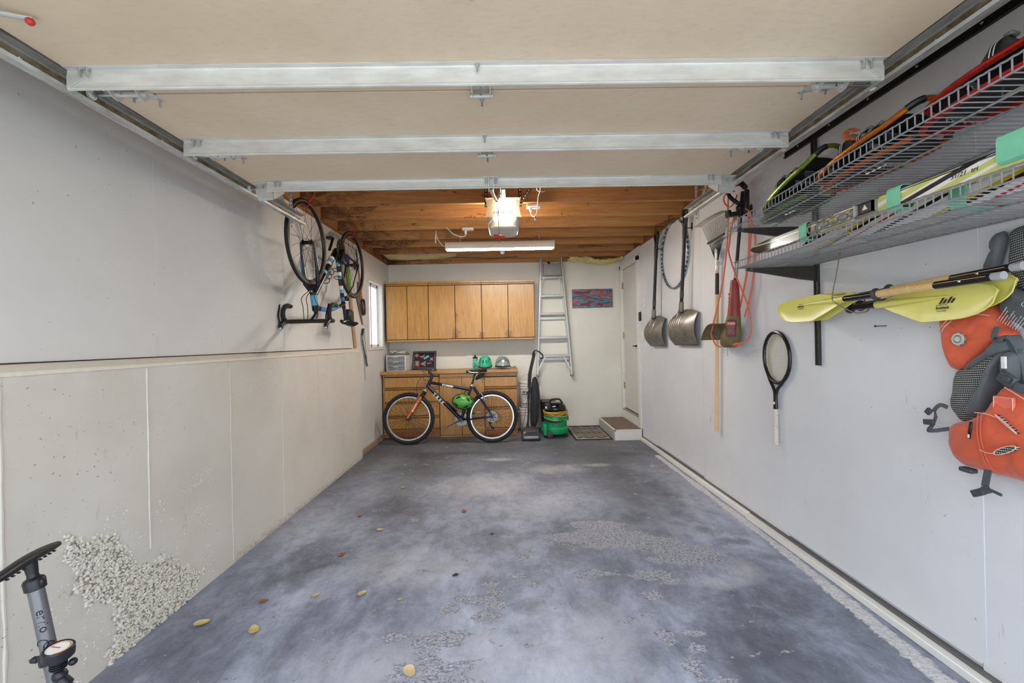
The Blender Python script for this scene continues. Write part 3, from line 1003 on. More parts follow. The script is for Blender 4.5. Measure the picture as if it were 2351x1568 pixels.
bd.grid(body, 32, 10, True)
bd.box((OX - 0.13, OY + 0.03, 2.436), (OX + 0.13, OY + 0.37, 2.444))
bd.build('housing', m_open, op)
MB().box((OX - 0.10, OY + 0.0, 2.206), (OX + 0.10, OY + 0.04, 2.214), 0.002).build('front_lip', m_white_pl, op)
lr = MB().grid(lambda u, v: (OX + (u - .5) * 0.24, OY + 0.375 + 0.03 * math.sin(PI * u), 2.24 + 0.18 * v), 12, 6).build('rear_lamp_cover', lens_t.m, op)
for x in (OX - 0.136, OX + 0.137):
    o = MB().bar((x, OY + 0.1, 2.40), (x, OY + 0.1, 2.60), 0.026, 0.003, (1, 0, 0)).bar((x, OY + 0.113, 2.40), (x, OY + 0.113, 2.60), 0.003, 0.026, (1, 0, 0)).build('hanger_strap', M('perforated_angle', (92, 76, 58), 0.5, 0.6), op)
    d = MB()
    for k in range(7): d.cyl((x, OY + 0.0845, 2.41 + 0.028 * k), (x, OY + 0.0835, 2.41 + 0.028 * k), 0.0055, n=8)
    d.cyl((x, OY + 0.084, 2.405), (x, OY + 0.08, 2.405), 0.009, n=6)
    for q in (0,): d.box((x - 0.012, OY + 0.097, 2.60), (x + 0.012, OY + 0.1, 2.601))
    d.build('strap_holes', M('strap_hole', (206, 182, 140), 0.6), o)
o = MB().bar((OX + 0.145, OY + 0.095, 2.425), (OX + 0.235, OY + 0.095, 2.56), 0.026, 0.003, (0, 1, 0)).build('hanger_strap', _M['perforated_angle'], op)
d = MB()
for k in range(6):
    q = k / 5.5
    d.cyl((OX + 0.15 + 0.08 * q, OY + 0.0925, 2.435 + 0.12 * q), (OX + 0.15 + 0.08 * q, OY + 0.0915, 2.435 + 0.12 * q), 0.005, n=8)
d.build('strap_holes', _M['strap_hole'], o)
MB().box((OX - 0.02, 0.4, 2.445), (OX + 0.02, OY + 0.1, 2.475)).box((OX - 0.008, 0.4, 2.42), (OX + 0.008, OY + 0.1, 2.447)).build('rail', m_galv, op)
tw = MB().tube(spline([(-0.09, OY + 0.02, 2.26), (-0.115, OY, 2.225), (-0.10, OY - 0.01, 2.20), (-0.075, OY, 2.205), (-0.055, OY + 0.02, 2.225)], 5), 0.0016, 6).build('aerial_wire', M('wire_tan', (196, 168, 106), 0.5), op)
MB().box((OX - 0.015, 2.98, 2.385), (OX + 0.02, 3.17, 2.425), 0.004).build('trolley', m_blackmetal, op)
arm = MB().tube(spline([(-0.064, 2.445, 2.195), (-0.062, 2.62, 2.235), (-0.055, 2.85, 2.29), (-0.045, 3.06, 2.335), (-0.035, 3.10, 2.36)], 6), 0.011, 8, flat=0.35, up=(0, 0, 1))
arm.build('door_arm', M('arm_steel', (70, 64, 56), 0.45, 0.7), op)
MB().bar((-0.045, 3.08, 2.33), (-0.018, 3.09, 2.40), 0.02, 0.004, (0, 1, 0)).build('arm_joint', m_galv, op)
cd = MB().tube([(-0.035, 3.09, 2.37), (-0.033, 3.10, 2.22), (-0.030, 3.10, 2.055)], 0.0022, 6).build('release_cord', M('red_cord', (214, 110, 104), 0.6), op)
MB().bar((-0.070, 3.098, 2.088), (0.012, 3.102, 2.076), 0.016, 0.022, bev=0.005).tube([(-0.030, 3.10, 2.062), (-0.027, 3.10, 2.035)], 0.0026, 6).build('release_handle', m_red, cd)
for nm, loc, e in (('opener_bulb_front', (OX + 0.03, OY - 0.0, 2.36), 20), ('opener_bulb_rear', (OX, OY + 0.395, 2.33), 38)):
    d = bpy.data.lights.new(nm, 'POINT')
    d.energy = e
    d.color = (1.0, 0.85, 0.66)
    d.shadow_soft_size = 0.035
    o = bpy.data.objects.new(nm, d)
    o.location = loc
    COL.objects.link(o)
# ================================================================== wire shelves on the right wall
m_wire = M('grey_epoxy_wire', (150, 150, 152), 0.42, 0.15)
m_std = M('dark_shelf_steel', (66, 64, 60), 0.45, 0.35)
sys_ = thing('shelf_rail_system', 'black wall rail and slotted upright carrying the wire shelves', 'shelf upright', (XR, 2.33, 1.14))
rail = MB().box((XR - 0.010, 0.5, 2.404), (XR, 2.58, 2.447), 0.001).box((XR - 0.017, 0.5, 2.400), (XR, 2.58, 2.408), 0.001).box((XR - 0.017, 0.5, 2.443), (XR, 2.58, 2.449), 0.001).build('top_rail', m_blackmetal, sys_)
for k in range(8):
    MB().ball((XR - 0.010, 2.46 - 0.24 * k, 2.425), 0.006, 2, (0.5, 1, 1)).build('screw', m_bolt, rail)
up = MB().box((XR - 0.014, 2.318, 1.14), (XR, 2.343, 2.40), 0.001).box((XR - 0.020, 2.316, 1.14), (XR - 0.012, 2.3215, 2.40)).box((XR - 0.020, 2.3395, 1.14), (XR - 0.012, 2.345, 2.40)).build('upright', m_std, sys_)
for k in range(24):
    MB().box((XR - 0.0148, 2.327, 1.16 + 0.0508 * k), (XR - 0.0138, 2.334, 1.182 + 0.0508 * k)).build('slot', m_gap, up)
def bracket(y, xt, zt, zr):
    m = MB()
    m.prism([(XR - 0.012, zr + 0.004), (xt, zt), (xt, zt - 0.014), (xt + 0.10, zt - 0.030), (XR - 0.11, zt - 0.066), (XR - 0.012, zt - 0.078)], (0, y - 0.006, 0), (1, 0, 0), (0, 0, 1), (0, 1, 0), 0.012)
    m.bar((XR - 0.03, y - 0.008, zr - 0.060), (xt + 0.05, y - 0.008, zt - 0.018), 0.004, 0.005)
    o = m.build('bracket', m_std, sys_)
    MB().ball((xt + 0.03, y - 0.006, zt - 0.008), 0.004, 1).build('rivet', m_bolt, o)
    MB().box((XR - 0.05, y - 0.0075, zr - 0.052), (XR - 0.02, y - 0.0055, zr - 0.008), 0.001).build('bracket_web', m_std, o)
bracket(2.33, 1.345, 1.689, 1.692)
bracket(2.33, 1.300, 1.911, 1.911)
bracket(0.85, 1.345, 1.689, 1.664); bracket(0.85, 1.300, 1.960, 1.960)
def wire_shelf(label, xf, xr, ya, yb, za, zb, zrd):
    """za, zb: front height at ya (near) and yb (far); zrd: lift of the rear edge near / far"""
    s = thing('wire_shelf', label, 'wire shelf', (xr, (ya + yb) / 2, (za + zb) / 2))
    zz = lambda y: za + (zb - za) * (y - ya) / (yb - ya)
    zr_ = lambda y: zz(y) + zrd[0] + (zrd[1] - zrd[0]) * (y - ya) / (yb - ya)
    n = int((yb - ya) / 0.0254)
    me = None
    for k in range(n + 1):
        y = ya + (yb - ya) * k / n
        m = MB().tube([(xf - 0.0, y, zz(y) + 0.036), (xf, y, zz(y) + 0.003), (xf + 0.004, y, zz(y)), (xr, y, zr_(y))], 0.0021, 6, up=(0, 1, 0))
        m.build('cross_wire', m_wire, s, smooth=60)
    for x, dz, r, nm in ((xf - 0.003, 0.037, 0.0031, 'lip_rod'), (xf - 0.003, -0.001, 0.0031, 'rod'), (xf + 0.10, -0.005, 0.0034, 'rod'), (xf + 0.20, -0.005, 0.0034, 'rod'), (xr, -0.003, 0.0031, 'rod')):
        q = (x - xf) / (xr - xf)
        pts = []
        N = 2 * n if nm == 'lip_rod' else 2
        for k in range(N + 1):
            y = ya - 0.008 + (yb - ya + 0.016) * k / N
            z = zz(y) * (1 - q) + zr_(y) * q + dz + (0.0009 * math.cos(PI * k) if nm == 'lip_rod' else 0)
            pts.append((x, y, z))
        MB().tube(pts, r, 6).build(nm, m_wire, s, smooth=60)
    return s
wire_shelf('lower grey wire shelf holding the strapped skis', 1.335, 1.731, 0.62, 2.42, 1.702, 1.702, (-0.024, 0.006))
wire_shelf('upper grey wire shelf holding the snowshoes', 1.302, 1.731, 0.62, 2.43, 1.980, 1.920, (0, 0))

# ------------------------------------------------------------------ snowshoes on the upper shelf
m_deck = M('black_deck', (16, 15, 16), 0.55, bump=0.1)
m_strap = M('grey_strap', (70, 70, 66), 0.5)
m_stripe = M('white_stripe', (225, 224, 220), 0.5)
m_clear = M('grey_buckle', (120, 120, 112), 0.35)
def snowshoe(label, col, M4, L=0.62, W=0.20, group='snowshoes on the upper shelf', binding=True, upturn=0.05):
    s = thing('snowshoe', label, 'snowshoe', (0, 0, 0), group=group)
    s.matrix_basis = M4
    mf = M('snowshoe_frame_' + '_'.join(map(str, col)), col, 0.28, 0.65, var=0.1)
    def out(t, k=1.0):
        # t 0..1 round the loop, nose at +x
        a = 2 * PI * t
        x = math.cos(a)
        y = math.sin(a)
        w = W / 2 * (0.62 + 0.38 * ((x + 1) / 2) ** 0.8)
        X = L / 2 * (abs(x) ** 0.85) * (1 if x > 0 else -1)
        Z = upturn * max(0, (x - 0.45) / 0.55) ** 2
        return Vector((X * k, (abs(y) ** 0.72) * (1 if y > 0 else -1) * w * k, Z))
    N = 56
    MB().tube([out(i / N) for i in range(N)], 0.0105, 8, closed=True).build('frame', mf, s, world=False)
    for t0 in (0.06, 0.94):
        MB().tube([out(t0 - 0.03 + 0.06 * i / 6) for i in range(7)], 0.0128, 8).build('sleeve', m_black, s, world=False)
    d = MB()
    P = [out(i / N, 0.97) for i in range(N)]
    P = [Vector((min(p.x, L * 0.39), p.y, p.z * 0.5 + 0.004)) for p in P]
    A = [d.v(p) for p in P]; B = [d.v(p - Vector((0, 0, 0.004))) for p in P]
    d.f(A); d.f(B[::-1])
    for i in range(N): d.f([A[i], A[(i + 1) % N], B[(i + 1) % N], B[i]])
    dk = d.build('deck', m_deck, s, world=False)
    for i in range(0, N, 4):
        p = out(i / N, 0.86)
        if p.x < L * 0.36: MB().cyl((p.x, p.y, 0.004), (p.x, p.y, 0.0065), 0.006, n=8).build('rivet', m_bolt, dk, world=False)
    # crampons below
    for x, w in ((0.06, 0.11), (-0.14, 0.12)):
        c = MB()
        z0 = -0.003
        pts = [(-w / 2, 0), (w / 2, 0), (w / 2, -0.026), (w / 2 - 0.012, -0.012), (w / 4, -0.03), (0.008, -0.012), (0, -0.028), (-0.008, -0.012), (-w / 4, -0.03), (-w / 2 + 0.012, -0.012), (-w / 2, -0.026)]
        c.prism(pts, (x, 0, z0), (0, 1, 0), (0, 0, 1), (1, 0, 0), 0.003)
        c.build('crampon', m_bolt, s, world=False)
    MB().tube([(0.0, -0.045, -0.004), (0.0, -0.045, -0.03), (0.09, -0.045, -0.03), (0.09, 0.045, -0.03), (0.0, 0.045, -0.03), (0.0, 0.045, -0.004)], 0.003, 6).build('pivot_bail', m_bolt, s, world=False)
    if binding:
        b = MB().box((-0.10, -0.045, 0.006), (0.12, 0.045, 0.013), 0.004).box((0.03, -0.052, 0.006), (0.075, -0.044, 0.055), 0.004).box((0.03, 0.044, 0.006), (0.075, 0.052, 0.055), 0.004)
        b.prism([(-0.13, 0.0), (-0.08, 0.0), (-0.05, 0.05), (-0.075, 0.09), (-0.12, 0.08), (-0.15, 0.03)], (0, -0.03, 0.012), (1, 0, 0), (0, 0, 1), (0, 1, 0), 0.06)
        b.build('binding', m_strap, s, world=False)
        for x, h in ((0.055, 0.085), (0.0, 0.10), (-0.09, 0.12)):
            pts = spline([(x, -0.052, 0.02), (x - 0.004, -0.045, h * 0.7), (x - 0.01, 0, h), (x - 0.004, 0.045, h * 0.7), (x, 0.052, 0.02)], 5)
            st = MB().ribbon(pts, 0.022, 0.0025, Vector((1, 0, 0))).build('strap', m_black, s, world=False)
            for dx in (-0.005, 0.005):
                MB().ribbon([p + Vector((dx, 0, 0.0)) + (p - Vector((x, 0, 0.03))).normalized() * 0.0016 for p in pts], 0.0035, 0.0012, Vector((1, 0, 0))).build('stripe', m_stripe, st, world=False)
            MB().box((x - 0.016, -0.012, h + 0.001), (x + 0.010, 0.020, h + 0.014), 0.004).build('buckle', m_clear, st, world=False)
    return s
def pose(p, nose, roll=0.0):
    """matrix with local +x towards nose, rolled about it"""
    d = Vector(nose).normalized()
    up_ = Vector((0, 0, 1))
    y = up_.cross(d).normalized()
    z = d.cross(y).normalized()
    m = Matrix((d, y, z)).transposed().to_4x4()
    return Matrix.Translation(Vector(p)) @ m @ Matrix.Rotation(roll, 4, 'X')
snowshoe('red-framed snowshoe lying on top with its harness up, nearest on the shelf', (188, 40, 30), pose((1.515, 1.15, 2.078), (0.04, -1, 0.02), R(-12)), 0.60, 0.215)
snowshoe('red-framed snowshoe lying flat beneath the other red one', (188, 40, 30), pose((1.475, 1.18, 2.004), (0.0, -1, 0.03), R(-3)), 0.52, 0.215, binding=False, upturn=0.02)
snowshoe('orange-framed snowshoe with raised nose and coral heel strap', (206, 116, 34), pose((1.52, 1.72, 2.058), (0.0, -1, 0.10), R(-8)), 0.53, 0.21)
snowshoe('orange-framed snowshoe lying flat under the raised orange one', (200, 96, 34), pose((1.53, 1.70, 1.990), (0.0, -1, 0.03), R(0)), 0.50, 0.21, binding=False, upturn=0.02)
snowshoe('lime-green-framed snowshoe at the far end, tilted up', (128, 150, 48), pose((1.50, 2.12, 2.058), (0.0, -1, 0.24), R(-6)), 0.50, 0.20)
snowshoe('lime-green-framed snowshoe lying flat below the tilted green one', (96, 150, 40), pose((1.52, 2.19, 1.970), (0.0, -1, 0.02), 0), 0.45, 0.20, binding=False, upturn=0.01)
# coral heel strap of the orange snowshoe
o = bpy.data.objects['snowshoe.002']
MB().ribbon(spline([(-0.02, -0.04, 0.10), (-0.06, -0.045, 0.135), (-0.085, -0.035, 0.115), (-0.06, 0.0, 0.10), (-0.03, 0.03, 0.095)], 5), 0.03, 0.003, Vector((0.2, 1, 0.4))).build('heel_strap', M('coral_strap', (226, 132, 88), 0.55), o, world=False)
# heel lever and rear harness arm of the upper red snowshoe
o = bpy.data.objects['snowshoe']
m = MB().bar((-0.10, 0.06, 0.03), (-0.05, 0.07, 0.13), 0.035, 0.012, (1, 0, 0), 0.003).bar((-0.045, 0.07, 0.12), (-0.02, 0.07, 0.15), 0.05, 0.03, (0, 1, 0), 0.004)
m.bar((-0.07, 0.07, 0.125), (-0.10, 0.075, 0.085), 0.012, 0.008, (0, 1, 0), 0.002).build('heel_lever', m_strap, o, world=False)
MB().ribbon(spline([(-0.10, 0.06, 0.045), (-0.15, 0.065, 0.05), (-0.20, 0.06, 0.035), (-0.255, 0.06, 0.025)], 4), 0.026, 0.004, Vector((0, 0.4, 1))).build('rear_arm', m_strap, o, world=False)
MB().tube(spline([(-0.02, 0.06, 0.13), (0.03, 0.05, 0.16), (0.08, 0.03, 0.14), (0.085, 0.02, 0.09)], 5), 0.006, 6, flat=0.4).build('stripe_strap', m_stripe, o, world=False)
MB().prism([(-0.03, 0), (0.03, 0.0), (0.024, 0.018), (0, 0.026), (-0.024, 0.018)], (0.085, 0.01, 0.135), (0.9, 0.4, 0), (0, 0, 1), (-0.4, 0.9, 0), 0.006).bar((0.085, 0.012, 0.08), (0.085, 0.012, 0.14), 0.014, 0.008, (0, 1, 0), 0.002).build('strap_pull', m_strap, o, world=False)

# ------------------------------------------------------------------ skis on the lower shelf
def ski_mat(name, cols, seed, dark=None):
    """long slanted blocks of colour, printed topsheet"""
    t = NT(name)
    co = t.coord((1, 1, 1))
    w = t.n('ShaderNodeTexWave', wave_type='BANDS', bands_direction='DIAGONAL', wave_profile='SAW')
    w.inputs['Scale'].default_value = 1.0
    w.inputs['Distortion'].default_value = 0.0
    t.l(t.coord((0.01, 1.1, 5.0), (0, 0, 0), (0, seed, seed * 0.37)), w.inputs['Vector'])
    c = t.ramp(w.outputs['Fac'], cols, 'CONSTANT')
    if dark is not None:      # plain dark forebody beyond the binding
        sx = t.n('ShaderNodeSeparateXYZ'); t.l(co, sx.inputs[0])
        pin = t.mask(t.math('ABSOLUTE', t.math('SUBTRACT', sx.outputs[2], 0.046)), 0.0035, 0.003)
        c = t.mix(t.mask(sx.outputs[1], dark, dark + 0.01), c, t.mix(pin, srgb(58, 46, 34), srgb(206, 198, 180)))
    t.set(c, 0.22)
    t.b.inputs['Coat Weight'].default_value = 0.4
    return t.m
WH, LM, BK, GR = srgb(238, 236, 230), srgb(206, 208, 120), srgb(40, 38, 38), srgb(150, 148, 142)
m_ski1 = ski_mat('ski_print_lime', [(0, WH), (0.12, LM), (0.34, WH), (0.42, LM), (0.55, WH), (0.66, BK), (0.78, WH), (0.84, LM)], 0.3, 0.40)
m_ski1b = M('ski_black_top', (44, 40, 36), 0.25, var=0.15)
m_ski2 = ski_mat('ski_print_white', [(0, WH), (0.3, BK), (0.4, WH), (0.6, srgb(196, 40, 34)), (0.66, WH), (0.8, BK), (0.9, srgb(214, 186, 40))], 1.7)
m_base_ = M('ski_base', (214, 212, 206), 0.3)
m_edge = M('ski_edge', (150, 112, 70), 0.35, 0.5)
def ski(label, x, y0, y1, zc, w, face, topm, tip_far=True, group='skis on the lower shelf'):
    """ski standing on its edge; face=-1 shows its topsheet to the room, +1 to the wall"""
    s = thing('ski', label, 'ski', (x, (y0 + y1) / 2, zc - w / 2), group=group)
    def zhalf(q):
        e = min(q, 1 - q) * (y1 - y0)
        k = min(1, e / 0.13)
        return w / 2 * (1 + 0.10 * (2 * q - 1) ** 2) * math.sqrt(max(0.0, 1 - (1 - k) ** 2)) if k < 1 else w / 2 * (1 + 0.10 * (2 * q - 1) ** 2)
    def cx(q):
        e = (1 - q) * (y1 - y0)
        return x + face * 0.03 * max(0, 1 - e / 0.16) ** 2
    def layer(a, b, nm, mt, sc=1.0, bev=0.0):
        m = MB()
        n = 48
        rows = []
        for i in range(n + 1):
            q = 0.5 - 0.5 * math.cos(PI * i / n)
            y = y0 + (y1 - y0) * q
            h = max(0.002, zhalf(q) * sc)
            th = 1 - 0.5 * abs(2 * q - 1)
            rows.append([m.v((cx(q) + face * a * th, y, zc - h)), m.v((cx(q) + face * a * th, y, zc + h)), m.v((cx(q) + face * b * th, y, zc + h - bev)), m.v((cx(q) + face * b * th, y, zc - h + bev))])
        for A, B in zip(rows, rows[1:]):
            for k in range(4): m.f([A[k], A[(k + 1) % 4], B[(k + 1) % 4], B[k]])
        m.f(rows[0][::-1]); m.f(rows[-1])
        return m.build(nm, mt, s)
    layer(0.0, 0.0025, 'base', m_base_)
    layer(0.0025, 0.0055, 'edge', m_edge, 1.01)
    layer(0.0055, 0.016, 'topsheet', topm, 0.99, 0.004)
    return s
def xc_binding(s, x, y, zc, face):
    b = MB()
    b.box((x + face * 0.012, y - 0.10, zc - 0.020), (x + face * 0.022, y + 0.12, zc + 0.020), 0.003)
    for i in range(4):
        b.ball((x + face * 0.022, y - 0.07 + 0.05 * i, zc), 0.016, 2, (0.8, 1.5, 1.0))
    b.box((x + face * 0.02, y - 0.17, zc - 0.024), (x + face * 0.034, y - 0.09, zc + 0.024), 0.006)
    o = b.build('binding', M('binding_grey', (140, 138, 130), 0.3, 0.2, var=0.2, scale=60), s)
    MB().box((x + face * 0.030, y - 0.17, zc - 0.020), (x + face * 0.037, y - 0.11, zc + 0.018), 0.003).build('toe_lever', m_black, o)
    MB().tube(arc((x + face * 0.03, y + 0.14, zc), 0.024, 0, 2 * PI, 16, (0, 1.3, 0), (0, 0, 1)), 0.004, 6).build('heel_hoop', M('binding_grey', (140, 138, 130)), o)
    text_mb(m := MB(), 'FISCHER', 0.011, (x + face * 0.0395, y + 0.03, zc - 0.004), (0, -1, 0), (0, 0, 1)).build('lettering', M('yellow_print', (206, 196, 70), 0.5), o)
    m = MB().prism([(-0.012, -0.008), (0.012, -0.008), (0, 0.011)], (x + face * 0.0372, y - 0.14, zc), (0, 1, 0), (0, 0, 1), (face, 0, 0), 0.0012)
    m.build('emblem', m_stripe, o)
sk1 = ski('white and lime ski with its print to the room, tied in green straps', 1.392, 0.55, 2.30, 1.782, 0.062, -1, m_ski1)
sk2 = ski('dark-tipped ski strapped base to base behind the lime one', 1.394, 0.50, 2.27, 1.784, 0.062, 1, m_ski1b)
xc_binding(sk1, 1.392, 1.70, 1.782, -1)
xc_binding(sk2, 1.394, 1.60, 1.782, 1)
MB().cyl((1.396, 2.215, 1.786), (1.386, 2.215, 1.786), 0.012, n=14).build('tip_hole', M('pale_dot', (206, 200, 186), 0.5), sk2)
# black side line and handwritten size mark on the near half of the lime ski
for z in (1.807, 1.801):
    MB().box((1.3750, 0.60, z), (1.3758, 1.44, z + 0.0028)).build('pin_line', M('ski_line_black', (38, 36, 36), 0.3), sk1)
text_mb(MB(), '31/21  tri', 0.020, (1.3745, 1.275, 1.776), (0, -1, 0.0), (0, 0.0, 1), shear=0.2).build('ink_mark', _M['ski_line_black'], sk1)
sk3 = ski('white and black racing ski lying behind the front pair', 1.50, 0.55, 2.05, 1.745, 0.068, -1, m_ski2)
sk4 = ski('rearmost white ski against the wall side of the lower shelf', 1.60, 0.50, 1.95, 1.748, 0.068, 1, m_ski2)
for lab, x, y, w in (('mint green strap around the skis near the dark tips', 1.397, 1.915, 0.05), ('mint green strap around the skis by the bindings', 1.397, 1.462, 0.052), ('wide mint green strap around the skis at the near end', 1.397, 1.10, 0.085), ('green strap around the two rear skis', 1.55, 1.35, 0.05)):
    wide = 0.026 if x < 1.5 else 0.075
    zc = 1.783 if x < 1.5 else 1.747
    if w > 0.08: wide, zc = 0.036, 1.806
    pts = []
    for i in range(24):
        a = 2 * PI * i / 24
        pts.append((x + wide * max(-1, min(1, 1.3 * math.cos(a))), y, zc + 0.041 * max(-1, min(1, 1.2 * math.sin(a)))))
    st = MB()
    n = len(pts)
    A = [st.v((p[0], p[1] - w / 2, p[2])) for p in pts]; B = [st.v((p[0], p[1] + w / 2, p[2])) for p in pts]
    C = [st.v((x + (p[0] - x) * 0.94, p[1] - w / 2, zc + (p[2] - zc) * 0.95)) for p in pts]; D = [st.v((x + (p[0] - x) * 0.94, p[1] + w / 2, zc + (p[2] - zc) * 0.95)) for p in pts]
    for i in range(n):
        j = (i + 1) % n
        st.f([A[i], A[j], B[j], B[i]]); st.f([C[i], D[i], D[j], C[j]]); st.f([A[i], C[i], C[j], A[j]]); st.f([B[i], B[j], D[j], D[i]])
    st.solo('ski_strap', M('mint_strap', (126, 204, 168), 0.6, bump=0.15, bscale=500), lab, 'strap', 'straps around the skis')

# ------------------------------------------------------------------ kayak paddle halves hung below the shelf
m_blade = M('yellow_blade', (226, 220, 116), 0.3, var=0.02)
m_shaft = M('black_shaft', (24, 22, 22), 0.18)
m_wood = M('shaft_grip_tan', (214, 182, 128), 0.55, var=0.06)
m_print = M('black_print', (30, 28, 26), 0.4)
def paddle_half(label, root, tip, face=(-1, 0, 0), flip=1, logo=True, blade_len=0.475):
    root, tip = Vector(root), Vector(tip)
    s = thing('paddle_half', label, 'kayak paddle', root, group='kayak paddle halves under the shelf')
    d = (tip - root).normalized()
    L = (tip - root).length
    n = Vector(face)
    n = (n - d * n.dot(d)).normalized()
    w = n.cross(d).normalized() * flip
    P = lambda a, b, c: root + d * a + w * b + n * c
    Ls = L - blade_len
    MB().cyl(P(0.03, 0, 0), P(Ls + 0.06, 0, 0), 0.0145, n=16).build('shaft', m_shaft, s)
    MB().cyl(P(0, 0, 0), P(0.035, 0, 0), 0.0135, n=16).build('ferrule_cap', M('clear_cap', (168, 170, 172), 0.15), s)
    MB().ball(P(0.12, 0, 0.0145), 0.005, 2).build('snap_button', m_bolt, s)
    MB().bar(P(0.04, 0.004, 0.0146), P(0.30, 0.004, 0.0146), 0.0016, 0.0012, n).build('gold_line', M('gold_line', (206, 170, 96), 0.4), s)
    g = MB().cyl(P(0.215, 0, 0), P(0.455, 0, 0), 0.0165, n=18).build('grip_wrap', m_wood, s)
    pk = MB()
    for k in range(9):
        a = 0.235 + 0.024 * k
        for q0, q1 in ((-0.9, 0.0), (0.9, 0.0)):
            pts = [P(a + (0.0 if i == 0 else 0.012 * i / 4), 0.0168 * math.sin(q0 + (q1 - q0) * i / 4), 0.0168 * math.cos(q0 + (q1 - q0) * i / 4)) for i in range(5)]
            pk.tube(pts, 0.0011, 4)
    q = pk.build('wrap_pattern', M('wrap_yellow', (232, 190, 96), 0.5), g); q['kind'] = 'stuff'
    MB().lathe([(0.0145, -0.006), (0.021, -0.004), (0.0265, 0.004), (0.024, 0.010), (0.018, 0.008), (0.0145, 0.010)], P(0.465, 0, 0), d, 24).build('drip_ring', M('rubber_ring', (52, 52, 54), 0.6), s)
    # asymmetric spooned blade
    def edge(q):
        up_ = 0.038 * min(1, (q / 0.30)) ** 0.8 * (1 - 0.10 * q) * (math.sqrt(max(0, 1 - max(0, (q - 0.70) / 0.30) ** 2.2)))
        lo = -0.086 * min(1, (q / 0.42)) ** 0.9 * (math.sqrt(max(0, 1 - max(0, (q - 0.62) / 0.38) ** 2.6)))
        return up_ + 0.008 * (1 - q), lo - 0.008 * (1 - q)
    def fn(u, v):
        a, b = edge(u)
        x = b + (a - b) * v
        return P(Ls + blade_len * u, x, 0.010 * math.sin(PI * v) * 0 + 0.008 * (2 * abs(v - 0.5)) ** 2 * min(1, u * 3) + 0.008 * u * u - 0.004)
    bl = MB().sheet(fn, 30, 12, 0.004).build('blade', m_blade, s)
    MB().tube([P(Ls - 0.01, 0, 0), P(Ls + 0.06, 0, 0.002), P(Ls + 0.20, 0.0, 0.002), P(Ls + 0.34, 0, 0.002)], [0.017, 0.015, 0.009, 0.002], 12).build('spine', m_blade, bl)
    if logo:
        m = MB()
        def pr(poly):
            A = [fn((x) / blade_len, 0.5) for x, y in poly]
            vs = []
            for x, y in poly:
                u = x / blade_len
                a, b = edge(u)
                v = (y - b) / (a - b)
                p = Vector(fn(u, v)) + n * 0.0012
                vs.append(m.v(p))
            m.f(vs)
        def at(cx, cy, k=1.0):
            for x0, hh in ((0, 0.024), (0.0125, 0.014), (0.026, 0.024), (0.0385, 0.014)):
                pr([(cx + x0 * k, cy), (cx + (x0 + 0.0085) * k, cy), (cx + (x0 + 0.0085 + hh * 0.8) * k, cy + sg_ * hh * k), (cx + (x0 + hh * 0.8) * k, cy + sg_ * hh * k)])
            return m
        sg_ = 1 if d.y < 0 else -1
        at(blade_len * 0.56, -0.026 if sg_ > 0 else -0.022, 1.15)
        m.build('emblem', m_print, bl)
        up_ = w if w.z > 0 else -w
        if d.y > 0: up_ = -up_
        run = up_.cross(n)
        m2 = MB()
        c = P(Ls + blade_len * 0.60, -0.010 if d.y < 0 else -0.040, 0.0062)
        text_mb(m2, 'bendingbranches', 0.0062, c + run * -0.022 - up_ * 0.022, run, up_, shear=0.2)
        text_mb(m2, 'bounce', 0.0165, c + run * -0.024 - up_ * 0.036, run, up_, shear=0.2, bold=0.0004)
        text_mb(m2, 'Osceola, WI USA', 0.0052, c + run * -0.022 - up_ * 0.045, run, up_, shear=0.2)
        m2.build('lettering', m_print, bl)
    return s
paddle_half('yellow-bladed paddle half in front, blade pointing to the back wall', (1.588, 1.318, 1.487), (1.600, 2.44, 1.468), flip=-1, logo=True)
paddle_half('yellow-bladed paddle half behind the front one, blade pointing to the back wall', (1.630, 1.300, 1.514), (1.642, 2.40, 1.464), flip=-1, logo=False)
paddle_half('paddle half whose large printed blade points towards the garage opening', (1.682, 2.48, 1.430), (1.640, 1.372, 1.446), flip=1, logo=True)
paddle_half('paddle half mostly hidden behind the printed blade', (1.717, 2.46, 1.422), (1.672, 1.345, 1.478), flip=1, logo=False)
cdl = MB().tube(spline([(1.60, 1.985, 1.705), (1.60, 1.99, 1.68), (1.592, 2.00, 1.60), (1.580, 2.012, 1.50), (1.582, 2.005, 1.468), (1.60, 1.95, 1.425), (1.64, 1.94, 1.408), (1.70, 1.95, 1.42), (1.715, 1.98, 1.45), (1.70, 1.99, 1.50), (1.64, 2.0, 1.505), (1.585, 2.01, 1.50)], 5), 0.0026, 6)
cdl.cyl((1.60, 1.988, 1.685), (1.60, 1.986, 1.71), 0.005, n=8)
cdl.solo('sling_cord', M('grey_cord', (120, 116, 108), 0.6), 'thin grey cord slinging the paddles from the lower shelf', 'cord')
MB().cyl((XR + 0.002, 1.915, 1.345), (XR - 0.045, 1.925, 1.345), 0.0022, n=8).cyl((XR - 0.045, 1.925, 1.345), (XR - 0.048, 1.925, 1.345), 0.0055, n=10).solo('nail', M('nail_steel', (96, 92, 86), 0.4, 0.7), 'bare nail in the wall under the paddles', 'nail')
# ================================================================== tools hung on the right wall
m_hook = M('hook_black', (24, 24, 25), 0.4, 0.2)
def wall_hook(label, y, z, out=0.06, fork=0.0):
    m = MB().box((XR - 0.006, y - 0.012, z - 0.02), (XR, y + 0.012, z + 0.045), 0.002)
    m.tube(spline([(XR - 0.004, y, z), (XR - out * 0.6, y, z - 0.004), (XR - out, y, z + 0.004), (XR - out - 0.004, y, z + 0.028)], 4), 0.0045, 8)
    return m.solo('wall_hook', m_hook, label, 'hook', 'black wall hooks on the right wall')
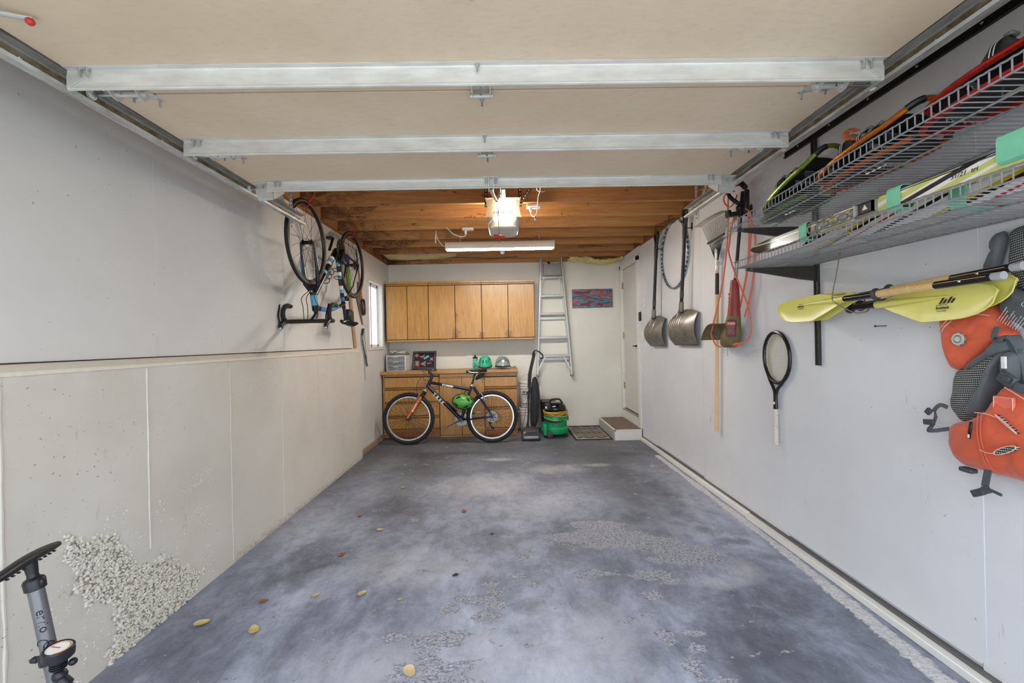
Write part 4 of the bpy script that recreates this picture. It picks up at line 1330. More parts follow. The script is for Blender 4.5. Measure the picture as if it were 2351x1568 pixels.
# ---- snow shovels
m_shov = NT('shovel_plastic')
g = m_shov.noise(22, 4, 0.6)
m_shov.set(m_shov.ramp(g, [(0.3, srgb(112, 106, 97)), (0.7, srgb(148, 142, 131))]), 0.34, 0.35)
m_shov = m_shov.m
def shovel(label, yt, zt, yb, zb, W, H, yl):
    """grip at (yt, zt), socket at (yb, zb), blade W wide from left edge yl"""
    s = thing('snow_shovel', label, 'snow shovel', (1.68, yb, zb - H), group='snow shovels hung on the right wall')
    top = Vector((1.692, yt, zt)); soc = Vector((1.672, yb, zb))
    d = (soc - top).normalized()
    MB().cyl(top + d * 0.16, soc, 0.0165, n=14).build('shaft', m_blackmetal, s)
    g = MB()
    c = top + d * 0.055
    g.tube(spline([top + d * 0.17, c + Vector((0, -0.03, 0)), c + Vector((0.0, -0.052, 0.035)), top + Vector((0, -0.035, 0.012)), top + Vector((0, 0.0, 0.020)), top + Vector((0, 0.035, 0.012)), c + Vector((0, 0.052, 0.035)), c + Vector((0, 0.03, 0)), top + d * 0.17], 5), 0.0155, 10)
    g.cyl(top + d * 0.13, top + d * 0.26, 0.022, 0.019, n=12)
    g.build('grip', m_black, s)
    MB().cyl(soc - d * 0.16, soc - d * 0.10, 0.019, n=12).build('collar', m_strap, s)
    def fn(u, v, off=0.0):
        y = yl - W * (u + 0.02 * math.sin(PI * v) * (1 - 2 * u))
        z = zb - 0.01 - H * v + 0.030 * (1 - v) * -((2 * u - 1) ** 2) * 1.2
        bulge = 0.10 * math.sin(PI * min(1, v * 0.95 + 0.02)) ** 0.8 * (1 - 0.55 * max(0, (u - 0.68) / 0.32) ** 1.4)
        rib = 0.009 * (0.5 + 0.5 * math.cos(2 * PI * u * 9)) * (1 if 0.04 < u < 0.70 else 0) * min(1, v * 6) * min(1, (1 - v) * 8)
        return (XR - 0.022 - bulge - rib - off, y, z)
    bl = MB().sheet(lambda u, v: fn(u, v), 66, 22, -0.004).build('blade', m_shov, s, smooth=50)
    MB().sheet(lambda u, v: fn(0.015 + 0.97 * u, 0.955 + 0.045 * v, 0.004), 24, 2, -0.003).build('wear_strip', M('wear_strip', (120, 110, 98), 0.4, 0.6), bl)
    a, b = Vector(fn(0.36, 0.02)), Vector(fn(0.40, 0.42))
    MB().tube([soc - d * 0.06, soc + d * 0.02, Vector(fn(0.42, 0.10)) + Vector((-0.006, 0, 0)), Vector(fn(0.43, 0.34)) + Vector((-0.002, 0, 0))], [0.022, 0.024, 0.022, 0.006], 12).build('socket', m_shov, bl)
    return s
shovel('smaller snow shovel with D-grip, hung nearest the house door', 4.63, 2.455, 4.72, 1.575, 0.44, 0.345, 4.97)
shovel('larger snow shovel with D-grip, hung beside the hoop', 3.88, 2.490, 3.98, 1.590, 0.50, 0.345, 4.25)
wall_hook('black hook under the grip of the snow shovel nearest the door', 4.64, 2.30, 0.075)
wall_hook('black hook under the grip of the snow shovel beside the hoop', 3.89, 2.33, 0.075)
# ---- hoop
t = NT('hoop_tape')
w = t.n('ShaderNodeTexWave', wave_type='RINGS')
w.inputs['Scale'].default_value = 9; w.inputs['Distortion'].default_value = 6
t.l(t.coord((1, 1, 1)), w.inputs['Vector'])
t.set(t.ramp(w.outputs['Fac'], [(0.3, srgb(34, 52, 60)), (0.5, srgb(90, 160, 176)), (0.75, srgb(44, 60, 66)), (0.9, srgb(180, 190, 180))]), 0.3)
hp = MB().tube([(1.737, 4.29 + 0.335 * math.cos(2 * PI * i / 64), 2.165 + 0.345 * math.sin(2 * PI * i / 64)) for i in range(64)], 0.0105, 8, closed=True)
hp.solo('hoop', t.m, 'teal and dark taped play hoop hung between the snow shovels', 'hoop')
MB().cyl((XR, 4.29, 2.492), (XR - 0.04, 4.29, 2.497), 0.003, n=8).solo('nail', _M['nail_steel'], 'nail holding up the teal hoop', 'nail')
# ---- leaf rake
m_ash = M('ash_handle', (222, 190, 146), 0.5, var=0.06, scale=8)
m_tine = M('spring_steel', (52, 52, 50), 0.4, 0.5)
rk = thing('leaf_rake', 'steel leaf rake hung tines up on a pale wooden handle', 'rake', (1.72, 3.45, 0.532))
MB().cyl((1.722, 3.452, 0.532), (1.722, 3.385, 1.90), 0.0145, n=14).build('handle', m_ash, rk)
hl = MB().cyl((1.722, 3.396, 1.655), (1.722, 3.388, 1.825), 0.0152, n=14).build('label_sleeve', m_print, rk)
text_mb(MB(), 'ACE  Leaf Rake', 0.014, (1.7055, 3.397, 1.80), (0, 0.05, -1), (0, -1, 0)).build('lettering', m_stripe, hl)
MB().cyl((1.722, 3.386, 1.85), (1.722, 3.380, 1.97), 0.017, 0.013, n=12).cyl((1.722, 3.383, 1.90), (1.722, 3.382, 1.915), 0.021, n=12).build('ferrule', m_galv, rk)
NT_ = 22
root = Vector((1.715, 3.375, 1.93))
tops = []
for k in range(NT_):
    q = k / (NT_ - 1)
    y = 3.61 - 0.46 * q
    z = 2.262 + 0.012 * math.sin(PI * q)
    mid = root.lerp(Vector((1.715, y, z)), 0.5)
    tp = [root + Vector((0, (0.5 - q) * 0.045, 0.0)), Vector((1.713, root.y + (y - root.y) * 0.55, root.z + (z - root.z) * 0.52)), Vector((1.718, y, z - 0.012)), Vector((1.712, y, z)), Vector((1.640, y + 0.004, z - 0.004))]
    MB().tube(tp, 0.0017, 6, up=(0, 1, 0), flat=0.8).build('tine', m_tine, rk)
MB().bar((1.706, 3.505, 2.092), (1.706, 3.232, 2.106), 0.010, 0.014).build('spreader_bar', m_blackmetal, rk)
for q in (0.0, 0.5, 1.0): pass
MB().tube(arc((1.705, 3.372, 2.005), 0.014, 0, 2 * PI, 14, (0, 1, 0), (0, 0, 1)), 0.003, 6).box((1.706, 3.355, 1.94), (1.712, 3.392, 2.01), 0.001).build('head_bracket', m_galv, rk)
MB().tube([(XR, 3.37, 1.90), (XR - 0.03, 3.37, 1.885), (XR - 0.05, 3.355, 1.885), (XR - 0.055, 3.345, 1.92)], 0.003, 6).solo('wall_hook', m_galv, 'small bent wire hook behind the rake ferrule', 'hook')
# ---- string trimmer
m_red_h = NT('faded_red_housing')
g = m_red_h.noise(9, 4, 0.6)
m_red_h.set(m_red_h.ramp(g, [(0.3, srgb(132, 46, 42)), (0.7, srgb(164, 70, 60))]), 0.45)
m_moss = NT('grass_stained_housing')
g = m_moss.noise(16, 5, 0.65)
m_moss.set(m_moss.ramp(g, [(0.3, srgb(92, 84, 52)), (0.6, srgb(122, 108, 72)), (0.8, srgb(146, 96, 74))]), 0.7)
tm = thing('string_trimmer', 'red electric string trimmer hung head down beside the rake', 'string trimmer', (1.68, 3.1, 1.23))
MB().cyl((1.69, 2.945, 2.33), (1.675, 3.04, 1.70), 0.012, n=12).build('shaft', m_blackmetal, tm)
MB().cyl((1.678, 3.018, 1.84), (1.676, 3.034, 1.735), 0.0135, n=12).build('clear_sleeve', M('clear_sleeve', (170, 172, 168), 0.2, 0.3), tm)
MB().bar((1.695, 2.905, 2.33), (1.70, 2.925, 2.15), 0.030, 0.034, (1, 0, 0), 0.008).bar((1.69, 2.905, 2.34), (1.685, 2.965, 2.405), 0.03, 0.034, (1, 0, 0), 0.008).build('handle', m_black, tm)
h2 = MB().tube(spline([(1.67, 2.945, 2.385), (1.62, 2.975, 2.375), (1.60, 2.96, 2.31), (1.64, 2.935, 2.25), (1.68, 2.94, 2.24)], 5), 0.014, 8).build('trigger_guard', m_black, tm)
MB().ball((1.665, 2.945, 2.215), 0.024, 2).build('knob', m_black, tm)
MB().bar((1.70, 2.95, 2.395), (1.69, 2.975, 2.385), 0.02, 0.02).build('trigger', m_red, tm)
def trimmer_body(z, k):
    pass
bd = MB()
prof = [(1.722, 3.042, 0.028, 0.024), (1.66, 3.045, 0.034, 0.030), (1.56, 3.052, 0.042, 0.036), (1.46, 3.062, 0.052, 0.042)]
prof2 = [(1.46, 3.062, 0.0525, 0.0425), (1.38, 3.085, 0.070, 0.052), (1.32, 3.110, 0.092, 0.058), (1.27, 3.125, 0.098, 0.056), (1.243, 3.130, 0.085, 0.048), (1.230, 3.132, 0.055, 0.03)]
def loft(m, pr):
    rings = []
    for z, y, ry, rx in pr:
        rings.append([m.v((1.672 + rx * math.cos(2 * PI * i / 20), y + ry * math.sin(2 * PI * i / 20), z)) for i in range(20)])
    for A, B in zip(rings, rings[1:]):
        for i in range(20): m.f([A[i], A[(i + 1) % 20], B[(i + 1) % 20], B[i]])
    m.f(rings[0]); m.f(rings[-1][::-1])
    return m
hs = loft(MB(), prof).build('motor_housing', m_red_h.m, tm)
lo = loft(MB(), prof2).build('spool_housing', m_moss.m, tm)
for k in range(7):
    MB().ball((1.672 - 0.026, 3.042 + 0.026 + 0.0018 * k, 1.62 - 0.026 * k), 0.008, 1, (1, 1, 1.4)).build('grip_rib', m_moss.m, hs)
ln_ = Vector((-0.62, -0.78, 0)); lu_ = Vector((0.78, -0.62, 0)); lc_ = Vector((1.632, 3.026, 1.372))
lp = MB().bar(lc_ + Vector((0.004, 0.0, 0.058)), lc_ - Vector((0.004, 0.0, 0.058)), 0.062, 0.012, ln_, 0.004).build('label_plate', M('label_maroon', (120, 40, 40), 0.4), lo)
lf_ = lc_ + ln_ * 0.0068
MB().bar(lf_ + Vector((0, 0, 0.046)), lf_ + Vector((0, 0, 0.020)), 0.048, 0.0014, ln_).build('badge', m_red, lp)
text_mb(MB(), 'TORO', 0.018, lf_ - lu_ * 0.0225 + ln_ * 0.0012 + Vector((0, 0, 0.027)), lu_, (0, 0, 1), bold=0.0005).build('lettering', m_stripe, lp)
tq = MB()
for k_, ln in enumerate(('ELECTRIC', 'trimmer', '10 inch', 'auto feed')): text_mb(tq, ln, 0.0095, lf_ - lu_ * 0.022 + ln_ * 0.0006 + Vector((0, 0, 0.004 - 0.013 * k_)), lu_, (0, 0, 1))
tq.build('small_print', M('print_green', (120, 176, 120), 0.5), lp)
gd_ = MB()
gd_.sheet(lambda u, v: (1.70 - 0.15 * u, 3.10 + 0.30 * v ** 0.9 * (0.75 + 0.25 * math.sin(PI * u)), 1.405 + 0.012 * math.sin(PI * v * 0.8) - 0.125 * v ** 2.6), 14, 10, 0.004)
gd_.build('guard', m_moss.m, tm)
MB().tube([(1.66, 3.135, 1.232), (1.655, 3.13, 1.20), (1.65, 3.115, 1.165)], 0.0012, 5).build('line_end', M('green_line', (70, 130, 90), 0.4), tm)
# ---- orange extension cord over a black hook
m_orange = M('orange_cord', (224, 112, 78), 0.5, var=0.05)
ec = thing('extension_cord', 'orange extension cord looped over a black hook by the trimmer', 'extension cord', (1.70, 3.02, 1.25))
def cordpts(l): return spline([(x, y, z) for x, y, z in l], 6)
loops = [
    [(1.655, 2.985, 2.345), (1.655, 3.067, 2.375), (1.655, 3.132, 2.35), (1.655, 3.116, 2.297), (1.655, 3.047, 2.255), (1.66, 2.993, 2.277), (1.67, 2.98, 2.32)],
    [(1.652, 3.060, 2.37), (1.655, 3.078, 2.25), (1.66, 3.098, 2.07), (1.655, 3.161, 1.774), (1.61, 3.24, 1.41), (1.60, 3.26, 1.34), (1.60, 3.20, 1.255), (1.61, 3.14, 1.235)],
    [(1.70, 3.062, 2.185), (1.69, 3.10, 2.12), (1.675, 3.105, 2.0), (1.66, 3.09, 1.93), (1.65, 2.984, 1.746), (1.68, 2.902, 1.533), (1.69, 2.876, 1.369), (1.68, 2.911, 1.282), (1.665, 3.02, 1.256)],
    [(1.70, 2.875, 2.15), (1.715, 2.90, 2.0), (1.72, 2.945, 1.816), (1.715, 3.00, 1.645), (1.705, 3.05, 1.50), (1.70, 3.10, 1.40)],
    [(1.70, 2.905, 2.17), (1.72, 2.93, 2.0), (1.728, 2.97, 1.816), (1.725, 3.02, 1.645), (1.72, 3.06, 1.52)],
    [(1.70, 2.89, 2.16), (1.72, 2.86, 2.0), (1.725, 2.885, 1.80), (1.72, 2.92, 1.62), (1.71, 2.99, 1.45)],
    [(1.665, 3.10, 2.17), (1.66, 3.112, 1.98), (1.65, 3.175, 1.70), (1.61, 3.255, 1.40), (1.605, 3.275, 1.33)],
    [(1.705, 3.075, 2.158), (1.70, 3.025, 2.205), (1.70, 2.955, 2.208), (1.70, 2.889, 2.175), (1.705, 2.858, 2.121)],
    [(1.690, 3.09, 2.14), (1.688, 3.03, 2.213), (1.688, 2.955, 2.218), (1.688, 2.885, 2.18), (1.70, 2.865, 2.11)]]
for l in loops: MB().tube(cordpts(l), 0.0052, 7).build('cord_strand', m_orange, ec)
MB().cyl((1.667, 2.995, 1.258), (1.66, 3.06, 1.252), 0.012, 0.010, n=10).build('plug', m_orange, ec)
hk = MB().box((XR - 0.005, 2.94, 2.14), (XR, 2.98, 2.24), 0.002).bar((XR - 0.004, 2.96, 2.185), (XR - 0.13, 3.00, 2.182), 0.045, 0.03, (0, 0, 1), 0.004).box((XR - 0.145, 2.985, 2.17), (XR - 0.125, 3.04, 2.215), 0.004)
hk.solo('wall_hook', m_hook, 'broad black utility hook carrying the orange cord', 'hook')
# ---- tennis racket
rq = thing('tennis_racket', 'black tennis racket with a worn white grip hung on the wall', 'tennis racket', (1.735, 2.70, 0.609))
CY, CZ, RY, RZ = 2.683, 1.175, 0.128, 0.158
hx = 1.735
def head(t, k=1.0):
    a = 2 * PI * t
    return Vector((hx, CY + RY * k * math.sin(a) + 0.004 * math.cos(a), CZ + RZ * k * math.cos(a) * (1.0 if math.cos(a) > 0 else 1.06)))
MB().tube([head(i / 48) for i in range(48)], 0.0105, 8, closed=True, flat=1.1).build('head_frame', M('racket_black', (32, 30, 29), 0.25, 0.2), rq)
tp = Vector((hx, 2.700, 0.945)); gp = Vector((hx, 2.701, 0.838))
for sg, tt in ((1, 0.345), (-1, 0.655)):
    p0 = head(tt)
    MB().tube(spline([p0, p0.lerp(tp, 0.5) + Vector((0, sg * 0.006, 0)), tp + Vector((0, sg * 0.008, 0)), gp + Vector((0, sg * 0.007, 0))], 5), 0.0100, 8).build('throat', _M['racket_black'], rq)
sb = MB()
for k in range(-7, 8):
    y = CY + k * 0.0145
    h = math.sqrt(max(0, 1 - ((y - CY) / (RY * 0.93)) ** 2)) * RZ * 0.95
    sb.cyl((hx, y, CZ - h * 1.05), (hx, y, CZ + h), 0.0008, n=4)
for k in range(-9, 10):
    z = CZ + k * 0.0155
    h = math.sqrt(max(0, 1 - ((z - CZ) / (RZ * 0.95)) ** 2)) * RY * 0.95
    sb.cyl((hx - 0.001, CY - h, z), (hx - 0.001, CY + h, z), 0.0009, n=4)
o = sb.build('strings', M('gut_string', (206, 198, 150), 0.4), rq); o['kind'] = 'stuff'
MB().tube([gp, Vector((hx, 2.703, 0.72)), Vector((hx, 2.704, 0.625)), Vector((hx, 2.704, 0.609))], [0.0150, 0.0160, 0.0168, 0.0185], 8).build('grip', M('worn_grip', (214, 206, 190), 0.7, var=0.12, scale=70), rq)
MB().box((hx - 0.0165, 2.693, 0.87), (hx - 0.0085, 2.704, 0.885), 0.001).build('decal', m_stripe, rq)
MB().cyl((XR, CY, CZ + RZ - 0.012), (XR - 0.04, CY, CZ + RZ - 0.008), 0.003, n=8).solo('nail', _M['nail_steel'], 'nail the tennis racket hangs from', 'nail')
# ---- small controls beside the house door
def switch(label, y, z):
    s = thing('light_switch', label, 'light switch', (XR, y, z), group='light switches by the house door')
    MB().box((XR - 0.006, y - 0.036, z - 0.058), (XR, y + 0.036, z + 0.058), 0.003).build('plate', m_white_pl, s)
    MB().box((XR - 0.013, y - 0.005, z - 0.011), (XR - 0.005, y + 0.005, z + 0.011), 0.002).build('toggle', m_white_pl, s)
switch('white light switch highest on the wall, right of the house door', 5.26, 1.755)
switch('white light switch at door-handle height, closest to the door frame', 5.37, 1.342)
switch('white light switch lowest of the three by the house door', 5.28, 1.203)
rm = thing('door_remote', 'small black keypad on the wall beside the house door frame', 'keypad', (XR, 5.44, 1.55))
MB().box((XR - 0.022, 5.405, 1.54), (XR, 5.465, 1.655), 0.006).build('case', m_black, rm)
MB().box((XR - 0.024, 5.418, 1.60), (XR - 0.021, 5.452, 1.645), 0.002).build('buttons', m_strap, rm)
# ================================================================== life vests hung below the shelf
def fabric(name, col, weave=0.25):
    t = NT(name)
    a = t.noise(7, 4, 0.6)
    c = t.ramp(a, [(0.3, srgb(*[int(x * 0.9) for x in col])), (0.7, srgb(*col))])
    t.set(c, 0.62)
    t.b.inputs['Sheen Weight'].default_value = 0.2
    w1 = t.n('ShaderNodeTexWave', bands_direction='Z'); w1.inputs['Scale'].default_value = 120
    t.l(t.coord(), w1.inputs['Vector'])
    t.bump(t.math('ADD', t.math('MULTIPLY', w1.outputs['Fac'], 0.08), t.noise(26, 4, 0.6)), weave, 0.010)
    return t.m
m_or = fabric('orange_nylon', (222, 96, 60))
m_gr = fabric('grey_nylon', (92, 98, 100))
t = NT('spacer_mesh')
w1 = t.n('ShaderNodeTexWave', bands_direction='Z'); w1.inputs['Scale'].default_value = 40; w1.inputs['Distortion'].default_value = 0.6; w1.inputs['Detail Scale'].default_value = 2
w2 = t.n('ShaderNodeTexWave', bands_direction='Y'); w2.inputs['Scale'].default_value = 50; w2.inputs['Distortion'].default_value = 0.8
t.l(t.coord((1, 1, 1), (0.12, 0, 0)), w1.inputs['Vector']); t.l(t.coord((1, 1, 1), (0.12, 0, 0)), w2.inputs['Vector'])
mm = t.math('MULTIPLY', t.mask(w1.outputs['Fac'], 0.35, 0.75), t.mask(w2.outputs['Fac'], 0.1, 0.5))
t.set(t.mix(mm, srgb(44, 46, 47), srgb(186, 190, 186)), 0.7)
t.bump(mm, 0.4, 0.004)
m_mesh = t.m
m_pipe = M('pale_piping', (232, 176, 156), 0.6)
m_web = M('grey_webbing', (78, 88, 94), 0.6, bump=0.2, bscale=400)
m_buckle = M('buckle_grey', (66, 72, 78), 0.4)
v1 = thing('life_vest', 'orange life vest with a round badge and grey mesh back, hung behind the paddles', 'life vest', (1.70, 1.45, 1.17), group='life vests on the right wall')
pad(MB(), smooth2([(1.418, 1.654), (1.372, 1.662), (1.31, 1.655), (1.24, 1.63), (1.22, 1.52), (1.24, 1.42), (1.325, 1.412), (1.389, 1.442), (1.408, 1.477), (1.426, 1.533), (1.421, 1.598)]), 1.748, 0.040, 7, 1.0, 0.004).build('mesh_back', m_mesh, v1)
pad(MB(), smooth2([(1.440, 1.657), (1.461, 1.641), (1.464, 1.611), (1.455, 1.58), (1.492, 1.525), (1.455, 1.520), (1.430, 1.59), (1.425, 1.64)]), 1.735, 0.03, 4, 2.0, 0.003).build('shoulder_strap', m_gr, v1)
lab = pad(MB(), smooth2([(1.418, 1.46), (1.384, 1.440), (1.349, 1.415), (1.29, 1.400), (1.30, 1.35), (1.352, 1.300), (1.386, 1.325), (1.424, 1.356), (1.446, 1.394)]), 1.745, 0.050, 6, 3.0, 0.004).build('label_panel', m_gr, v1)
tx = MB()
u_ = Vector((0.0, 0.62, -0.78)).normalized(); w_ = Vector((0, -0.78, -0.62)).normalized() * -1
u_ = Vector((0, 0.55, 0.84)).normalized(); w_ = Vector((0, 0.84, -0.55)).normalized()
u_ = Vector((0, -0.55, 0.84)).normalized(); w_ = Vector((0, 0.84, 0.55)).normalized()
rt = random.Random(9)
for k in range(9):
    ln = ''.join(rt.choice('abcdefilmnorstuv  ') for _ in range(22 - (k % 3) * 4))
    text_mb(tx, ln, 0.0058, Vector((1.6915, 1.425, 1.345)) - w_ * (0.0085 * k), u_, w_)
o = tx.build('care_print', M('label_white', (216, 220, 220), 0.6), lab); o['kind'] = 'stuff'
MB().tube(arc((1.6915, 1.350, 1.395), 0.007, 0, 2 * PI, 16, (0, 1, 0), (0, 0, 1)), 0.0009, 5).build('care_symbol', _M['label_white'], lab)
front = pad(MB(), smooth2([(1.649, 1.353), (1.63, 1.395), (1.559, 1.42), (1.463, 1.41), (1.431, 1.336), (1.405, 1.295), (1.451, 1.259), (1.501, 1.216), (1.552, 1.165), (1.602, 1.163), (1.618, 1.189), (1.638, 1.264)]), 1.745, 0.058, 8, 5.0, 0.010).build('front_panel', m_or, v1)
bg = Vector((1.682, 1.543, 1.283))
bdg = MB().lathe([(0, 0.0), (0.0215, 0.0), (0.0215, 0.004), (0.0, 0.0045)], bg, (-1, 0, 0), 24).build('round_badge', M('badge_silver', (206, 206, 200), 0.4, 0.2), front)
nt = MB()
for k in range(8):
    a = 2 * PI * k / 8
    nt.ball(bg + Vector((-0.001, 0.0215 * math.cos(a), 0.0215 * math.sin(a))), 0.006, 1, (0.4, 1, 1))
nt.build('badge_rim', M('badge_teal', (128, 150, 150), 0.4), bdg)
ry = MB()
for k in range(24):
    a = 2 * PI * k / 24
    ry.bar(bg + Vector((-0.0049, 0.010 * math.cos(a), 0.010 * math.sin(a))), bg + Vector((-0.0046, 0.016 * math.cos(a), 0.016 * math.sin(a))), 0.0009, 0.0006, (1, 0, 0))
o = ry.build('badge_rays', m_print, bdg); o['kind'] = 'stuff'
for pts in ([(1.640, 1.315), (1.60, 1.345), (1.56, 1.385)], [(1.632, 1.285), (1.60, 1.33), (1.55, 1.365), (1.49, 1.372), (1.45, 1.365)]):
    MB().tube(spline([(1.690 if i else 1.71, a, b) for i, (a, b) in enumerate(pts)], 6), 0.0026, 6).build('piping', m_pipe, front)
pad(MB(), smooth2([(1.418, 1.305), (1.395, 1.275), (1.395, 1.245), (1.45, 1.215), (1.52, 1.165), (1.56, 1.155), (1.53, 1.195), (1.46, 1.25)]), 1.745, 0.062, 4, 7.0, 0.006).build('hem_binding', m_gr, v1)
MB().ribbon(spline([(1.69, 1.425, 1.325), (1.68, 1.428, 1.288), (1.68, 1.41, 1.282), (1.68, 1.39, 1.280), (1.69, 1.383, 1.25), (1.70, 1.376, 1.20), (1.705, 1.372, 1.14), (1.70, 1.35, 1.10)], 5), 0.018, 0.003, Vector((0.1, 1, 0.3))).build('waist_strap', m_web, v1)
v2 = thing('life_vest', 'orange life vest with mesh side pockets and buckles hung lowest on the right wall', 'life vest', (1.70, 1.40, 0.72), group='life vests on the right wall')
pad(MB(), smooth2([(1.581, 1.161), (1.525, 1.185), (1.471, 1.224), (1.422, 1.250), (1.410, 1.23), (1.426, 1.175), (1.448, 1.104), (1.470, 1.00), (1.556, 0.965), (1.588, 0.989), (1.606, 1.02), (1.600, 1.071)]), 1.735, 0.055, 6, 11.0, 0.004).build('mesh_back', m_mesh, v2)
pad(MB(), smooth2([(1.418, 1.245), (1.408, 1.225), (1.424, 1.17), (1.446, 1.10), (1.474, 1.02), (1.53, 0.985), (1.50, 1.04), (1.465, 1.10), (1.445, 1.18)]), 1.73, 0.075, 4, 12.0, 0.004).build('side_binding', m_gr, v2)
pad(MB(), smooth2([(1.402, 1.238), (1.372, 1.236), (1.368, 1.192), (1.376, 1.142), (1.398, 1.130), (1.406, 1.165)]), 1.72, 0.06, 4, 13.0, 0.003).build('shoulder_strap', m_gr, v2)
MB().box((1.652, 1.374, 1.185), (1.660, 1.386, 1.225), 0.001).build('white_tag', m_stripe, v2)
fr = pad(MB(), smooth2([(1.392, 1.140), (1.416, 1.101), (1.437, 1.067), (1.469, 1.027), (1.53, 0.985), (1.587, 0.958), (1.597, 0.903), (1.590, 0.859), (1.561, 0.817), (1.516, 0.808), (1.442, 0.808), (1.353, 0.808), (1.25, 0.80), (1.16, 0.84), (1.14, 0.95), (1.18, 1.06), (1.26, 1.12), (1.33, 1.13)]), 1.735, 0.105, 9, 21.0, 0.009).build('front_panel', m_or, v2)
MB().box((1.636, 1.337, 1.036), (1.642, 1.398, 1.094), 0.002).build('square_patch', M('coral_patch', (226, 112, 92), 0.5), fr)
MB().tube([(1.635, a, b) for a, b in ((1.341, 1.040), (1.394, 1.040), (1.394, 1.090), (1.341, 1.090))], 0.0018, 6, closed=True).build('patch_frame', m_pipe, fr)
for c, ry_, rz, tilt in (((1.616, 1.345, 1.008), 0.036, 0.014, 0.7), ((1.614, 1.348, 0.922), 0.034, 0.016, -0.45)):
    pts = [(c[0], c[1] + ry_ * math.cos(a) * math.cos(tilt) - rz * math.sin(a) * math.sin(tilt) * -1, c[2] + ry_ * math.cos(a) * math.sin(tilt) + rz * math.sin(a) * math.cos(tilt)) for a in [2 * PI * i / 24 for i in range(24)]]
    e = MB(); vs = [e.v(p) for p in pts]; vs2 = [e.v((p[0] + 0.012, p[1], p[2])) for p in pts]; e.f(vs)
    for i in range(24): e.f([vs[i], vs[(i + 1) % 24], vs2[(i + 1) % 24], vs2[i]])
    q = e.build('mesh_vent', m_mesh, fr)
    MB().tube([(p[0] - 0.001, p[1], p[2]) for p in pts], 0.0017, 6, closed=True).build('piping', m_pipe, q)
for pts in ([(1.62, 1.44, 1.03), (1.617, 1.40, 1.031), (1.616, 1.372, 1.024)], [(1.618, 1.425, 0.905), (1.614, 1.40, 0.90), (1.613, 1.375, 0.905)], [(1.632, 1.36, 1.125), (1.628, 1.33, 1.11), (1.625, 1.28, 1.08)]):
    MB().tube(spline(pts, 5), 0.0016, 6).build('seam_piping', m_pipe, fr)
for y in (1.438, 1.428):
    MB().tube(spline([(1.632, y, 1.03), (1.622, y - 0.004, 0.95), (1.63, y - 0.02, 0.86), (1.66, y - 0.03, 0.825)], 5), 0.0018, 6).build('seam', m_or, fr)
zp = MB().bar((1.624, 1.454, 0.995), (1.620, 1.457, 0.955), 0.010, 0.006, (1, 0, 0), 0.002).bar((1.620, 1.456, 0.958), (1.620, 1.459, 0.935), 0.008, 0.004, (1, 0, 0)).build('zip_pull', m_black, fr)
MB().box((1.616, 1.455, 0.937), (1.6185, 1.461, 0.950), 0.0008).build('zip_tab', m_stripe, zp)
MB().bar((1.655, 1.392, 1.165), (1.648, 1.345, 1.135), 0.040, 0.016, (1, 0, 0), 0.004).bar((1.64, 1.372, 1.158), (1.64, 1.352, 1.146), 0.018, 0.01, (1, 0, 0), 0.002).build('shoulder_buckle', m_buckle, v2)
MB().ribbon(spline([(1.65, 1.36, 1.14), (1.645, 1.33, 1.125), (1.645, 1.27, 1.115)], 4), 0.03, 0.003, Vector((0, 0.3, 1))).build('shoulder_webbing', m_web, v2)
MB().ribbon(spline([(1.70, 1.605, 1.02), (1.705, 1.637, 1.024), (1.70, 1.655, 1.0), (1.69, 1.64, 0.98), (1.69, 1.655, 0.94), (1.69, 1.672, 0.918), (1.69, 1.645, 0.922), (1.70, 1.60, 0.938)], 5), 0.015, 0.003, Vector((0.25, 0.5, 1))).build('side_strap', m_web, v2)
MB().bar((1.685, 1.655, 1.005), (1.685, 1.672, 0.985), 0.022, 0.012, (1, 0, 0), 0.003).bar((1.685, 1.640, 0.955), (1.685, 1.685, 0.950), 0.022, 0.010, (1, 0, 0), 0.003).build('side_buckle', m_buckle, v2)
MB().ribbon(spline([(1.66, 1.430, 0.862), (1.662, 1.440, 0.82), (1.665, 1.452, 0.765)], 4), 0.024, 0.003, Vector((0.1, 1, 0))).build('hem_strap', m_web, v2)
MB().bar((1.66, 1.450, 0.752), (1.662, 1.490, 0.728), 0.024, 0.012, (1, 0, 0), 0.003).bar((1.66, 1.455, 0.752), (1.664, 1.435, 0.765), 0.026, 0.010, (1, 0, 0), 0.003).bar((1.66, 1.45, 0.766), (1.662, 1.398, 0.756), 0.010, 0.006, (1, 0, 0), 0.002).build('hem_buckle', m_buckle, v2)
MB().box((1.67, 1.50, 0.795), (1.70, 1.545, 0.812), 0.004).build('side_tab', m_buckle, v2)
MB().box((XR - 0.01, 1.20, 1.70), (XR, 1.26, 1.74), 0.002).cyl((XR, 1.23, 1.72), (XR - 0.10, 1.23, 1.735), 0.008, n=10).solo('wall_hook', m_hook, 'black peg the life vests hang from', 'hook')
# ================================================================== door, window and step at the far end
dr = MB().box((XR + 0.028, 5.578, 0.288), (XR + 0.068, 6.318, 2.338), 0.002).struct('door_1', m_wall, label='off-white flush door to the house on the right wall')
for y0, y1, z0, z1 in ((5.500, 5.572, 0.13, 2.405), (6.322, 6.378, 0.13, 2.405), (5.500, 6.378, 2.343, 2.410)):
    MB().box((XR - 0.012, y0, z0), (XR + 0.10, y1, z1), 0.003).build('casing', m_trim, dr)
MB().box((XR - 0.004, 5.572, 0.13), (XR + 0.02, 6.322, 0.262), 0.002).build('riser_board', m_trim, dr)
MB().box((XR - 0.012, 5.572, 0.262), (XR + 0.09, 6.322, 0.276), 0.002).build('threshold', M('aluminium', (176, 172, 164), 0.4, 0.7), dr)
MB().box((XR + 0.03, 5.578, 0.276), (XR + 0.066, 6.318, 0.289)).build('door_sweep', m_black, dr)
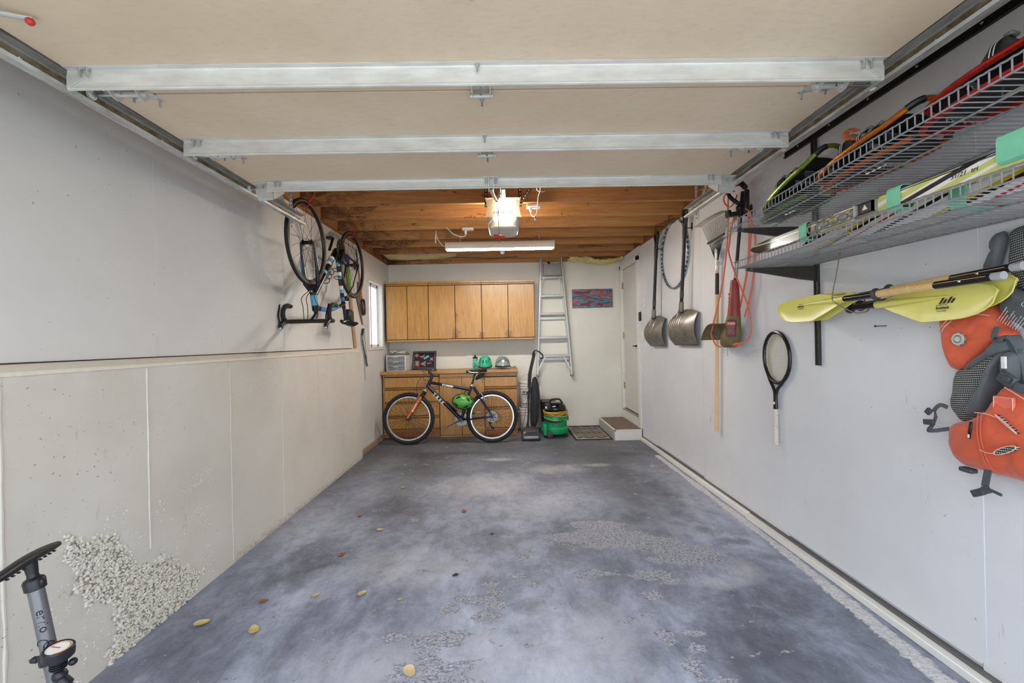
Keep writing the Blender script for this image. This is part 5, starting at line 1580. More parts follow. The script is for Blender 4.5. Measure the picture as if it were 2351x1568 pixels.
for z in (2.11, 1.366, 0.622):
    MB().box((XR + 0.012, 6.296, z - 0.045), (XR + 0.030, 6.326, z + 0.045), 0.003).cyl((XR + 0.016, 6.318, z - 0.048), (XR + 0.016, 6.318, z + 0.048), 0.006, n=8).build('hinge', M('brass_hinge', (190, 170, 120), 0.35, 0.8), dr)
hd = MB().lathe([(0, 0), (0.026, 0), (0.026, 0.006), (0.012, 0.010), (0.012, 0.045), (0, 0.045)], (XR + 0.028, 5.628, 1.214), (-1, 0, 0), 16).bar((XR - 0.015, 5.628, 1.214), (XR - 0.02, 5.735, 1.212), 0.016, 0.018, bev=0.004)
hd.build('lever_handle', M('dark_bronze', (40, 36, 32), 0.35, 0.6), dr)

wn_ = MB()
wx = XL - 0.085
for y0, y1, z0, z1 in ((WY0, WY0 + 0.045, WZ0, WZ1), (WY1 - 0.045, WY1, WZ0, WZ1), (WY0, WY1, WZ1 - 0.045, WZ1), (WY0, WY1, WZ0, WZ0 + 0.035), (WY0 + 0.255, WY0 + 0.30, WZ0, WZ1)):
    wn_.box((wx - 0.02, y0, z0), (wx + 0.03, y1, z1), 0.003)
win = wn_.struct('window_1', m_white_pl, label='white sliding window in the left wall beside the cabinets')
t = NT('obscure_glass')
t.set((0.96, 0.98, 0.98, 1), 0.35, 0.0)
t.b.inputs['Transmission Weight'].default_value = 1.0
t.b.inputs['IOR'].default_value = 1.05
t.bump(t.noise(120, 3, 0.6), 0.15, 0.002)
for y0, y1, dx in ((WY0 + 0.04, WY0 + 0.26, 0.012), (WY0 + 0.295, WY1 - 0.04, -0.004)):
    MB().box((wx + dx, y0, WZ0 + 0.03), (wx + dx + 0.004, y1, WZ1 - 0.04)).build('pane', t.m, win)
for y0, y1, z0, z1 in ((WY0 - 0.002, WY0 + 0.003, WZ0, WZ1), (WY1 - 0.003, WY1 + 0.002, WZ0, WZ1), (WY0, WY1, WZ1 - 0.003, WZ1 + 0.002), (WY0, WY1, WZ0 - 0.002, WZ0 + 0.003)):
    MB().box((XL - 0.15, y0, z0), (XL + 0.001, y1, z1)).build('reveal', m_trim, win)
for y0, y1, z0, z1 in ((WY0 - 0.055, WY0, WZ0 - 0.04, WZ1 + 0.055), (WY1, WY1 + 0.04, WZ0 - 0.04, WZ1 + 0.055), (WY0, WY1, WZ1, WZ1 + 0.055), (WY0, WY1, WZ0 - 0.04, WZ0)):
    MB().box((XL, y0, z0), (XL + 0.012, y1, z1), 0.003).build('casing', m_wall, win)

st = thing('entry_step', 'low white wooden step with a brown carpeted tread below the house door', 'step', (1.57, 5.89, 0))
MB().box((1.388, 5.440, 0.0), (XR - 0.014, 5.456, 0.126), 0.002).build('front_board', m_trim, st)
MB().box((1.388, 5.456, 0.0), (1.404, 6.345, 0.126), 0.002).build('side_board', M('scuffed_board', (186, 182, 172), 0.6, var=0.12), st)
MB().box((1.385, 5.437, 0.122), (1.404, 6.348, 0.138), 0.002).box((1.385, 5.437, 0.122), (XR - 0.014, 5.456, 0.138), 0.002).build('edge_trim', m_trim, st)
MB().box((1.402, 5.454, 0.115), (XR - 0.014, 6.345, 0.139), 0.003).build('carpet_tread', M('brown_carpet', (124, 108, 92), 0.95, var=0.2, scale=25, bump=0.5, bscale=400), st)

mt = thing('door_mat', 'grey rubber door mat with dark raised zigzags before the step', 'door mat', (1.13, 5.92, 0), group=None)
m_mat = M('mat_grey', (158, 149, 136), 0.95, var=0.12, scale=60, bump=0.4, bscale=300)
m_matd = M('mat_dark', (46, 42, 38), 0.95)
MB().box((0.886, 5.508, 0.0), (1.378, 6.325, 0.009), 0.003).build('backing', m_matd, mt)
MB().box((0.908, 5.530, 0.006), (1.356, 6.303, 0.013), 0.003).build('pile', m_mat, mt)
for k in range(8):
    y = 5.60 + 0.092 * k
    pts = [(0.935 + 0.079 * i, y + (0.045 if i % 2 else -0.02), 0.0135) for i in range(6)]
    m = MB()
    wdt = 0.020 if k % 3 else 0.034
    for i in range(5):
        m.bar(pts[i], pts[i + 1], wdt, 0.003)
    m.build('zigzag', m_matd, mt)

# ================================================================== cabinets
t = NT('maple_veneer')
g = t.noise(7, 5, 0.65, t.coord((6, 6, 0.5)), 0.8)
b = t.noise(1.2, 3, 0.5, t.coord())
c = t.ramp(g, [(0.25, srgb(152, 106, 46)), (0.5, srgb(178, 129, 63)), (0.75, srgb(195, 147, 82))])
c = t.mix(t.math('MULTIPLY', t.mask(b, 0.4, 0.7), 0.35), c, srgb(204, 160, 104))
sp = t.attr('wear').outputs['Fac']
sm = t.mask(t.math('ADD', sp, t.math('MULTIPLY', t.math('SUBTRACT', t.noise(38, 5, 0.75), 0.5), 1.6)), 0.58, 0.7)
c = t.mix(t.math('MULTIPLY', sm, 0.7), c, srgb(120, 74, 34))
t.set(c, 0.36)
t.b.inputs['Coat Weight'].default_value = 0.25
t.b.inputs['Coat Roughness'].default_value = 0.25
m_maple = t.m
m_groove = M('cabinet_groove', (58, 34, 18), 0.7)  # shade of the gaps between fronts, put into a dark colour
m_plinth = M('plinth_brown', (150, 92, 56), 0.6, var=0.15)
def shift_uv(o, k):
    """moves the grain so that no two fronts repeat: mesh and object move by opposite amounts"""
    v = Vector((0.37 * k, 0.0, 0.53 * k))
    o.data.transform(Matrix.Translation(v)); o.location -= v
kk = [0]
def front(name, parent, lo, hi, wear=None):
    n = 14
    m = MB().box(lo, hi, 0.0025)
    o = m.build(name, m_maple, parent)
    if wear:
        # finger-worn corners: subdivided front with a wear weight
        bm = bmesh.new(); bm.from_mesh(o.data)
        bmesh.ops.subdivide_edges(bm, edges=[e for e in bm.edges if e.calc_length() > 0.2], cuts=12, use_grid_fill=True)
        bm.to_mesh(o.data); bm.free()
        w = wmat(o)
        a = o.data.attributes.new('wear', 'FLOAT', 'POINT')
        vals = []
        for q in o.data.vertices:
            p = w @ q.co
            vals.append(max([0] + [1 - math.hypot((p.x - cx) / rx, (p.z - cz) / rz) for cx, cz, rx, rz in wear]))
        a.data.foreach_set('value', vals)
    kk[0] += 1
    shift_uv(o, kk[0])
    return o
# upper units
UZ0, UZ1, UYF = 1.340, 2.195, 6.075
wears = [(-0.715, 1.38, 0.16, 0.30), (-0.335, 1.40, 0.10, 0.18), (0.05, 1.38, 0.14, 0.24), (-0.70, 1.7, 0.05, 0.2)]
for (x0, x1), lab in (((-1.703, -1.0955), 'maple wall cabinet with two narrow doors next to the window'), ((-1.0945, -0.3325), 'middle maple wall cabinet with two doors, worn at the lower corner'), ((-0.3315, 0.428), 'maple wall cabinet with two doors beside the ladder')):
    u = thing('wall_cabinet', lab, 'cabinet', ((x0 + x1) / 2, YB - 0.002, UZ0), group='maple wall cabinets')
    MB().box((x0, UYF + 0.020, UZ0), (x1, YB - 0.001, UZ1), 0.002).build('carcass', m_maple, u)
    MB().box((x0 + 0.002, UYF + 0.004, UZ1 - 0.03), (x1 - 0.002, UYF + 0.021, UZ1), 0.002).build('top_rail', m_maple, u)
    MB().box((x0 + 0.002, UYF + 0.004, UZ1 - 0.052), (x1 - 0.002, UYF + 0.020, UZ1 - 0.034), 0.004).build('finger_moulding', m_maple, u)
    MB().box((x0 + 0.002, UYF + 0.006, UZ0), (x1 - 0.002, UYF + 0.021, UZ0 + 0.022), 0.003).build('bottom_rail', m_maple, u)
    MB().box((x0, UYF + 0.016, UZ0 + 0.002), (x1, UYF + 0.022, UZ1 - 0.002)).build('shadow_gap', m_groove, u)
    xm = (x0 + x1) / 2
    for a, b in ((x0 + 0.004, xm - 0.004), (xm + 0.004, x1 - 0.004)):
        front('cabinet_door', u, (a, UYF, UZ0 + 0.030), (b, UYF + 0.016, UZ1 - 0.062), wears)
# base units
BYF = 5.885
def base_unit(lab, x0, x1):
    u = thing('base_cabinet', lab, 'cabinet', ((x0 + x1) / 2, 6.1, 0), group='maple base cabinets')
    return u
u = base_unit('maple drawer cabinet in the corner behind the bike front wheel', -1.715, -0.931)
MB().box((-1.715, BYF + 0.018, 0.0), (-0.931, YB - 0.002, 0.885), 0.002).build('carcass', m_maple, u)
MB().box((-1.69, BYF + 0.012, 0.10), (-0.935, BYF + 0.019, 0.875)).build('shadow_gap', m_groove, u)
MB().box((-1.69, BYF + 0.03 - 0.03, 0.006), (-0.935, BYF + 0.0185, 0.100), 0.002).build('plinth', m_plinth, u)
for z0, z1 in ((0.703, 0.847), (0.503, 0.672), (0.312, 0.477), (0.128, 0.282)):
    d = front('drawer', u, (-1.688, BYF, z0), (-0.938, BYF + 0.014, z1 - 0.008))
    MB().box((-1.688, BYF + 0.003, z0 - 0.017), (-0.938, BYF + 0.015, z0 - 0.008), 0.003).box((-1.688, BYF + 0.003, z0 - 0.030), (-0.938, BYF + 0.015, z0 - 0.021), 0.003).build('finger_moulding', m_maple, u)
MB().box((-1.688, BYF + 0.002, 0.852), (-0.938, BYF + 0.016, 0.884), 0.003).build('top_rail', m_maple, u)
u = base_unit('maple two-door cabinet behind the bike frame, reaching the floor', -0.929, -0.309)
MB().box((-0.929, BYF + 0.004, 0.0), (-0.309, YB - 0.002, 0.885), 0.002).build('carcass', m_maple, u)
MB().box((-0.925, BYF - 0.004, 0.004), (-0.313, BYF + 0.005, 0.88)).build('shadow_gap', m_groove, u)
for a, b in ((-0.926, -0.6225), (-0.6175, -0.312)):
    front('cabinet_door', u, (a, BYF - 0.016, 0.036), (b, BYF, 0.818))
    MB().box((a, BYF - 0.012, 0.003), (b, BYF, 0.018), 0.003).box((a, BYF - 0.012, 0.020), (b, BYF, 0.033), 0.003).build('bottom_rail', m_maple, u)
    MB().box((a, BYF - 0.012, 0.822), (b, BYF, 0.836), 0.003).build('finger_moulding', m_maple, u)
MB().box((-0.926, BYF - 0.014, 0.840), (-0.312, BYF, 0.884), 0.003).build('top_rail', m_maple, u)
u = base_unit('maple drawer cabinet at the right end of the counter beside the vacuum', -0.307, 0.148)
MB().box((-0.307, BYF + 0.018, 0.0), (0.148, YB - 0.002, 0.885), 0.002).build('carcass', m_maple, u)
MB().box((-0.303, BYF + 0.012, 0.08), (0.144, BYF + 0.019, 0.875)).build('shadow_gap', m_groove, u)
MB().box((-0.303, BYF, 0.006), (0.144, BYF + 0.0185, 0.080), 0.002).build('plinth', m_plinth, u)
for z0, z1 in ((0.691, 0.825), (0.408, 0.655), (0.119, 0.377)):
    front('drawer', u, (-0.302, BYF, z0), (0.143, BYF + 0.014, z1 - 0.008))
    MB().box((-0.302, BYF + 0.003, z0 - 0.018), (0.143, BYF + 0.015, z0 - 0.008), 0.003).box((-0.302, BYF + 0.003, z0 - 0.033), (0.143, BYF + 0.015, z0 - 0.022), 0.003).build('finger_moulding', m_maple, u)
MB().box((-0.302, BYF + 0.002, 0.832), (0.143, BYF + 0.016, 0.884), 0.003).build('top_rail', m_maple, u)
MB().box((0.10, BYF - 0.02, 0.0), (0.165, BYF + 0.10, 0.022), 0.004).build('foot_block', M('foot_wood', (132, 104, 76), 0.7), u)
wt = thing('worktop', 'maple worktop laid across the three base cabinets', 'worktop', (-0.78, 6.1, 0.885))
MB().box((-1.735, 5.855, 0.888), (0.168, YB - 0.001, 0.922), 0.004).build('slab', M('worktop_maple', (176, 140, 84), 0.4, var=0.14, scale=5), wt)
MB().box((-1.735, 5.850, 0.884), (0.170, 5.872, 0.924), 0.005).build('front_edge', m_maple, wt)
ZW = 0.9225

# ------------------------------------------------------------------ things on the worktop
og = thing('drawer_organizer', 'small white three-drawer plastic organizer on the left of the worktop', 'organizer', (-1.555, 6.15, ZW))
og.rotation_euler = (0, 0, R(-4))
ox0, ox1, oy0, oy1, oz = -1.690, -1.420, 6.00, 6.28, ZW
b = MB()
for lo, hi in (((ox0, oy0, oz), (ox0 + 0.012, oy1, oz + 0.222)), ((ox1 - 0.012, oy0, oz), (ox1, oy1, oz + 0.222)), ((ox0, oy0, oz + 0.212), (ox1, oy1, oz + 0.224)), ((ox0, oy0, oz), (ox1, oy1, oz + 0.010)), ((ox0, oy1 - 0.01, oz), (ox1, oy1, oz + 0.222)), ((ox0, oy0, oz + 0.074), (ox1, oy1, oz + 0.080)), ((ox0, oy0, oz + 0.143), (ox1, oy1, oz + 0.149))):
    b.box(lo, hi, 0.002)
b.build('case', m_white_pl, og)
t = NT('clear_drawer')
t.set((0.86, 0.89, 0.9, 1), 0.12); t.b.inputs['Transmission Weight'].default_value = 0.85; t.b.inputs['IOR'].default_value = 1.15
rr = random.Random(3)
for k in range(3):
    z0 = oz + 0.012 + 0.069 * k
    d = MB().box((ox0 + 0.014, oy0 - 0.004, z0), (ox1 - 0.014, oy0 + 0.002, z0 + 0.060), 0.001).build('drawer', t.m, og)
    MB().box((ox0 + 0.10, oy0 - 0.012, z0 + 0.048), (ox1 - 0.10, oy0 - 0.003, z0 + 0.056), 0.002).build('pull', m_white_pl, d)
    it = MB()
    for q in range(26):
        c = Vector((rr.uniform(ox0 + 0.03, ox1 - 0.03), rr.uniform(oy0 + 0.03, oy0 + 0.10), z0 + rr.uniform(0.004, 0.03)))
        s = rr.uniform(0.006, 0.016)
        it.box(c - Vector((s, s, s * 0.5)), c + Vector((s, s, s * 0.5)), 0.001, rot=Euler((rr.random(), rr.random(), rr.random() * 3)).to_matrix())
    o = it.build('small_hardware', M('oddments_%d' % k, ((196, 196, 194), (120, 122, 124), (214, 210, 202))[k], 0.5, var=0.3), d); o['kind'] = 'stuff'
def cloth(u, v):
    x, y = -1.685 + 0.27 * u, 6.03 + 0.22 * v
    return (x, y, ZW + 0.229 + 0.020 + 0.016 * mnoise.noise((x * 16, y * 16, 1)) + 0.012 * mnoise.noise((x * 40, y * 40, 1)) + 0.012 * (1 - u))
MB().sheet(cloth, 26, 18, 0.012).solo('cloth', M('rag_grey_green', (120, 128, 116), 0.9, var=0.35, scale=22), 'crumpled grey and green rag on top of the plastic organizer', 'rag')
MB().sheet(lambda u, v: Vector(cloth(0.05 + 0.8 * u, 0.1 + 0.5 * v)) + Vector((0.02, -0.02, 0.014)), 22, 12, 0.006).solo('cloth', M('rag_white', (214, 210, 204), 0.9, var=0.15, scale=30), 'folded pale rag lying over the green one on the organizer', 'rag')

# quilted-looking picture leaning on the wall
pc = thing('shape_picture', 'dark framed picture of coral and teal cut-out shapes leaning on the wall', 'picture', (-1.218, 6.30, ZW + 0.005), (R(-14), 0, 0))
m_navy = M('navy_canvas', (30, 26, 44), 0.7, var=0.2)
def C(*a): return a
MB().box((-0.172, 0, 0), (0.172, 0.016, 0.272), 0.002).build('board', m_navy, pc, world=False)
m_cor = M('coral_felt', (204, 132, 122), 0.9); m_rst = M('rust_felt', (170, 88, 58), 0.9); m_tea = M('teal_felt', (84, 190, 178), 0.9); m_crm = M('cream_stitch', (216, 206, 200), 0.8)
FY = -0.0015
def felt(nm, poly, mt, cx, cz, sc=1.0, rot=0.0, lift=0.0):
    c_, s_ = math.cos(rot), math.sin(rot)
    q = [((x * c_ - y * s_) * sc, (x * s_ + y * c_) * sc) for x, y in poly]
    MB().prism(q, (cx, FY - lift, cz), (1, 0, 0), (0, 0, 1), (0, 1, 0), 0.004).build(nm, mt, pc, smooth=0, world=False)
circ = lambda r, n=18: [(r * math.cos(2 * PI * i / n), r * math.sin(2 * PI * i / n)) for i in range(n)]
felt('disc', circ(0.030), m_rst, -0.112, 0.212); felt('disc_centre', circ(0.016), m_tea, -0.112, 0.212, lift=0.001)
felt('crescent', [(-0.045, 0.012), (-0.02, 0.0), (0.01, 0.004), (0.035, 0.03), (0.045, 0.045), (0.03, 0.0), (0.0, -0.022), (-0.02, -0.012)], m_cor, -0.035, 0.195)
felt('block', [(-0.045, -0.014), (0.045, -0.014), (0.038, 0.0), (0.045, 0.018), (-0.045, 0.016), (-0.038, 0.0)], m_tea, 0.030, 0.178, rot=0.5)
felt('star', [(0.028, 0.028), (0.0, 0.012), (-0.028, 0.028), (-0.013, 0.0), (-0.028, -0.028), (0.0, -0.012), (0.028, -0.028), (0.013, 0.0)], m_cor, 0.108, 0.150)
felt('bar', [(-0.034, -0.045), (-0.02, -0.04), (0.02, -0.045), (0.034, -0.04), (0.032, 0.045), (0.02, 0.04), (-0.02, 0.045), (-0.034, 0.04)], m_rst, -0.105, 0.085); felt('bar_centre', [(-0.011, -0.028), (0.011, -0.028), (0.011, 0.028), (-0.011, 0.028)], m_tea, -0.105, 0.085, lift=0.001)
felt('triangle', [(-0.048, -0.005), (0.030, -0.042), (0.034, 0.038)], m_cor, -0.012, 0.085); felt('triangle_centre', [(-0.012, -0.006), (0.024, -0.026), (0.026, 0.018)], m_rst, -0.008, 0.085, lift=0.001)
felt('dot', circ(0.014), m_rst, 0.082, 0.088); felt('dot', circ(0.011), m_tea, 0.056, 0.086); felt('dot', circ(0.011), m_rst, 0.098, 0.092)
for (x0, z0), (x1, z1), nn in (((-0.155, 0.257), (0.155, 0.257), 20), ((0.155, 0.257), (0.155, 0.018), 15), ((0.155, 0.018), (-0.155, 0.018), 20), ((-0.155, 0.018), (-0.155, 0.257), 15)):
    d = Vector((x1 - x0, 0, z1 - z0)); L_ = d.length; d.normalize(); nrm = Vector((-d.z, 0, d.x))
    pts = [Vector((x0, FY, z0)) + d * (L_ * i / (2 * nn)) + nrm * (0.004 if i % 2 else -0.002) for i in range(2 * nn + 1)]
    MB().tube(pts, 0.0018, 4).build('rickrack', m_crm, pc, world=False)

ol = thing('wall_outlet', 'white double outlet plate on the back wall above the worktop', 'outlet', (-0.552, YB, 1.126))
MB().box((-0.586, YB - 0.007, 1.070), (-0.518, YB, 1.182), 0.003).build('plate', m_white_pl, ol)
for z in (1.106, 1.146):
    q = MB().lathe([(0, 0), (0.016, 0), (0.016, 0.003), (0, 0.003)], (-0.552, YB - 0.006, z), (0, -1, 0), 16).build('socket', m_white_pl, ol)
    MB().box((-0.5595, YB - 0.0098, z - 0.002), (-0.5575, YB - 0.0088, z + 0.008)).box((-0.5465, YB - 0.0098, z - 0.002), (-0.5445, YB - 0.0088, z + 0.008)).cyl((-0.552, YB - 0.0088, z - 0.008), (-0.552, YB - 0.0098, z - 0.008), 0.0025, n=8).build('slots', m_gap, q)

bt = thing('water_bottle', 'mint squeeze bottle with a black cap on the worktop', 'bottle', (-0.446, 6.15, ZW))
MB().lathe([(0, 0), (0.034, 0), (0.037, 0.004), (0.037, 0.095), (0.031, 0.108), (0.031, 0.116), (0.036, 0.124), (0.036, 0.15), (0.030, 0.156), (0, 0.156)], (-0.446, 6.15, ZW), n=24).build('flask', M('mint_bottle', (96, 200, 172), 0.4), bt)
MB().lathe([(0.033, 0.150), (0.036, 0.153), (0.036, 0.170), (0.026, 0.176), (0.012, 0.180), (0.012, 0.192), (0.015, 0.194), (0.014, 0.200), (0, 0.201)], (-0.446, 6.15, ZW), n=24).build('cap', m_black, bt)
lt_ = MB()
for k, ch in enumerate('BMB'):
    text_mb(lt_, ch, 0.036, (-0.459 + 0.004 * (k % 2), 6.1125, ZW + 0.068 - 0.030 * k), (1, 0, 0), (0, 0, 1), bold=0.001)
lt_.build('lettering', m_print, bt)

def helmet(name, label, M4, shellm, trim, vents, W=0.105, L_=0.135, Hh=0.125, vent_mat=None, visor=False, cat='bicycle helmet'):
    s = thing(name, label, cat)
    s.matrix_basis = M4
    def sh(k=1.0, z0=0.0):
        def fn(u, v):
            a = 2 * PI * u
            b = PI / 2 * v
            x = L_ * k * math.cos(a) * math.cos(b) ** 0.75
            y = W * k * math.sin(a) * math.cos(b) ** 0.75
            return (x, y, z0 + Hh * k * math.sin(b) ** 0.95 - (0.018 if z0 == 0 else 0) * max(0, -math.cos(a)) * (1 - v))
        return fn
    MB().grid(sh(0.965), 36, 12, True).build('liner', m_black, s, world=False)
    f = sh(1.0, 0.016)
    MB().grid(lambda u, v: f(u, v * 0.999), 36, 12, True).build('shell', shellm, s, world=False)
    MB().tube([Vector(sh(1.0, 0)(i / 36, 0.02)) for i in range(36)], 0.008, 8, closed=True).build('rim', trim, s, world=False)
    for a0, a1, v0, v1, w in vents:
        # teardrop vent following the shell
        m = MB()
        up_, dn = [], []
        for i in range(9):
            q = i / 8
            a = a0 + (a1 - a0) * q
            vv = v0 + (v1 - v0) * q
            wd = w * math.sin(PI * q) ** 0.7
            up_.append(Vector(f(a, min(0.97, vv + wd))) * 1.012); dn.append(Vector(f(a, max(0.02, vv - wd))) * 1.012)
        A = [m.v(p) for p in up_]; B = [m.v(p) for p in dn]
        for i in range(8): m.f([A[i], A[i + 1], B[i + 1], B[i]])
        m.build('vent', vent_mat or m_black, s, world=False)
    return s
vset = [(0.70, 0.84, 0.30, 0.36, 0.07), (0.70, 0.82, 0.55, 0.62, 0.06), (0.80, 0.92, 0.20, 0.30, 0.06), (0.60, 0.70, 0.45, 0.50, 0.07), (0.84, 0.94, 0.48, 0.56, 0.06), (0.58, 0.68, 0.22, 0.25, 0.06), (0.93, 1.03, 0.30, 0.36, 0.06), (0.97, 1.06, 0.58, 0.60, 0.06),
        (0.48, 0.56, 0.35, 0.38, 0.06), (0.12, 0.24, 0.32, 0.38, 0.07), (0.28, 0.40, 0.32, 0.38, 0.07), (0.16, 0.3, 0.6, 0.62, 0.06)]
helmet('bike_helmet', 'mint green bicycle helmet standing on the worktop by the bottle', Matrix.Translation((-0.302, 6.14, ZW + 0.036)) @ Matrix.Rotation(R(-90), 4, 'Z') @ Matrix.Rotation(R(10), 4, 'Y'), M('mint_shell', (64, 190, 148), 0.3), m_black,
       [(0.93, 0.985, 0.34, 0.40, 0.13), (0.015, 0.07, 0.40, 0.34, 0.13), (0.86, 0.91, 0.2, 0.5, 0.05), (0.09, 0.14, 0.5, 0.2, 0.05), (0.8, 0.86, 0.4, 0.6, 0.08), (0.14, 0.2, 0.6, 0.4, 0.08)], 0.098, 0.13, 0.140)
h2_ = helmet('bike_helmet', 'silver bicycle helmet with long vents on the right of the worktop', Matrix.Translation((-0.048, 6.14, ZW + 0.028)) @ Matrix.Rotation(R(-84), 4, 'Z'), M('silver_shell', (170, 184, 180), 0.25, 0.35), m_black,
       [(0.96, 0.99, 0.25, 0.75, 0.09), (0.01, 0.05, 0.75, 0.25, 0.09), (0.90, 0.955, 0.2, 0.62, 0.09), (0.06, 0.11, 0.62, 0.2, 0.09), (0.85, 0.9, 0.15, 0.4, 0.07), (0.11, 0.16, 0.4, 0.15, 0.07)], 0.108, 0.13, 0.132)
MB().tube(spline([(0.06, 0.09, 0.0), (0.05, 0.14, -0.008), (0.03, 0.175, -0.008)], 5), 0.004, 6).ball((0.03, 0.175, -0.006), 0.009, 2).build('chin_strap', m_black, h2_, world=False)

# ------------------------------------------------------------------ ladder, painting
m_alu = NT('worn_aluminium')
g = m_alu.noise(60, 5, 0.75)
m_alu.set(m_alu.mix(m_alu.mask(g, 0.58, 0.72), srgb(200, 200, 195), srgb(140, 126, 110)), 0.38, 0.55)
m_alu = m_alu.m
ld = thing('step_ladder', 'folded aluminium stepladder hung on the back wall', 'ladder', (0.72, 6.32, 0.786))
LY = 6.315
def lx(z, side):     # rail centre lines
    q = (2.57 - z) / (2.57 - 0.786)
    return (0.556 - 0.088 * q) if side < 0 else (0.855 + 0.128 * q)
for sd in (-1, 1):
    MB().bar((lx(2.57, sd), LY, 2.575), (lx(0.80, sd), LY, 0.80), 0.028, 0.060, (0, 1, 0), 0.003).build('rail', m_alu, ld)
    MB().bar((lx(2.50, sd) - sd * 0.03, LY + 0.045, 2.50), (lx(0.80, sd) - sd * 0.005, LY + 0.045, 0.82), 0.022, 0.020, (0, 1, 0), 0.002).build('back_rail', m_alu, ld)
    MB().box((lx(0.79, sd) - 0.022, LY - 0.036, 0.772), (lx(0.79, sd) + 0.022, LY + 0.036, 0.805), 0.006).build('foot', M('ladder_foot', (150, 140, 124), 0.7), ld)
    MB().bar((lx(2.26, sd), LY - 0.03, 2.17), (lx(2.26, sd) - sd * 0.085, LY - 0.03, 2.262), 0.016, 0.004, (0, 1, 0)).build('top_brace', m_alu, ld)
    MB().bar((lx(0.86, sd), LY - 0.03, 0.86), (lx(1.09, sd) - sd * 0.11, LY - 0.03, 1.085), 0.020, 0.004, (0, 1, 0)).build('bottom_brace', m_alu, ld)
    MB().tube([(lx(2.26, sd) - sd * 0.03, LY - 0.035, 2.24), (lx(2.26, sd) - sd * 0.035, LY - 0.037, 2.16)], 0.004, 6).build('spreader_pin', m_bolt, ld)
for z in (2.262, 1.990, 1.722, 1.367, 1.094):
    a, b = lx(z, -1) + 0.012, lx(z, 1) - 0.012
    s_ = MB().box((a, LY - 0.036, z - 0.026), (b, LY + 0.03, z + 0.006), 0.003).build('step', m_alu, ld)
    MB().box((a, LY - 0.038, z - 0.006), (b, LY - 0.034, z - 0.002)).build('tread_line', M('tread_grey', (140, 136, 128), 0.5, 0.4), s_)
for z in (1.655, 1.045):
    MB().box((lx(z, -1) + 0.01, LY + 0.035, z - 0.03), (lx(z, 1) - 0.01, LY + 0.055, z + 0.012), 0.003).build('back_rung', m_alu, ld)
m_tray = M('tray_aluminium', (168, 170, 166), 0.35, 0.6, var=0.12)
sp_ = MB().box((0.592, LY - 0.034, 2.284), (0.850, LY - 0.028, 2.456), 0.004).build('pail_shelf', m_tray, ld)
for r in (0.072, 0.052, 0.034):
    MB().tube([(0.721 + r * 1.1 * math.cos(PI / 8 + PI / 4 * k), LY - 0.036, 2.37 + r * math.sin(PI / 8 + PI / 4 * k)) for k in range(8)], 0.0025, 6, closed=True).build('embossed_octagon', m_alu, sp_)
MB().box((0.555, LY - 0.02, 2.56), (0.86, LY + 0.03, 2.585), 0.004).build('top_cap', m_alu, ld)
MB().box((0.66, YB - 0.012, 2.455), (0.70, YB, 2.50), 0.002).tube([(0.68, YB, 2.47), (0.68, YB - 0.05, 2.465), (0.68, YB - 0.11, 2.48)], 0.004, 6).solo('wall_hook', m_hook, 'hook behind the top of the ladder', 'hook')

t = NT('marbled_paint')
w = t.noise(2.6, 2, 0.5, t.coord((1.5, 1, 6.5)), 1.0)
t.set(t.ramp(w, [(0.0, srgb(122, 46, 34)), (0.40, srgb(140, 54, 40)), (0.435, srgb(60, 44, 50)), (0.445, srgb(44, 142, 176)), (0.515, srgb(40, 132, 170)), (0.525, srgb(60, 40, 44)), (0.54, srgb(186, 72, 48)), (0.60, srgb(196, 84, 58)), (0.62, srgb(52, 150, 180)), (0.70, srgb(140, 52, 40))], 'LINEAR'), 0.4)
pt = thing('abstract_painting', 'wide unframed canvas of swirled rust red and teal on the back wall', 'painting', (1.328, YB, 1.796))
MB().box((1.022, YB - 0.022, 1.796), (1.633, YB - 0.0, 2.077), 0.002).build('canvas', t.m, pt)
MB().box((1.019, YB - 0.0155, 1.793), (1.636, YB - 0.0005, 2.080), 0.001).build('edge', M('canvas_edge', (206, 204, 198), 0.7), pt)

# ------------------------------------------------------------------ cleaning gear by the back wall
m_pail = M('white_pail', (222, 219, 212), 0.4, var=0.04)
def pail(label, cx, cy, z0, lid):
    s = thing('plastic_bucket', label, 'bucket', (cx, cy, z0), group='stacked plastic buckets')
    MB().lathe([(0, 0), (0.128, 0), (0.131, 0.004), (0.144, 0.27), (0.150, 0.272), (0.150, 0.284), (0.145, 0.286), (0.146, 0.305), (0.153, 0.307), (0.153, 0.319), (0.147, 0.321), (0.148, 0.345), (0.155, 0.347), (0.155, 0.364), (0.150, 0.368), (0.146, 0.368), (0.140, 0.34), (0.0, 0.34)], (cx, cy, z0), n=36).build('pail', m_pail, s)
    MB().tube([(cx + 0.157 * math.cos(a), cy - 0.02 - 0.10 * math.sin(a), z0 + 0.31 + lid * math.sin(a)) for a in [PI * i / 16 for i in range(17)]], 0.002, 6).build('bail', m_track, s)
    for sx in (-1, 1):
        MB().ball((cx + sx * 0.153, cy, z0 + 0.30), 0.014, 2).build('bail_ear', m_pail, s)
    return s
pb1 = pail('lower white plastic bucket standing on the floor behind the upright vacuum', 0.325, 6.08, 0.0, -0.05)
pb2 = pail('upper white plastic bucket with printed label, stacked on the other bucket', 0.325, 6.08, 0.370, 0.17)
def on_pail(cx, cy, r, x, z):
    a = math.asin(max(-1, min(1, (x - cx) / r)))
    return Vector((x, cy - r * math.cos(a) - 0.0015, z))
tg = MB()
tgm = MB()
text_mb(tgm, 'drylok', 0.062, (0, 0, 0), (1, 0, 0), (0, 0, 1), bold=0.001)
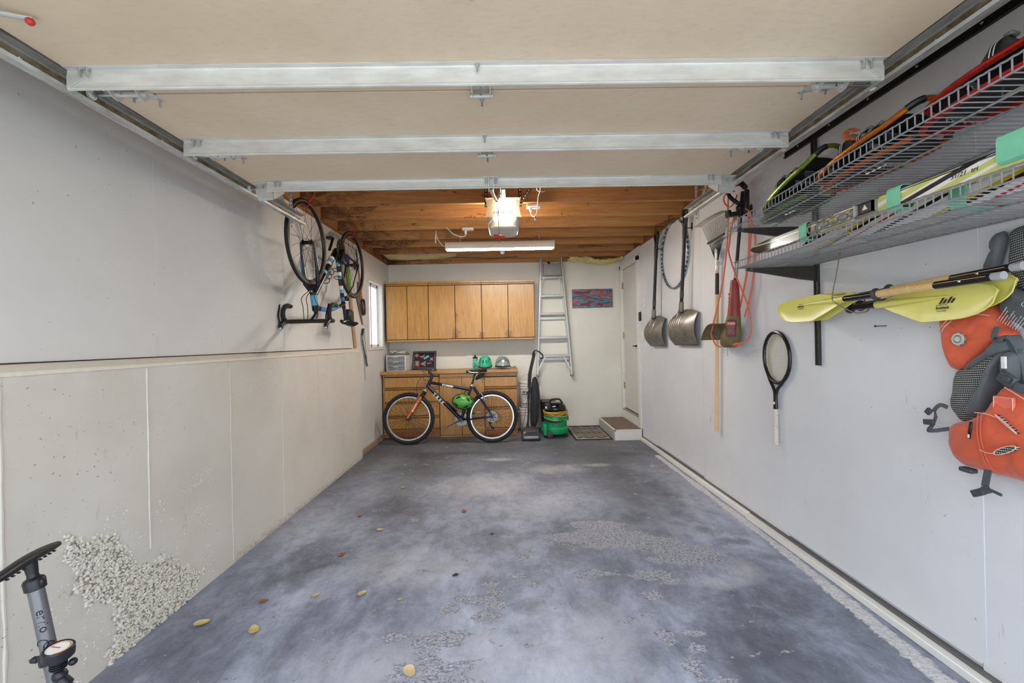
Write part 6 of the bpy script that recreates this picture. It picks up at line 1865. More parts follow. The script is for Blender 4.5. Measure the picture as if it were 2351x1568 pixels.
for q in tgm.bm.verts:
    p = q.co
    a = (0.215 + p.x - 0.325) / 0.143
    q.co = Vector((0.325 + 0.143 * math.sin(a), 6.08 - 0.1435 * math.cos(a) + p.y, 0.575 + p.z))
tgm.build('lettering', m_print, pb2)
lbm = MB().grid(lambda u, v: (0.325 + 0.142 * math.sin(-0.82 + 0.95 * u), 6.08 - 0.1425 * math.cos(-0.82 + 0.95 * u), 0.43 + 0.125 * v), 12, 1).build('label_green', M('label_green', (44, 104, 66), 0.5), pb2)
MB().grid(lambda u, v: (0.325 + 0.1425 * math.sin(-0.78 + 0.87 * u), 6.08 - 0.1432 * math.cos(-0.78 + 0.87 * u), 0.437 + 0.111 * v), 12, 1).build('label_paper', m_pail, lbm)
tt_ = MB()
for ln, z in (('WATERPROOFER', 0.528), ('Fast drying', 0.508), ('white', 0.475)):
    text_mb(tt_, ln, 0.014, (0.232, 5.968, z), (0.86, -0.51, 0), (0, 0, 1))
tt_.build('label_print', m_print, lbm)
MB().grid(lambda u, v: (0.325 + 0.1432 * math.sin(-0.85 + 0.75 * u), 6.08 - 0.1437 * math.cos(-0.85 + 0.75 * u), 0.560 + 0.006 * v), 10, 1).build('red_rule', m_red, pb2)

uv = thing('upright_vacuum', 'black upright vacuum cleaner with a cloth bag and coiled cord', 'vacuum cleaner', (0.31, 5.66, 0))
hd_ = MB()
def vhead(u, v):
    a = 2 * PI * u
    w, d = 0.117, 0.125
    x = w * max(-1, min(1, 1.35 * math.cos(a))); y = d * max(-1, min(1, 1.35 * math.sin(a)))
    prof = [(1.0, 0.012), (1.02, 0.03), (1.0, 0.055), (0.96, 0.095), (0.86, 0.128), (0.55, 0.148), (0, 0.150)]
    k = v * 6; i = min(int(k), 5); q = k - i
    s = prof[i][0] * (1 - q) + prof[i + 1][0] * q; z = prof[i][1] * (1 - q) + prof[i + 1][1] * q
    return (0.311 + x * s, 5.655 + y * s + (0.03 if z > 0.1 else 0) * (z - 0.1) / 0.05, z)
hd_.grid(vhead, 32, 12, True)
hb = hd_.build('floor_head', M('vac_grey', (70, 70, 72), 0.35), uv)
MB().box((0.217, 5.522, 0.033), (0.405, 5.530, 0.066), 0.003).build('front_plate', M('vac_silver', (168, 168, 168), 0.35, 0.5), hb)
MB().tube([(0.190, 5.60, 0.02), (0.196, 5.525, 0.02), (0.21, 5.515, 0.02), (0.412, 5.515, 0.02), (0.426, 5.525, 0.02), (0.432, 5.60, 0.02)], 0.007, 8).build('bumper', m_black, hb)
MB().prism([(-0.095, 0), (0.095, 0), (0.075, 0.045), (-0.06, 0.045)], (0.311, 5.526, 0.072), (1, 0, 0), (0, 0.35, 1), (0, 1, 0), 0.01).build('dark_visor', m_black, hb)
for sx in (-1, 1):
    MB().cyl((0.311 + sx * 0.10, 5.77, 0.03), (0.311 + sx * 0.12, 5.77, 0.03), 0.03, n=16).build('wheel', m_black, hb)
MB().tube([(0.272, 5.70, 0.12), (0.290, 5.72, 0.30), (0.300, 5.74, 0.62)], 0.012, 10).build('lower_tube', m_blackmetal, uv)
MB().tube([(0.296, 5.735, 0.48), (0.325, 5.76, 0.80), (0.375, 5.79, 1.14), (0.385, 5.79, 1.16)], 0.011, 10).build('handle_tube', m_blackmetal, uv)
MB().cyl((0.272, 5.70, 0.11), (0.277, 5.706, 0.20), 0.019, 0.016, n=12).build('swivel', m_black, uv)
MB().tube(spline([(0.383, 5.79, 1.15), (0.40, 5.77, 1.18), (0.45, 5.76, 1.165), (0.50, 5.76, 1.12), (0.503, 5.76, 1.08), (0.47, 5.77, 1.06)], 5), 0.009, 8).build('hand_grip', m_black, uv)
def bag(u, v):
    a = 2 * PI * u
    z = 0.145 + 0.675 * v
    w = 0.060 * (math.sin(PI * min(1, v * 1.0 + 0.02)) ** 0.40) * (1.0 - 0.10 * v) + 0.012
    cx = 0.362 + 0.030 * v + 0.010 * math.sin(PI * v)
    n_ = 0.006 * mnoise.noise((math.cos(a) * 2, math.sin(a) * 2, z * 12))
    return (cx + (w + n_) * math.cos(a), 5.78 + (w * 0.9 + n_) * math.sin(a), z)
MB().grid(bag, 24, 28, True).build('dust_bag', fabric('vac_bag', (24, 24, 28), 0.2), uv)
for k, (dx, amp) in enumerate(((0, 0.012), (0.008, 0.016), (-0.006, 0.014), (0.014, 0.010), (-0.012, 0.012), (0.004, 0.018))):
    z1 = 1.175 - 0.01 * k; z0 = 0.60 + 0.06 * (k % 3)
    pts = [(0.383 + dx, 5.765, z1), (0.36 + dx - amp, 5.755, 1.0), (0.325 + dx - amp, 5.74, 0.85), (0.305 + dx, 5.725, z0), (0.325 + dx + amp, 5.745, 0.9), (0.37 + dx + amp, 5.765, 1.08), (0.39 + dx, 5.77, z1)]
    MB().tube(spline(pts, 5), 0.004, 6).build('cord_loop', m_black, uv)
MB().tube(spline([(0.297, 5.72, 0.65), (0.262, 5.70, 0.42), (0.225, 5.68, 0.24), (0.205, 5.66, 0.16), (0.222, 5.64, 0.13)], 5), 0.003, 6).build('trailing_cord', m_black, uv)
for z, x in ((0.845, 0.318), (0.60, 0.293)):
    MB().bar((x + 0.01, 5.75, z), (x - 0.022, 5.735, z + 0.012), 0.012, 0.02, bev=0.003).build('cord_hook', m_black, uv)

m_green = M('vac_green', (24, 150, 92), 0.35, var=0.05)
gv = thing('canister_vacuum', 'green and black drum vacuum with a yellow cord wound round it', 'vacuum cleaner', (0.665, 5.80, 0))
GX, GY = 0.668, 5.80
MB().lathe([(0, 0.045), (0.145, 0.045), (0.165, 0.055), (0.172, 0.075), (0.172, 0.125), (0.163, 0.135), (0.150, 0.140), (0.150, 0.225), (0.157, 0.230), (0.160, 0.285), (0.152, 0.300), (0, 0.300)], (GX, GY, 0), n=40).build('drum', m_green, gv)
MB().lathe([(0.150, 0.292), (0.150, 0.345), (0.142, 0.352), (0.147, 0.362), (0.145, 0.395), (0.130, 0.430), (0.095, 0.455), (0.05, 0.465), (0, 0.467)], (GX, GY, 0), n=40).build('motor_dome', M('vac_gloss_black', (22, 21, 22), 0.12), gv)
MB().tube(spline([(GX - 0.085, GY - 0.02, 0.445), (GX - 0.070, GY - 0.03, 0.488), (GX - 0.045, GY - 0.03, 0.508), (GX + 0.045, GY - 0.03, 0.508), (GX + 0.072, GY - 0.03, 0.485), (GX + 0.098, GY - 0.02, 0.440)], 5), 0.013, 10).build('handle', m_black, gv)
MB().box((GX - 0.155, GY - 0.11, 0.365), (GX - 0.075, GY - 0.02, 0.458), 0.012).build('switch_box', m_black, gv)
MB().box((GX - 0.150, GY - 0.1115, 0.395), (GX - 0.128, GY - 0.1095, 0.425), 0.001).build('white_label', m_white_pl, gv)
MB().box((GX - 0.188, GY - 0.145, 0.03), (GX - 0.128, GY + 0.10, 0.19), 0.014).box((GX - 0.20, GY - 0.10, 0.06), (GX - 0.15, GY + 0.06, 0.13), 0.02).build('rear_block', m_green, gv)
for dx, dy, r, z in ((-0.098, -0.155, 0.048, 0.048), (-0.098, 0.15, 0.048, 0.048)):
    MB().lathe([(0, -0.014), (r * 0.8, -0.014), (r, -0.008), (r, 0.008), (r * 0.8, 0.014), (0, 0.014)], (GX + dx, GY + dy, z), (0, 1, 0), 24).build('wheel', M('wheel_grey', (62, 54, 54), 0.5), gv)
for dx, dy in ((0.125, -0.10), (0.125, 0.11)):
    MB().lathe([(0, -0.012), (0.018, -0.012), (0.024, -0.006), (0.024, 0.006), (0.018, 0.012), (0, 0.012)], (GX + dx, GY + dy, 0.024), (0.3, 1, 0), 16).cyl((GX + dx, GY + dy, 0.024), (GX + dx, GY + dy, 0.055), 0.008, n=8).build('castor', m_black, gv)
MB().box((GX + 0.150, GY - 0.05, 0.215), (GX + 0.172, GY - 0.01, 0.285), 0.008).build('latch', m_green, gv)
MB().tube(spline([(GX - 0.15, GY - 0.075, 0.235), (GX - 0.05, GY - 0.162, 0.218), (GX + 0.03, GY - 0.165, 0.220), (GX + 0.075, GY - 0.145, 0.238)], 4), 0.010, 8).build('hose_clip', m_black, gv)
MB().box((GX + 0.02, GY - 0.172, 0.226), (GX + 0.06, GY - 0.155, 0.246), 0.006).build('clip_button', m_green, gv)
m_yel = M('yellow_cord', (212, 170, 52), 0.45)
for k in range(7):
    pts = []
    for i in range(40):
        a = 2 * PI * i / 40
        r = 0.160 + 0.004 * (k % 3)
        if k < 4: z = 0.322 + 0.009 * k + 0.004 * math.sin(a * 2 + k)
        elif k == 4: z = 0.335 + 0.035 * math.sin(a + 0.4)
        elif k == 5: z = 0.32 - 0.035 * math.sin(a + 2.2)
        else: z = 0.285 - 0.028 * math.sin(a + 2.9) - 0.02
        pts.append((GX + r * math.cos(a), GY + r * math.sin(a), z))
    MB().tube(pts, 0.0045, 6, closed=True).build('cord_loop', m_yel, gv)
bn = thing('waste_bin', 'black plastic bin standing behind the green vacuum', 'bin', (0.605, 6.17, 0))
bnm = MB()
rings = []
for z, s in ((0.0, 0.82), (0.40, 1.0)):
    rings.append([bnm.v((0.605 + sx * 0.105 * s, 6.17 + sy * 0.14 * s, z)) for sx, sy in ((-1, -1), (1, -1), (1, 1), (-1, 1))])
for i in range(4): bnm.f([rings[0][i], rings[0][(i + 1) % 4], rings[1][(i + 1) % 4], rings[1][i]])
bnm.f(rings[0]); bnm.f(rings[1])
bnm.build('body', m_black, bn)
MB().box((0.492, 6.02, 0.395), (0.718, 6.32, 0.412), 0.004).build('rim', m_black, bn)
MB().box((0.496, 6.024, 0.412), (0.714, 6.316, 0.438), 0.010).build('lid', m_black, bn)

# ================================================================== ceiling fittings
t = NT('tube_fill_glow')
t.set((0.95, 0.95, 0.93, 1), 0.3)
t.b.inputs['Emission Color'].default_value = (1.0, 0.97, 0.91, 1)
t.b.inputs['Emission Strength'].default_value = 142.0  # glow added to the tubes to brighten the back of the room
m_tube = t.m
fl = thing('shop_light', 'long white fluorescent shop light hung on chains from the joists', 'shop light', (-0.04, 4.78, 2.355))
MB().prism([(-0.065, 0.0), (-0.055, 0.055), (-0.02, 0.085), (0.02, 0.085), (0.055, 0.055), (0.065, 0.0), (0.055, 0.012), (-0.055, 0.012)], (-0.648, 4.78, 2.357), (0, 1, 0), (0, 0, 1), (1, 0, 0), 1.22).build('housing', M('fixture_white', (238, 236, 230), 0.35, var=0.02), fl)
for sx in (-0.648, 0.570):
    MB().box((sx - 0.002, 4.722, 2.352), (sx + 0.004, 4.838, 2.44), 0.002).build('end_plate', _M['fixture_white'], fl)
for dy in (-0.030, 0.030):
    q = MB().cyl((-0.630, 4.78 + dy, 2.362), (0.552, 4.78 + dy, 2.362), 0.013, n=12).build('tube', m_tube, fl)
    for sx in (-0.628, 0.548):
        MB().box((sx - 0.012, 4.78 + dy - 0.008, 2.345), (sx + 0.006, 4.78 + dy + 0.008, 2.375), 0.002).build('lamp_holder', m_track, q)
for x in (-0.494, 0.415):
    ch = MB()
    for k in range(9):
        z = 2.440 + 0.0125 * k
        yc = 4.79 + 0.011 * k
        ch.tube([(x + (0.004 if k % 2 else 0) * math.cos(a), yc + (0 if k % 2 else 0.004) * math.cos(a), z + 0.007 * math.sin(a)) for a in [2 * PI * i / 8 for i in range(8)]], 0.0013, 5, closed=True)
    o = ch.build('chain', m_bolt, fl); o['kind'] = 'stuff'
MB().tube(spline([(-0.645, 4.78, 2.40), (-0.68, 4.76, 2.40), (-0.72, 4.70, 2.45), (-0.738, 4.66, 2.50), (-0.735, 4.64, 2.53), (-0.742, 4.62, 2.45), (-0.738, 4.62, 2.40), (-0.734, 4.63, 2.46), (-0.728, 4.6, 2.53)], 6), 0.004, 7).build('cord', m_white_pl, fl)
o1 = thing('ceiling_outlet', 'white outlet box under a joist with a looped white plug cord, right of the opener', 'outlet', (0.272, 3.74, 2.50))
MB().box((0.212, 3.70, 2.490), (0.332, 3.78, 2.515), 0.004).build('box', m_white_pl, o1)
MB().box((0.236, 3.715, 2.452), (0.262, 3.74, 2.492), 0.005).build('plug', m_white_pl, o1)
MB().tube(spline([(0.249, 3.728, 2.455), (0.250, 3.72, 2.425), (0.268, 3.71, 2.405), (0.292, 3.70, 2.415), (0.305, 3.69, 2.47), (0.312, 3.67, 2.56), (0.33, 3.65, 2.62), (0.315, 3.64, 2.645), (0.30, 3.65, 2.62), (0.33, 3.66, 2.605), (0.37, 3.67, 2.61)], 6), 0.0048, 8).build('cord', m_white_pl, o1)
MB().tube(spline([(0.283, 3.70, 2.415), (0.278, 3.70, 2.385), (0.286, 3.70, 2.368), (0.294, 3.70, 2.388), (0.287, 3.70, 2.415)], 4), 0.0022, 6).build('cord_end', m_track, o1)
MB().tube([(0.335, 3.76, 2.505), (0.38, 3.80, 2.53)], 0.004, 6).build('cable', m_white_pl, o1)
o2 = thing('ceiling_outlet', 'white outlet strip under a joist with a drooping cord, left of the opener', 'outlet', (-0.368, 4.45, 2.49))
MB().box((-0.428, 4.415, 2.488), (-0.310, 4.475, 2.512), 0.004).build('box', m_white_pl, o2)
MB().box((-0.404, 4.43, 2.445), (-0.382, 4.455, 2.490), 0.005).build('plug', m_white_pl, o2)
MB().tube(spline([(-0.393, 4.44, 2.45), (-0.396, 4.43, 2.428), (-0.44, 4.41, 2.412), (-0.518, 4.40, 2.44), (-0.565, 4.40, 2.485), (-0.59, 4.41, 2.515)], 6), 0.004, 7).build('cord', m_white_pl, o2)
gb = thing('bare_bulb', 'frosted round bulb in a ceiling socket just behind the shop light', 'light bulb', (-0.013, 5.30, 2.40))
MB().ball((-0.013, 5.30, 2.436), 0.029, 3).build('globe', M('frosted_glass', (236, 236, 232), 0.3, var=0.01), gb)
MB().lathe([(0, 0), (0.05, 0), (0.05, -0.016), (0.026, -0.036), (0.020, -0.056), (0, -0.056)], (-0.013, 5.305, 2.519), n=20).build('socket', m_white_pl, gb)
for lab, x, z, y in (('small galvanised screw hook in a joist right of the opener', 0.29, 2.50, 4.10), ('small galvanised screw hook in the joist above the shop light', 0.36, 2.49, 4.49)):
    MB().tube(spline([(x, y, z + 0.03), (x, y, z), (x + 0.006, y, z - 0.016), (x + 0.014, y, z - 0.006)], 4), 0.0025, 6).solo('ceiling_hook', m_bolt, lab, 'hook')
# loose wires and insulation between the last joists
def batt(u, v):
    x = -1.62 + 0.95 * u
    return (x, 5.72 + 0.30 * v, 2.545 - 0.035 * math.sin(PI * u) ** 0.5 * (1 - 0.3 * v) - 0.012 * mnoise.noise((x * 6, v * 4, 0)) + 0.03 * u * u)
MB().sheet(batt, 22, 8, 0.03).solo('insulation_batt', M('kraft_paper', (190, 176, 126), 0.8, var=0.12, scale=8), 'sagging paper-faced insulation between the last joists above the window', 'insulation')
def fluff(u, v):
    x = 0.96 + 0.76 * u
    sag = 0.03 + 0.05 * max(0, math.sin(PI * (u - 0.35) / 0.65)) if u > 0.35 else 0.03
    return (x, 6.12 + 0.20 * v, 2.55 - sag + 0.03 * mnoise.noise((x * 14, v * 5, 0)))
MB().sheet(fluff, 34, 8, 0.035).solo('insulation_batt', M('yellow_fibre', (222, 206, 140), 0.95, var=0.18, scale=30, bump=0.5, bscale=120), 'tuft of yellow fibreglass hanging from the ceiling above the painting', 'insulation')
MB().tube(spline([(-1.70, 6.28, 2.50), (-1.4, 6.2, 2.515), (-0.9, 6.1, 2.53), (-0.45, 6.02, 2.515), (-0.15, 6.02, 2.50), (0.2, 6.02, 2.52)], 8), 0.004, 6).solo('ceiling_cable', m_black, 'thin black cable strung along the last joist', 'cable')
# ================================================================== bicycles
m_tyre = M('tyre_rubber', (28, 28, 28), 0.75, bump=0.3, bscale=150)
m_rim = M('rim_silver', (206, 206, 204), 0.28, 0.7)
m_spoke = M('spoke_steel', (58, 58, 58), 0.4, 0.5)
m_hub = M('hub_black', (30, 30, 32), 0.3, 0.5)
m_chrome = M('chain_silver', (128, 128, 126), 0.35, 0.8, var=0.3, scale=90)
def wheel(parent, c, Rw, tr, rimm, rim_w, spokes, knob=False, name='wheel', hub_len=0.10, rim_h=0.012, tan=None):
    """wheel about the bike's own y axis (thing-local coordinates); returns the wheel part"""
    c = Vector(c)
    t = MB().tube([c + Vector(((Rw - tr) * math.cos(a), 0, (Rw - tr) * math.sin(a))) for a in [2 * PI * i / 72 for i in range(72)]], tr, 12, closed=True)
    w = t.build(name, m_tyre, parent, world=False)
    if knob:
        kb = MB()
        for i in range(72):
            a = 2 * PI * i / 72
            for y in (-0.6, 0.6) if i % 2 else (0,):
                n = Vector((math.cos(a), 0, math.sin(a)))
                tt = Vector((-math.sin(a), 0, math.cos(a)))
                p = c + n * (Rw - tr) + (n * math.cos(y) + Vector((0, 1, 0)) * math.sin(y)) * (tr + 0.001)
                kb.bar(p - tt * 0.007, p + tt * 0.007, 0.011, 0.006, n)
        o = kb.build('tread_knobs', m_tyre, w, world=False); o['kind'] = 'stuff'
    ri = Rw - 2 * tr
    MB().lathe([(ri - rim_h, -rim_w / 2), (ri + 0.006, -rim_w / 2), (ri + 0.006, rim_w / 2), (ri - rim_h, rim_w / 2), (ri - rim_h - 0.004, 0), (ri - rim_h, -rim_w / 2)], c, (0, 1, 0), 72).build('rim', rimm, w, world=False)
    if tan:
        for y in (-1, 1):
            MB().tube([c + Vector(((ri + tr * 0.35) * math.cos(a), y * tr * 0.86, (ri + tr * 0.35) * math.sin(a))) for a in [2 * PI * i / 60 for i in range(60)]], 0.003, 6, closed=True).build('sidewall', tan, w, world=False)
    MB().lathe([(0, -hub_len / 2), (0.010, -hub_len / 2), (0.012, -hub_len * 0.36), (0.026, -hub_len * 0.34), (0.026, -hub_len * 0.30), (0.014, -hub_len * 0.27), (0.014, hub_len * 0.27), (0.026, hub_len * 0.30), (0.026, hub_len * 0.34), (0.012, hub_len * 0.36), (0.010, hub_len / 2), (0, hub_len / 2)], c, (0, 1, 0), 16).build('hub', m_hub, w, world=False)
    sp = MB()
    for i in range(spokes):
        a = 2 * PI * i / spokes
        sd = 1 if i % 2 else -1
        a2 = a + (0.55 if (i // 2) % 2 else -0.55)
        sp.cyl(c + Vector((0.024 * math.cos(a2), sd * hub_len * 0.32, 0.024 * math.sin(a2))), c + Vector(((ri - rim_h) * math.cos(a), 0, (ri - rim_h) * math.sin(a))), 0.0015, n=4, cap=False)
    o = sp.build('spokes', m_spoke, w, world=False); o['kind'] = 'stuff'
    return w
def tubes(parent, nm, pts, r, mt, flat=1.0, n=12):
    return MB().tube([Vector(p) for p in pts], r, n, flat=flat).build(nm, mt, parent, world=False)
# ---- mountain bike leaning on the cabinets; local x right, z up, y away from the camera
mb = thing('mountain_bike', 'dark blue mountain bike with an orange fork leaning against the base cabinets', 'bicycle', (-0.74, 5.505, 0.0), (R(-5), 0, 0))
FH, RH = Vector((-0.543, 0, 0.336)), Vector((0.545, 0, 0.336))
m_frame = M('midnight_frame', (26, 24, 48), 0.22, 0.2)
m_forkor = M('fork_orange', (226, 112, 34), 0.3)
wheel(mb, FH, 0.336, 0.027, m_rim, 0.026, 28, True, 'front_wheel', 0.10)
wheel(mb, RH, 0.336, 0.027, m_rim, 0.026, 28, True, 'rear_wheel', 0.13)
BBp = Vector((0.140, 0, 0.305)); HTt = Vector((-0.262, 0, 0.815)); HTb = Vector((-0.300, 0, 0.728)); STt = Vector((0.283, 0, 0.748))
tubes(mb, 'down_tube', [HTb + Vector((0.012, 0, 0.02)), BBp], 0.024, m_frame)
tubes(mb, 'top_tube', [HTt + Vector((0.008, 0, -0.02)), STt - Vector((0.02, 0, 0.055))], 0.019, m_frame)
tubes(mb, 'seat_tube', [BBp, STt], 0.0175, m_frame)
tubes(mb, 'head_tube', [HTb, HTt], 0.023, m_frame)
for sy in (-1, 1):
    tubes(mb, 'chain_stay', [BBp + Vector((0.02, sy * 0.03, 0)), BBp + Vector((0.12, sy * 0.045, 0.004)), RH + Vector((-0.02, sy * 0.07, 0))], 0.010, m_frame)
    tubes(mb, 'seat_stay', [STt + Vector((0.02, sy * 0.020, -0.035)), STt + Vector((0.10, sy * 0.045, -0.16)), RH + Vector((0, sy * 0.07, 0.01))], 0.010, m_frame)
lg = MB()
dvec = (BBp - HTb).normalized()
upv = Vector((-dvec.z, 0, dvec.x)) * 1.0
if upv.z < 0: upv = -upv
text_mb(lg, 'TREK', 0.060, HTb + dvec * 0.115 - upv * 0.019 + Vector((0, -0.0262, 0)), dvec, upv, bold=0.0016, spacing=1.55)
lg.build('lettering', m_stripe, mb, world=False)
tt = (STt - Vector((0.02, 0, 0.055)) - HTt - Vector((0.008, 0, -0.02))).normalized()
tv = Vector((-tt.z, 0, tt.x)); tv = tv if tv.z > 0 else -tv
p0 = HTt + Vector((0.008, 0, -0.02)) + tt * 0.155
MB().bar(p0 + Vector((0, -0.0195, 0)), p0 + tt * 0.145 + Vector((0, -0.0195, 0)), 0.003, 0.024, tv).build('decal', m_white_pl, mb, world=False)
text_mb(MB(), '6500 ', 0.022, p0 + tt * 0.012 - tv * 0.008 + Vector((0, -0.0222, 0)), tt, tv, shear=0.3, bold=0.0006).build('decal_print', m_print, mb, world=False)
MB().tube([STt - Vector((0, 0, 0.012)), STt + Vector((0.004, 0, 0.012))], 0.021, 12).build('seat_clamp', m_rim, mb, world=False)
tubes(mb, 'seat_post', [STt, STt + Vector((0.048, 0, 0.155))], 0.0135, m_black)
# saddle
def saddle(parent, c, L, W, up=1, flip=1):
    def fn(u, v):
        x = (u - 0.42) * L
        w = W * (0.16 + 0.84 * max(0, (u - 0.30) / 0.70) ** 1.3)
        y = (v - 0.5) * 2 * w / 2
        return Vector(c) + Vector((x * flip, y, up * (-0.030 * (2 * abs(v - 0.5)) ** 2 + 0.012 * math.sin(PI * u * 1.0) * 0 + 0.014 * u ** 3 - 0.010 * (1 - u) ** 6)))
    s = MB().sheet(fn, 22, 12, 0.022 * up * flip).build('saddle', M('saddle_black', (24, 23, 23), 0.5), parent, world=False)
    for y in (-0.02, 0.02):
        MB().tube(spline([Vector(c) + Vector((-0.33 * L * flip, y * 0.5, -0.020 * up)), Vector(c) + Vector((-0.1 * L * flip, y, -0.040 * up)), Vector(c) + Vector((0.2 * L * flip, y, -0.040 * up)), Vector(c) + Vector((0.45 * L * flip, y, -0.015 * up))], 4), 0.0035, 6).build('saddle_rail', m_rim, s, world=False)
    return s
saddle(mb, (0.325, 0, 0.955), 0.27, 0.145)
MB().ball((0.40, -0.045, 0.957), 0.008, 2, (1, 0.3, 1)).build('saddle_badge', m_red, mb, world=False)
bgm = MB().sheet(lambda u, v: (0.335 + 0.125 * u, -0.030 + 0.06 * v, 0.9 - 0.02 * (1 - u)), 4, 4, 0.01)
sb_ = thing('saddle_bag', 'small black saddle bag under the mountain bike seat', 'saddle bag')
sb_.matrix_basis = wmat(mb).copy()
MB().prism([(0.325, 0.82), (0.335, 0.86), (0.37, 0.895), (0.43, 0.905), (0.452, 0.895), (0.455, 0.84), (0.44, 0.828), (0.345, 0.808)], (0, -0.032, 0), (1, 0, 0), (0, 0, 1), (0, 1, 0), 0.064).build('pouch', M('bag_black', (16, 16, 17), 0.8), sb_, world=False)
MB().tube([(0.452, -0.0325, 0.846), (0.35, -0.0325, 0.808), (0.326, -0.0325, 0.822), (0.338, -0.0325, 0.862), (0.372, -0.0325, 0.893)], 0.0026, 6).build('reflective_piping', m_stripe, sb_, world=False)
MB().box((0.425, -0.034, 0.77), (0.431, -0.031, 0.83), 0.001).build('zip_tail', m_black, sb_, world=False)
# fork, bars
fdir = (FH - HTb).normalized()
crown = HTb + fdir * 0.045
MB().bar(crown + Vector((0, -0.065, 0)), crown + Vector((0, 0.065, 0)), 0.05, 0.04, bev=0.008).build('fork_crown', M('crown_silver', (176, 172, 150), 0.3, 0.6), mb, world=False)
for sy in (-1, 1):
    off = Vector((0, sy * 0.058, 0))
    tubes(mb, 'fork_boot', [crown + off, crown + off + fdir * 0.11], 0.018, m_black)
    q = tubes(mb, 'fork_leg', [crown + off + fdir * 0.085, crown + off + fdir * 0.12, FH + off + Vector((0, 0, 0.02)), FH + off], [0.020, 0.021, 0.017, 0.012] if True else 0.02, m_forkor)
    if sy < 0:
        a = crown + off + fdir * 0.19 + Vector((0.006, -0.019, 0))
        MB().bar(a, a + fdir * 0.12, 0.003, 0.020, (1, 0, 0.4)).build('leg_decal', m_stripe, q, world=False)
        MB().bar(a + Vector((0.004, -0.001, 0)), a + fdir * 0.10 + Vector((0.004, -0.001, 0)), 0.003, 0.008, (1, 0, 0.4)).build('leg_decal', m_red, q, world=False)
    b0 = crown + off * 0.8 + fdir * 0.065 + Vector((-0.025, 0, 0))
    MB().bar(b0 + Vector((0, -0.012, 0.02)), b0 + fdir * 0.09 + Vector((-0.015, -0.012, 0)), 0.014, 0.016, bev=0.003).bar(b0 + fdir * 0.085 + Vector((-0.04, -0.01, -0.005)), b0 + fdir * 0.085 + Vector((0.02, -0.01, 0.003)), 0.012, 0.012, bev=0.003).build('brake_arm', m_chrome, mb, world=False)
MB().tube(arc(FH + (crown - FH) * 0.72, 0.06, 0, PI, 10, (0, 1, 0), (crown - FH).normalized()), 0.012, 8).build('fork_brace', m_forkor, mb, world=False)
hdv = (HTt - HTb).normalized()
stem_top = HTt + hdv * 0.075
tubes(mb, 'stem', [HTt, stem_top, stem_top + Vector((-0.04, 0, 0.055))], 0.019, m_black)
bar_c = stem_top + Vector((-0.045, 0, 0.068))
bw = []
for i in range(13):
    q = (i - 6) / 6
    bw.append(bar_c + Vector((0.02 * abs(q) ** 2 * 2, q * 0.27, 0.02 * min(1, abs(q) * 2))))
tubes(mb, 'handlebar', bw, 0.0125, m_black)
for sy in (-1, 1):
    e = bw[0] if sy < 0 else bw[-1]
    tubes(mb, 'hand_grip', [e, e + Vector((-0.012, -sy * 0.11, -0.004))], 0.017, M('grip_olive', (70, 64, 42), 0.7))
    p = e + Vector((-0.015, -sy * 0.13, -0.003))
    MB().tube(spline([p, p + Vector((-0.035, -sy * 0.01, -0.008)), p + Vector((-0.060, sy * 0.03, -0.022)), p + Vector((-0.068, sy * 0.08, -0.040))], 4), 0.006, 8).box(p - Vector((0.02, 0.02, 0.014)), p + Vector((0.016, 0.02, 0.014)), 0.005).build('brake_lever', m_chrome, mb, world=False)
    MB().tube(spline([p + Vector((-0.03, 0, -0.01)), Vector((-0.42, -0.03 * -sy, 0.80)), Vector((-0.43, -0.02, 0.70)), FH + (crown - FH) * 0.8 + Vector((-0.045, -0.02, 0.02))], 6) if sy < 0 else spline([p + Vector((-0.02, 0, -0.015)), Vector((-0.37, 0.05, 0.86)), Vector((-0.30, 0.03, 0.82)), Vector((-0.23, -0.02, 0.80))], 6), 0.0028, 6).build('cable', m_black, mb, world=False)
# drive train
cr = MB().lathe([(0.030, -0.0015), (0.078, -0.0015), (0.078, 0.0015), (0.030, 0.0015), (0.030, -0.0015)], BBp + Vector((0, -0.052 + 0.10, 0)), (0, 1, 0), 40)
crk = MB()
ring = lambda r0, r1, y: MB().lathe([(r0, -0.0015), (r1, -0.0015), (r1, 0.0015), (r0, 0.0015), (r0, -0.0015)], BBp + Vector((0, y, 0)), (0, 1, 0), 40)
ck = ring(0.062, 0.085, 0.048).build('chainring', m_chrome, mb, world=False)
ring(0.045, 0.066, 0.042).build('middle_ring', m_chrome, ck, world=False)
tth = MB()
for i in range(40):
    a = 2 * PI * i / 40
    tth.box(BBp + Vector((0.087 * math.cos(a), 0.048, 0.087 * math.sin(a))) - Vector((0.003, 0.0012, 0.003)), BBp + Vector((0.087 * math.cos(a), 0.048, 0.087 * math.sin(a))) + Vector((0.003, 0.0012, 0.003)))
o = tth.build('teeth', m_chrome, ck, world=False); o['kind'] = 'stuff'
for i in range(5):
    a = 2 * PI * i / 5
    MB().bar(BBp + Vector((0, 0.046, 0)), BBp + Vector((0.066 * math.cos(a), 0.046, 0.066 * math.sin(a))), 0.014, 0.004, (0, 1, 0)).build('spider_arm', m_chrome, ck, world=False)
ped = BBp + Vector((-0.175, -0.068, -0.078))
MB().tube([BBp + Vector((0.012, -0.066, 0.006)), BBp + Vector((-0.08, -0.070, -0.035)), ped], [0.018, 0.014, 0.015], 10, flat=0.6).build('crank_arm', m_chrome, mb, world=False)
MB().cyl(BBp + Vector((0, -0.045, 0)), BBp + Vector((0, 0.045, 0)), 0.022, n=14).build('bottom_bracket', m_frame, mb, world=False)
MB().tube([BBp + Vector((0, 0.06, 0)), BBp + Vector((0.175, 0.068, 0.078))], 0.011, 8).build('crank_arm', m_chrome, mb, world=False)
cas = None
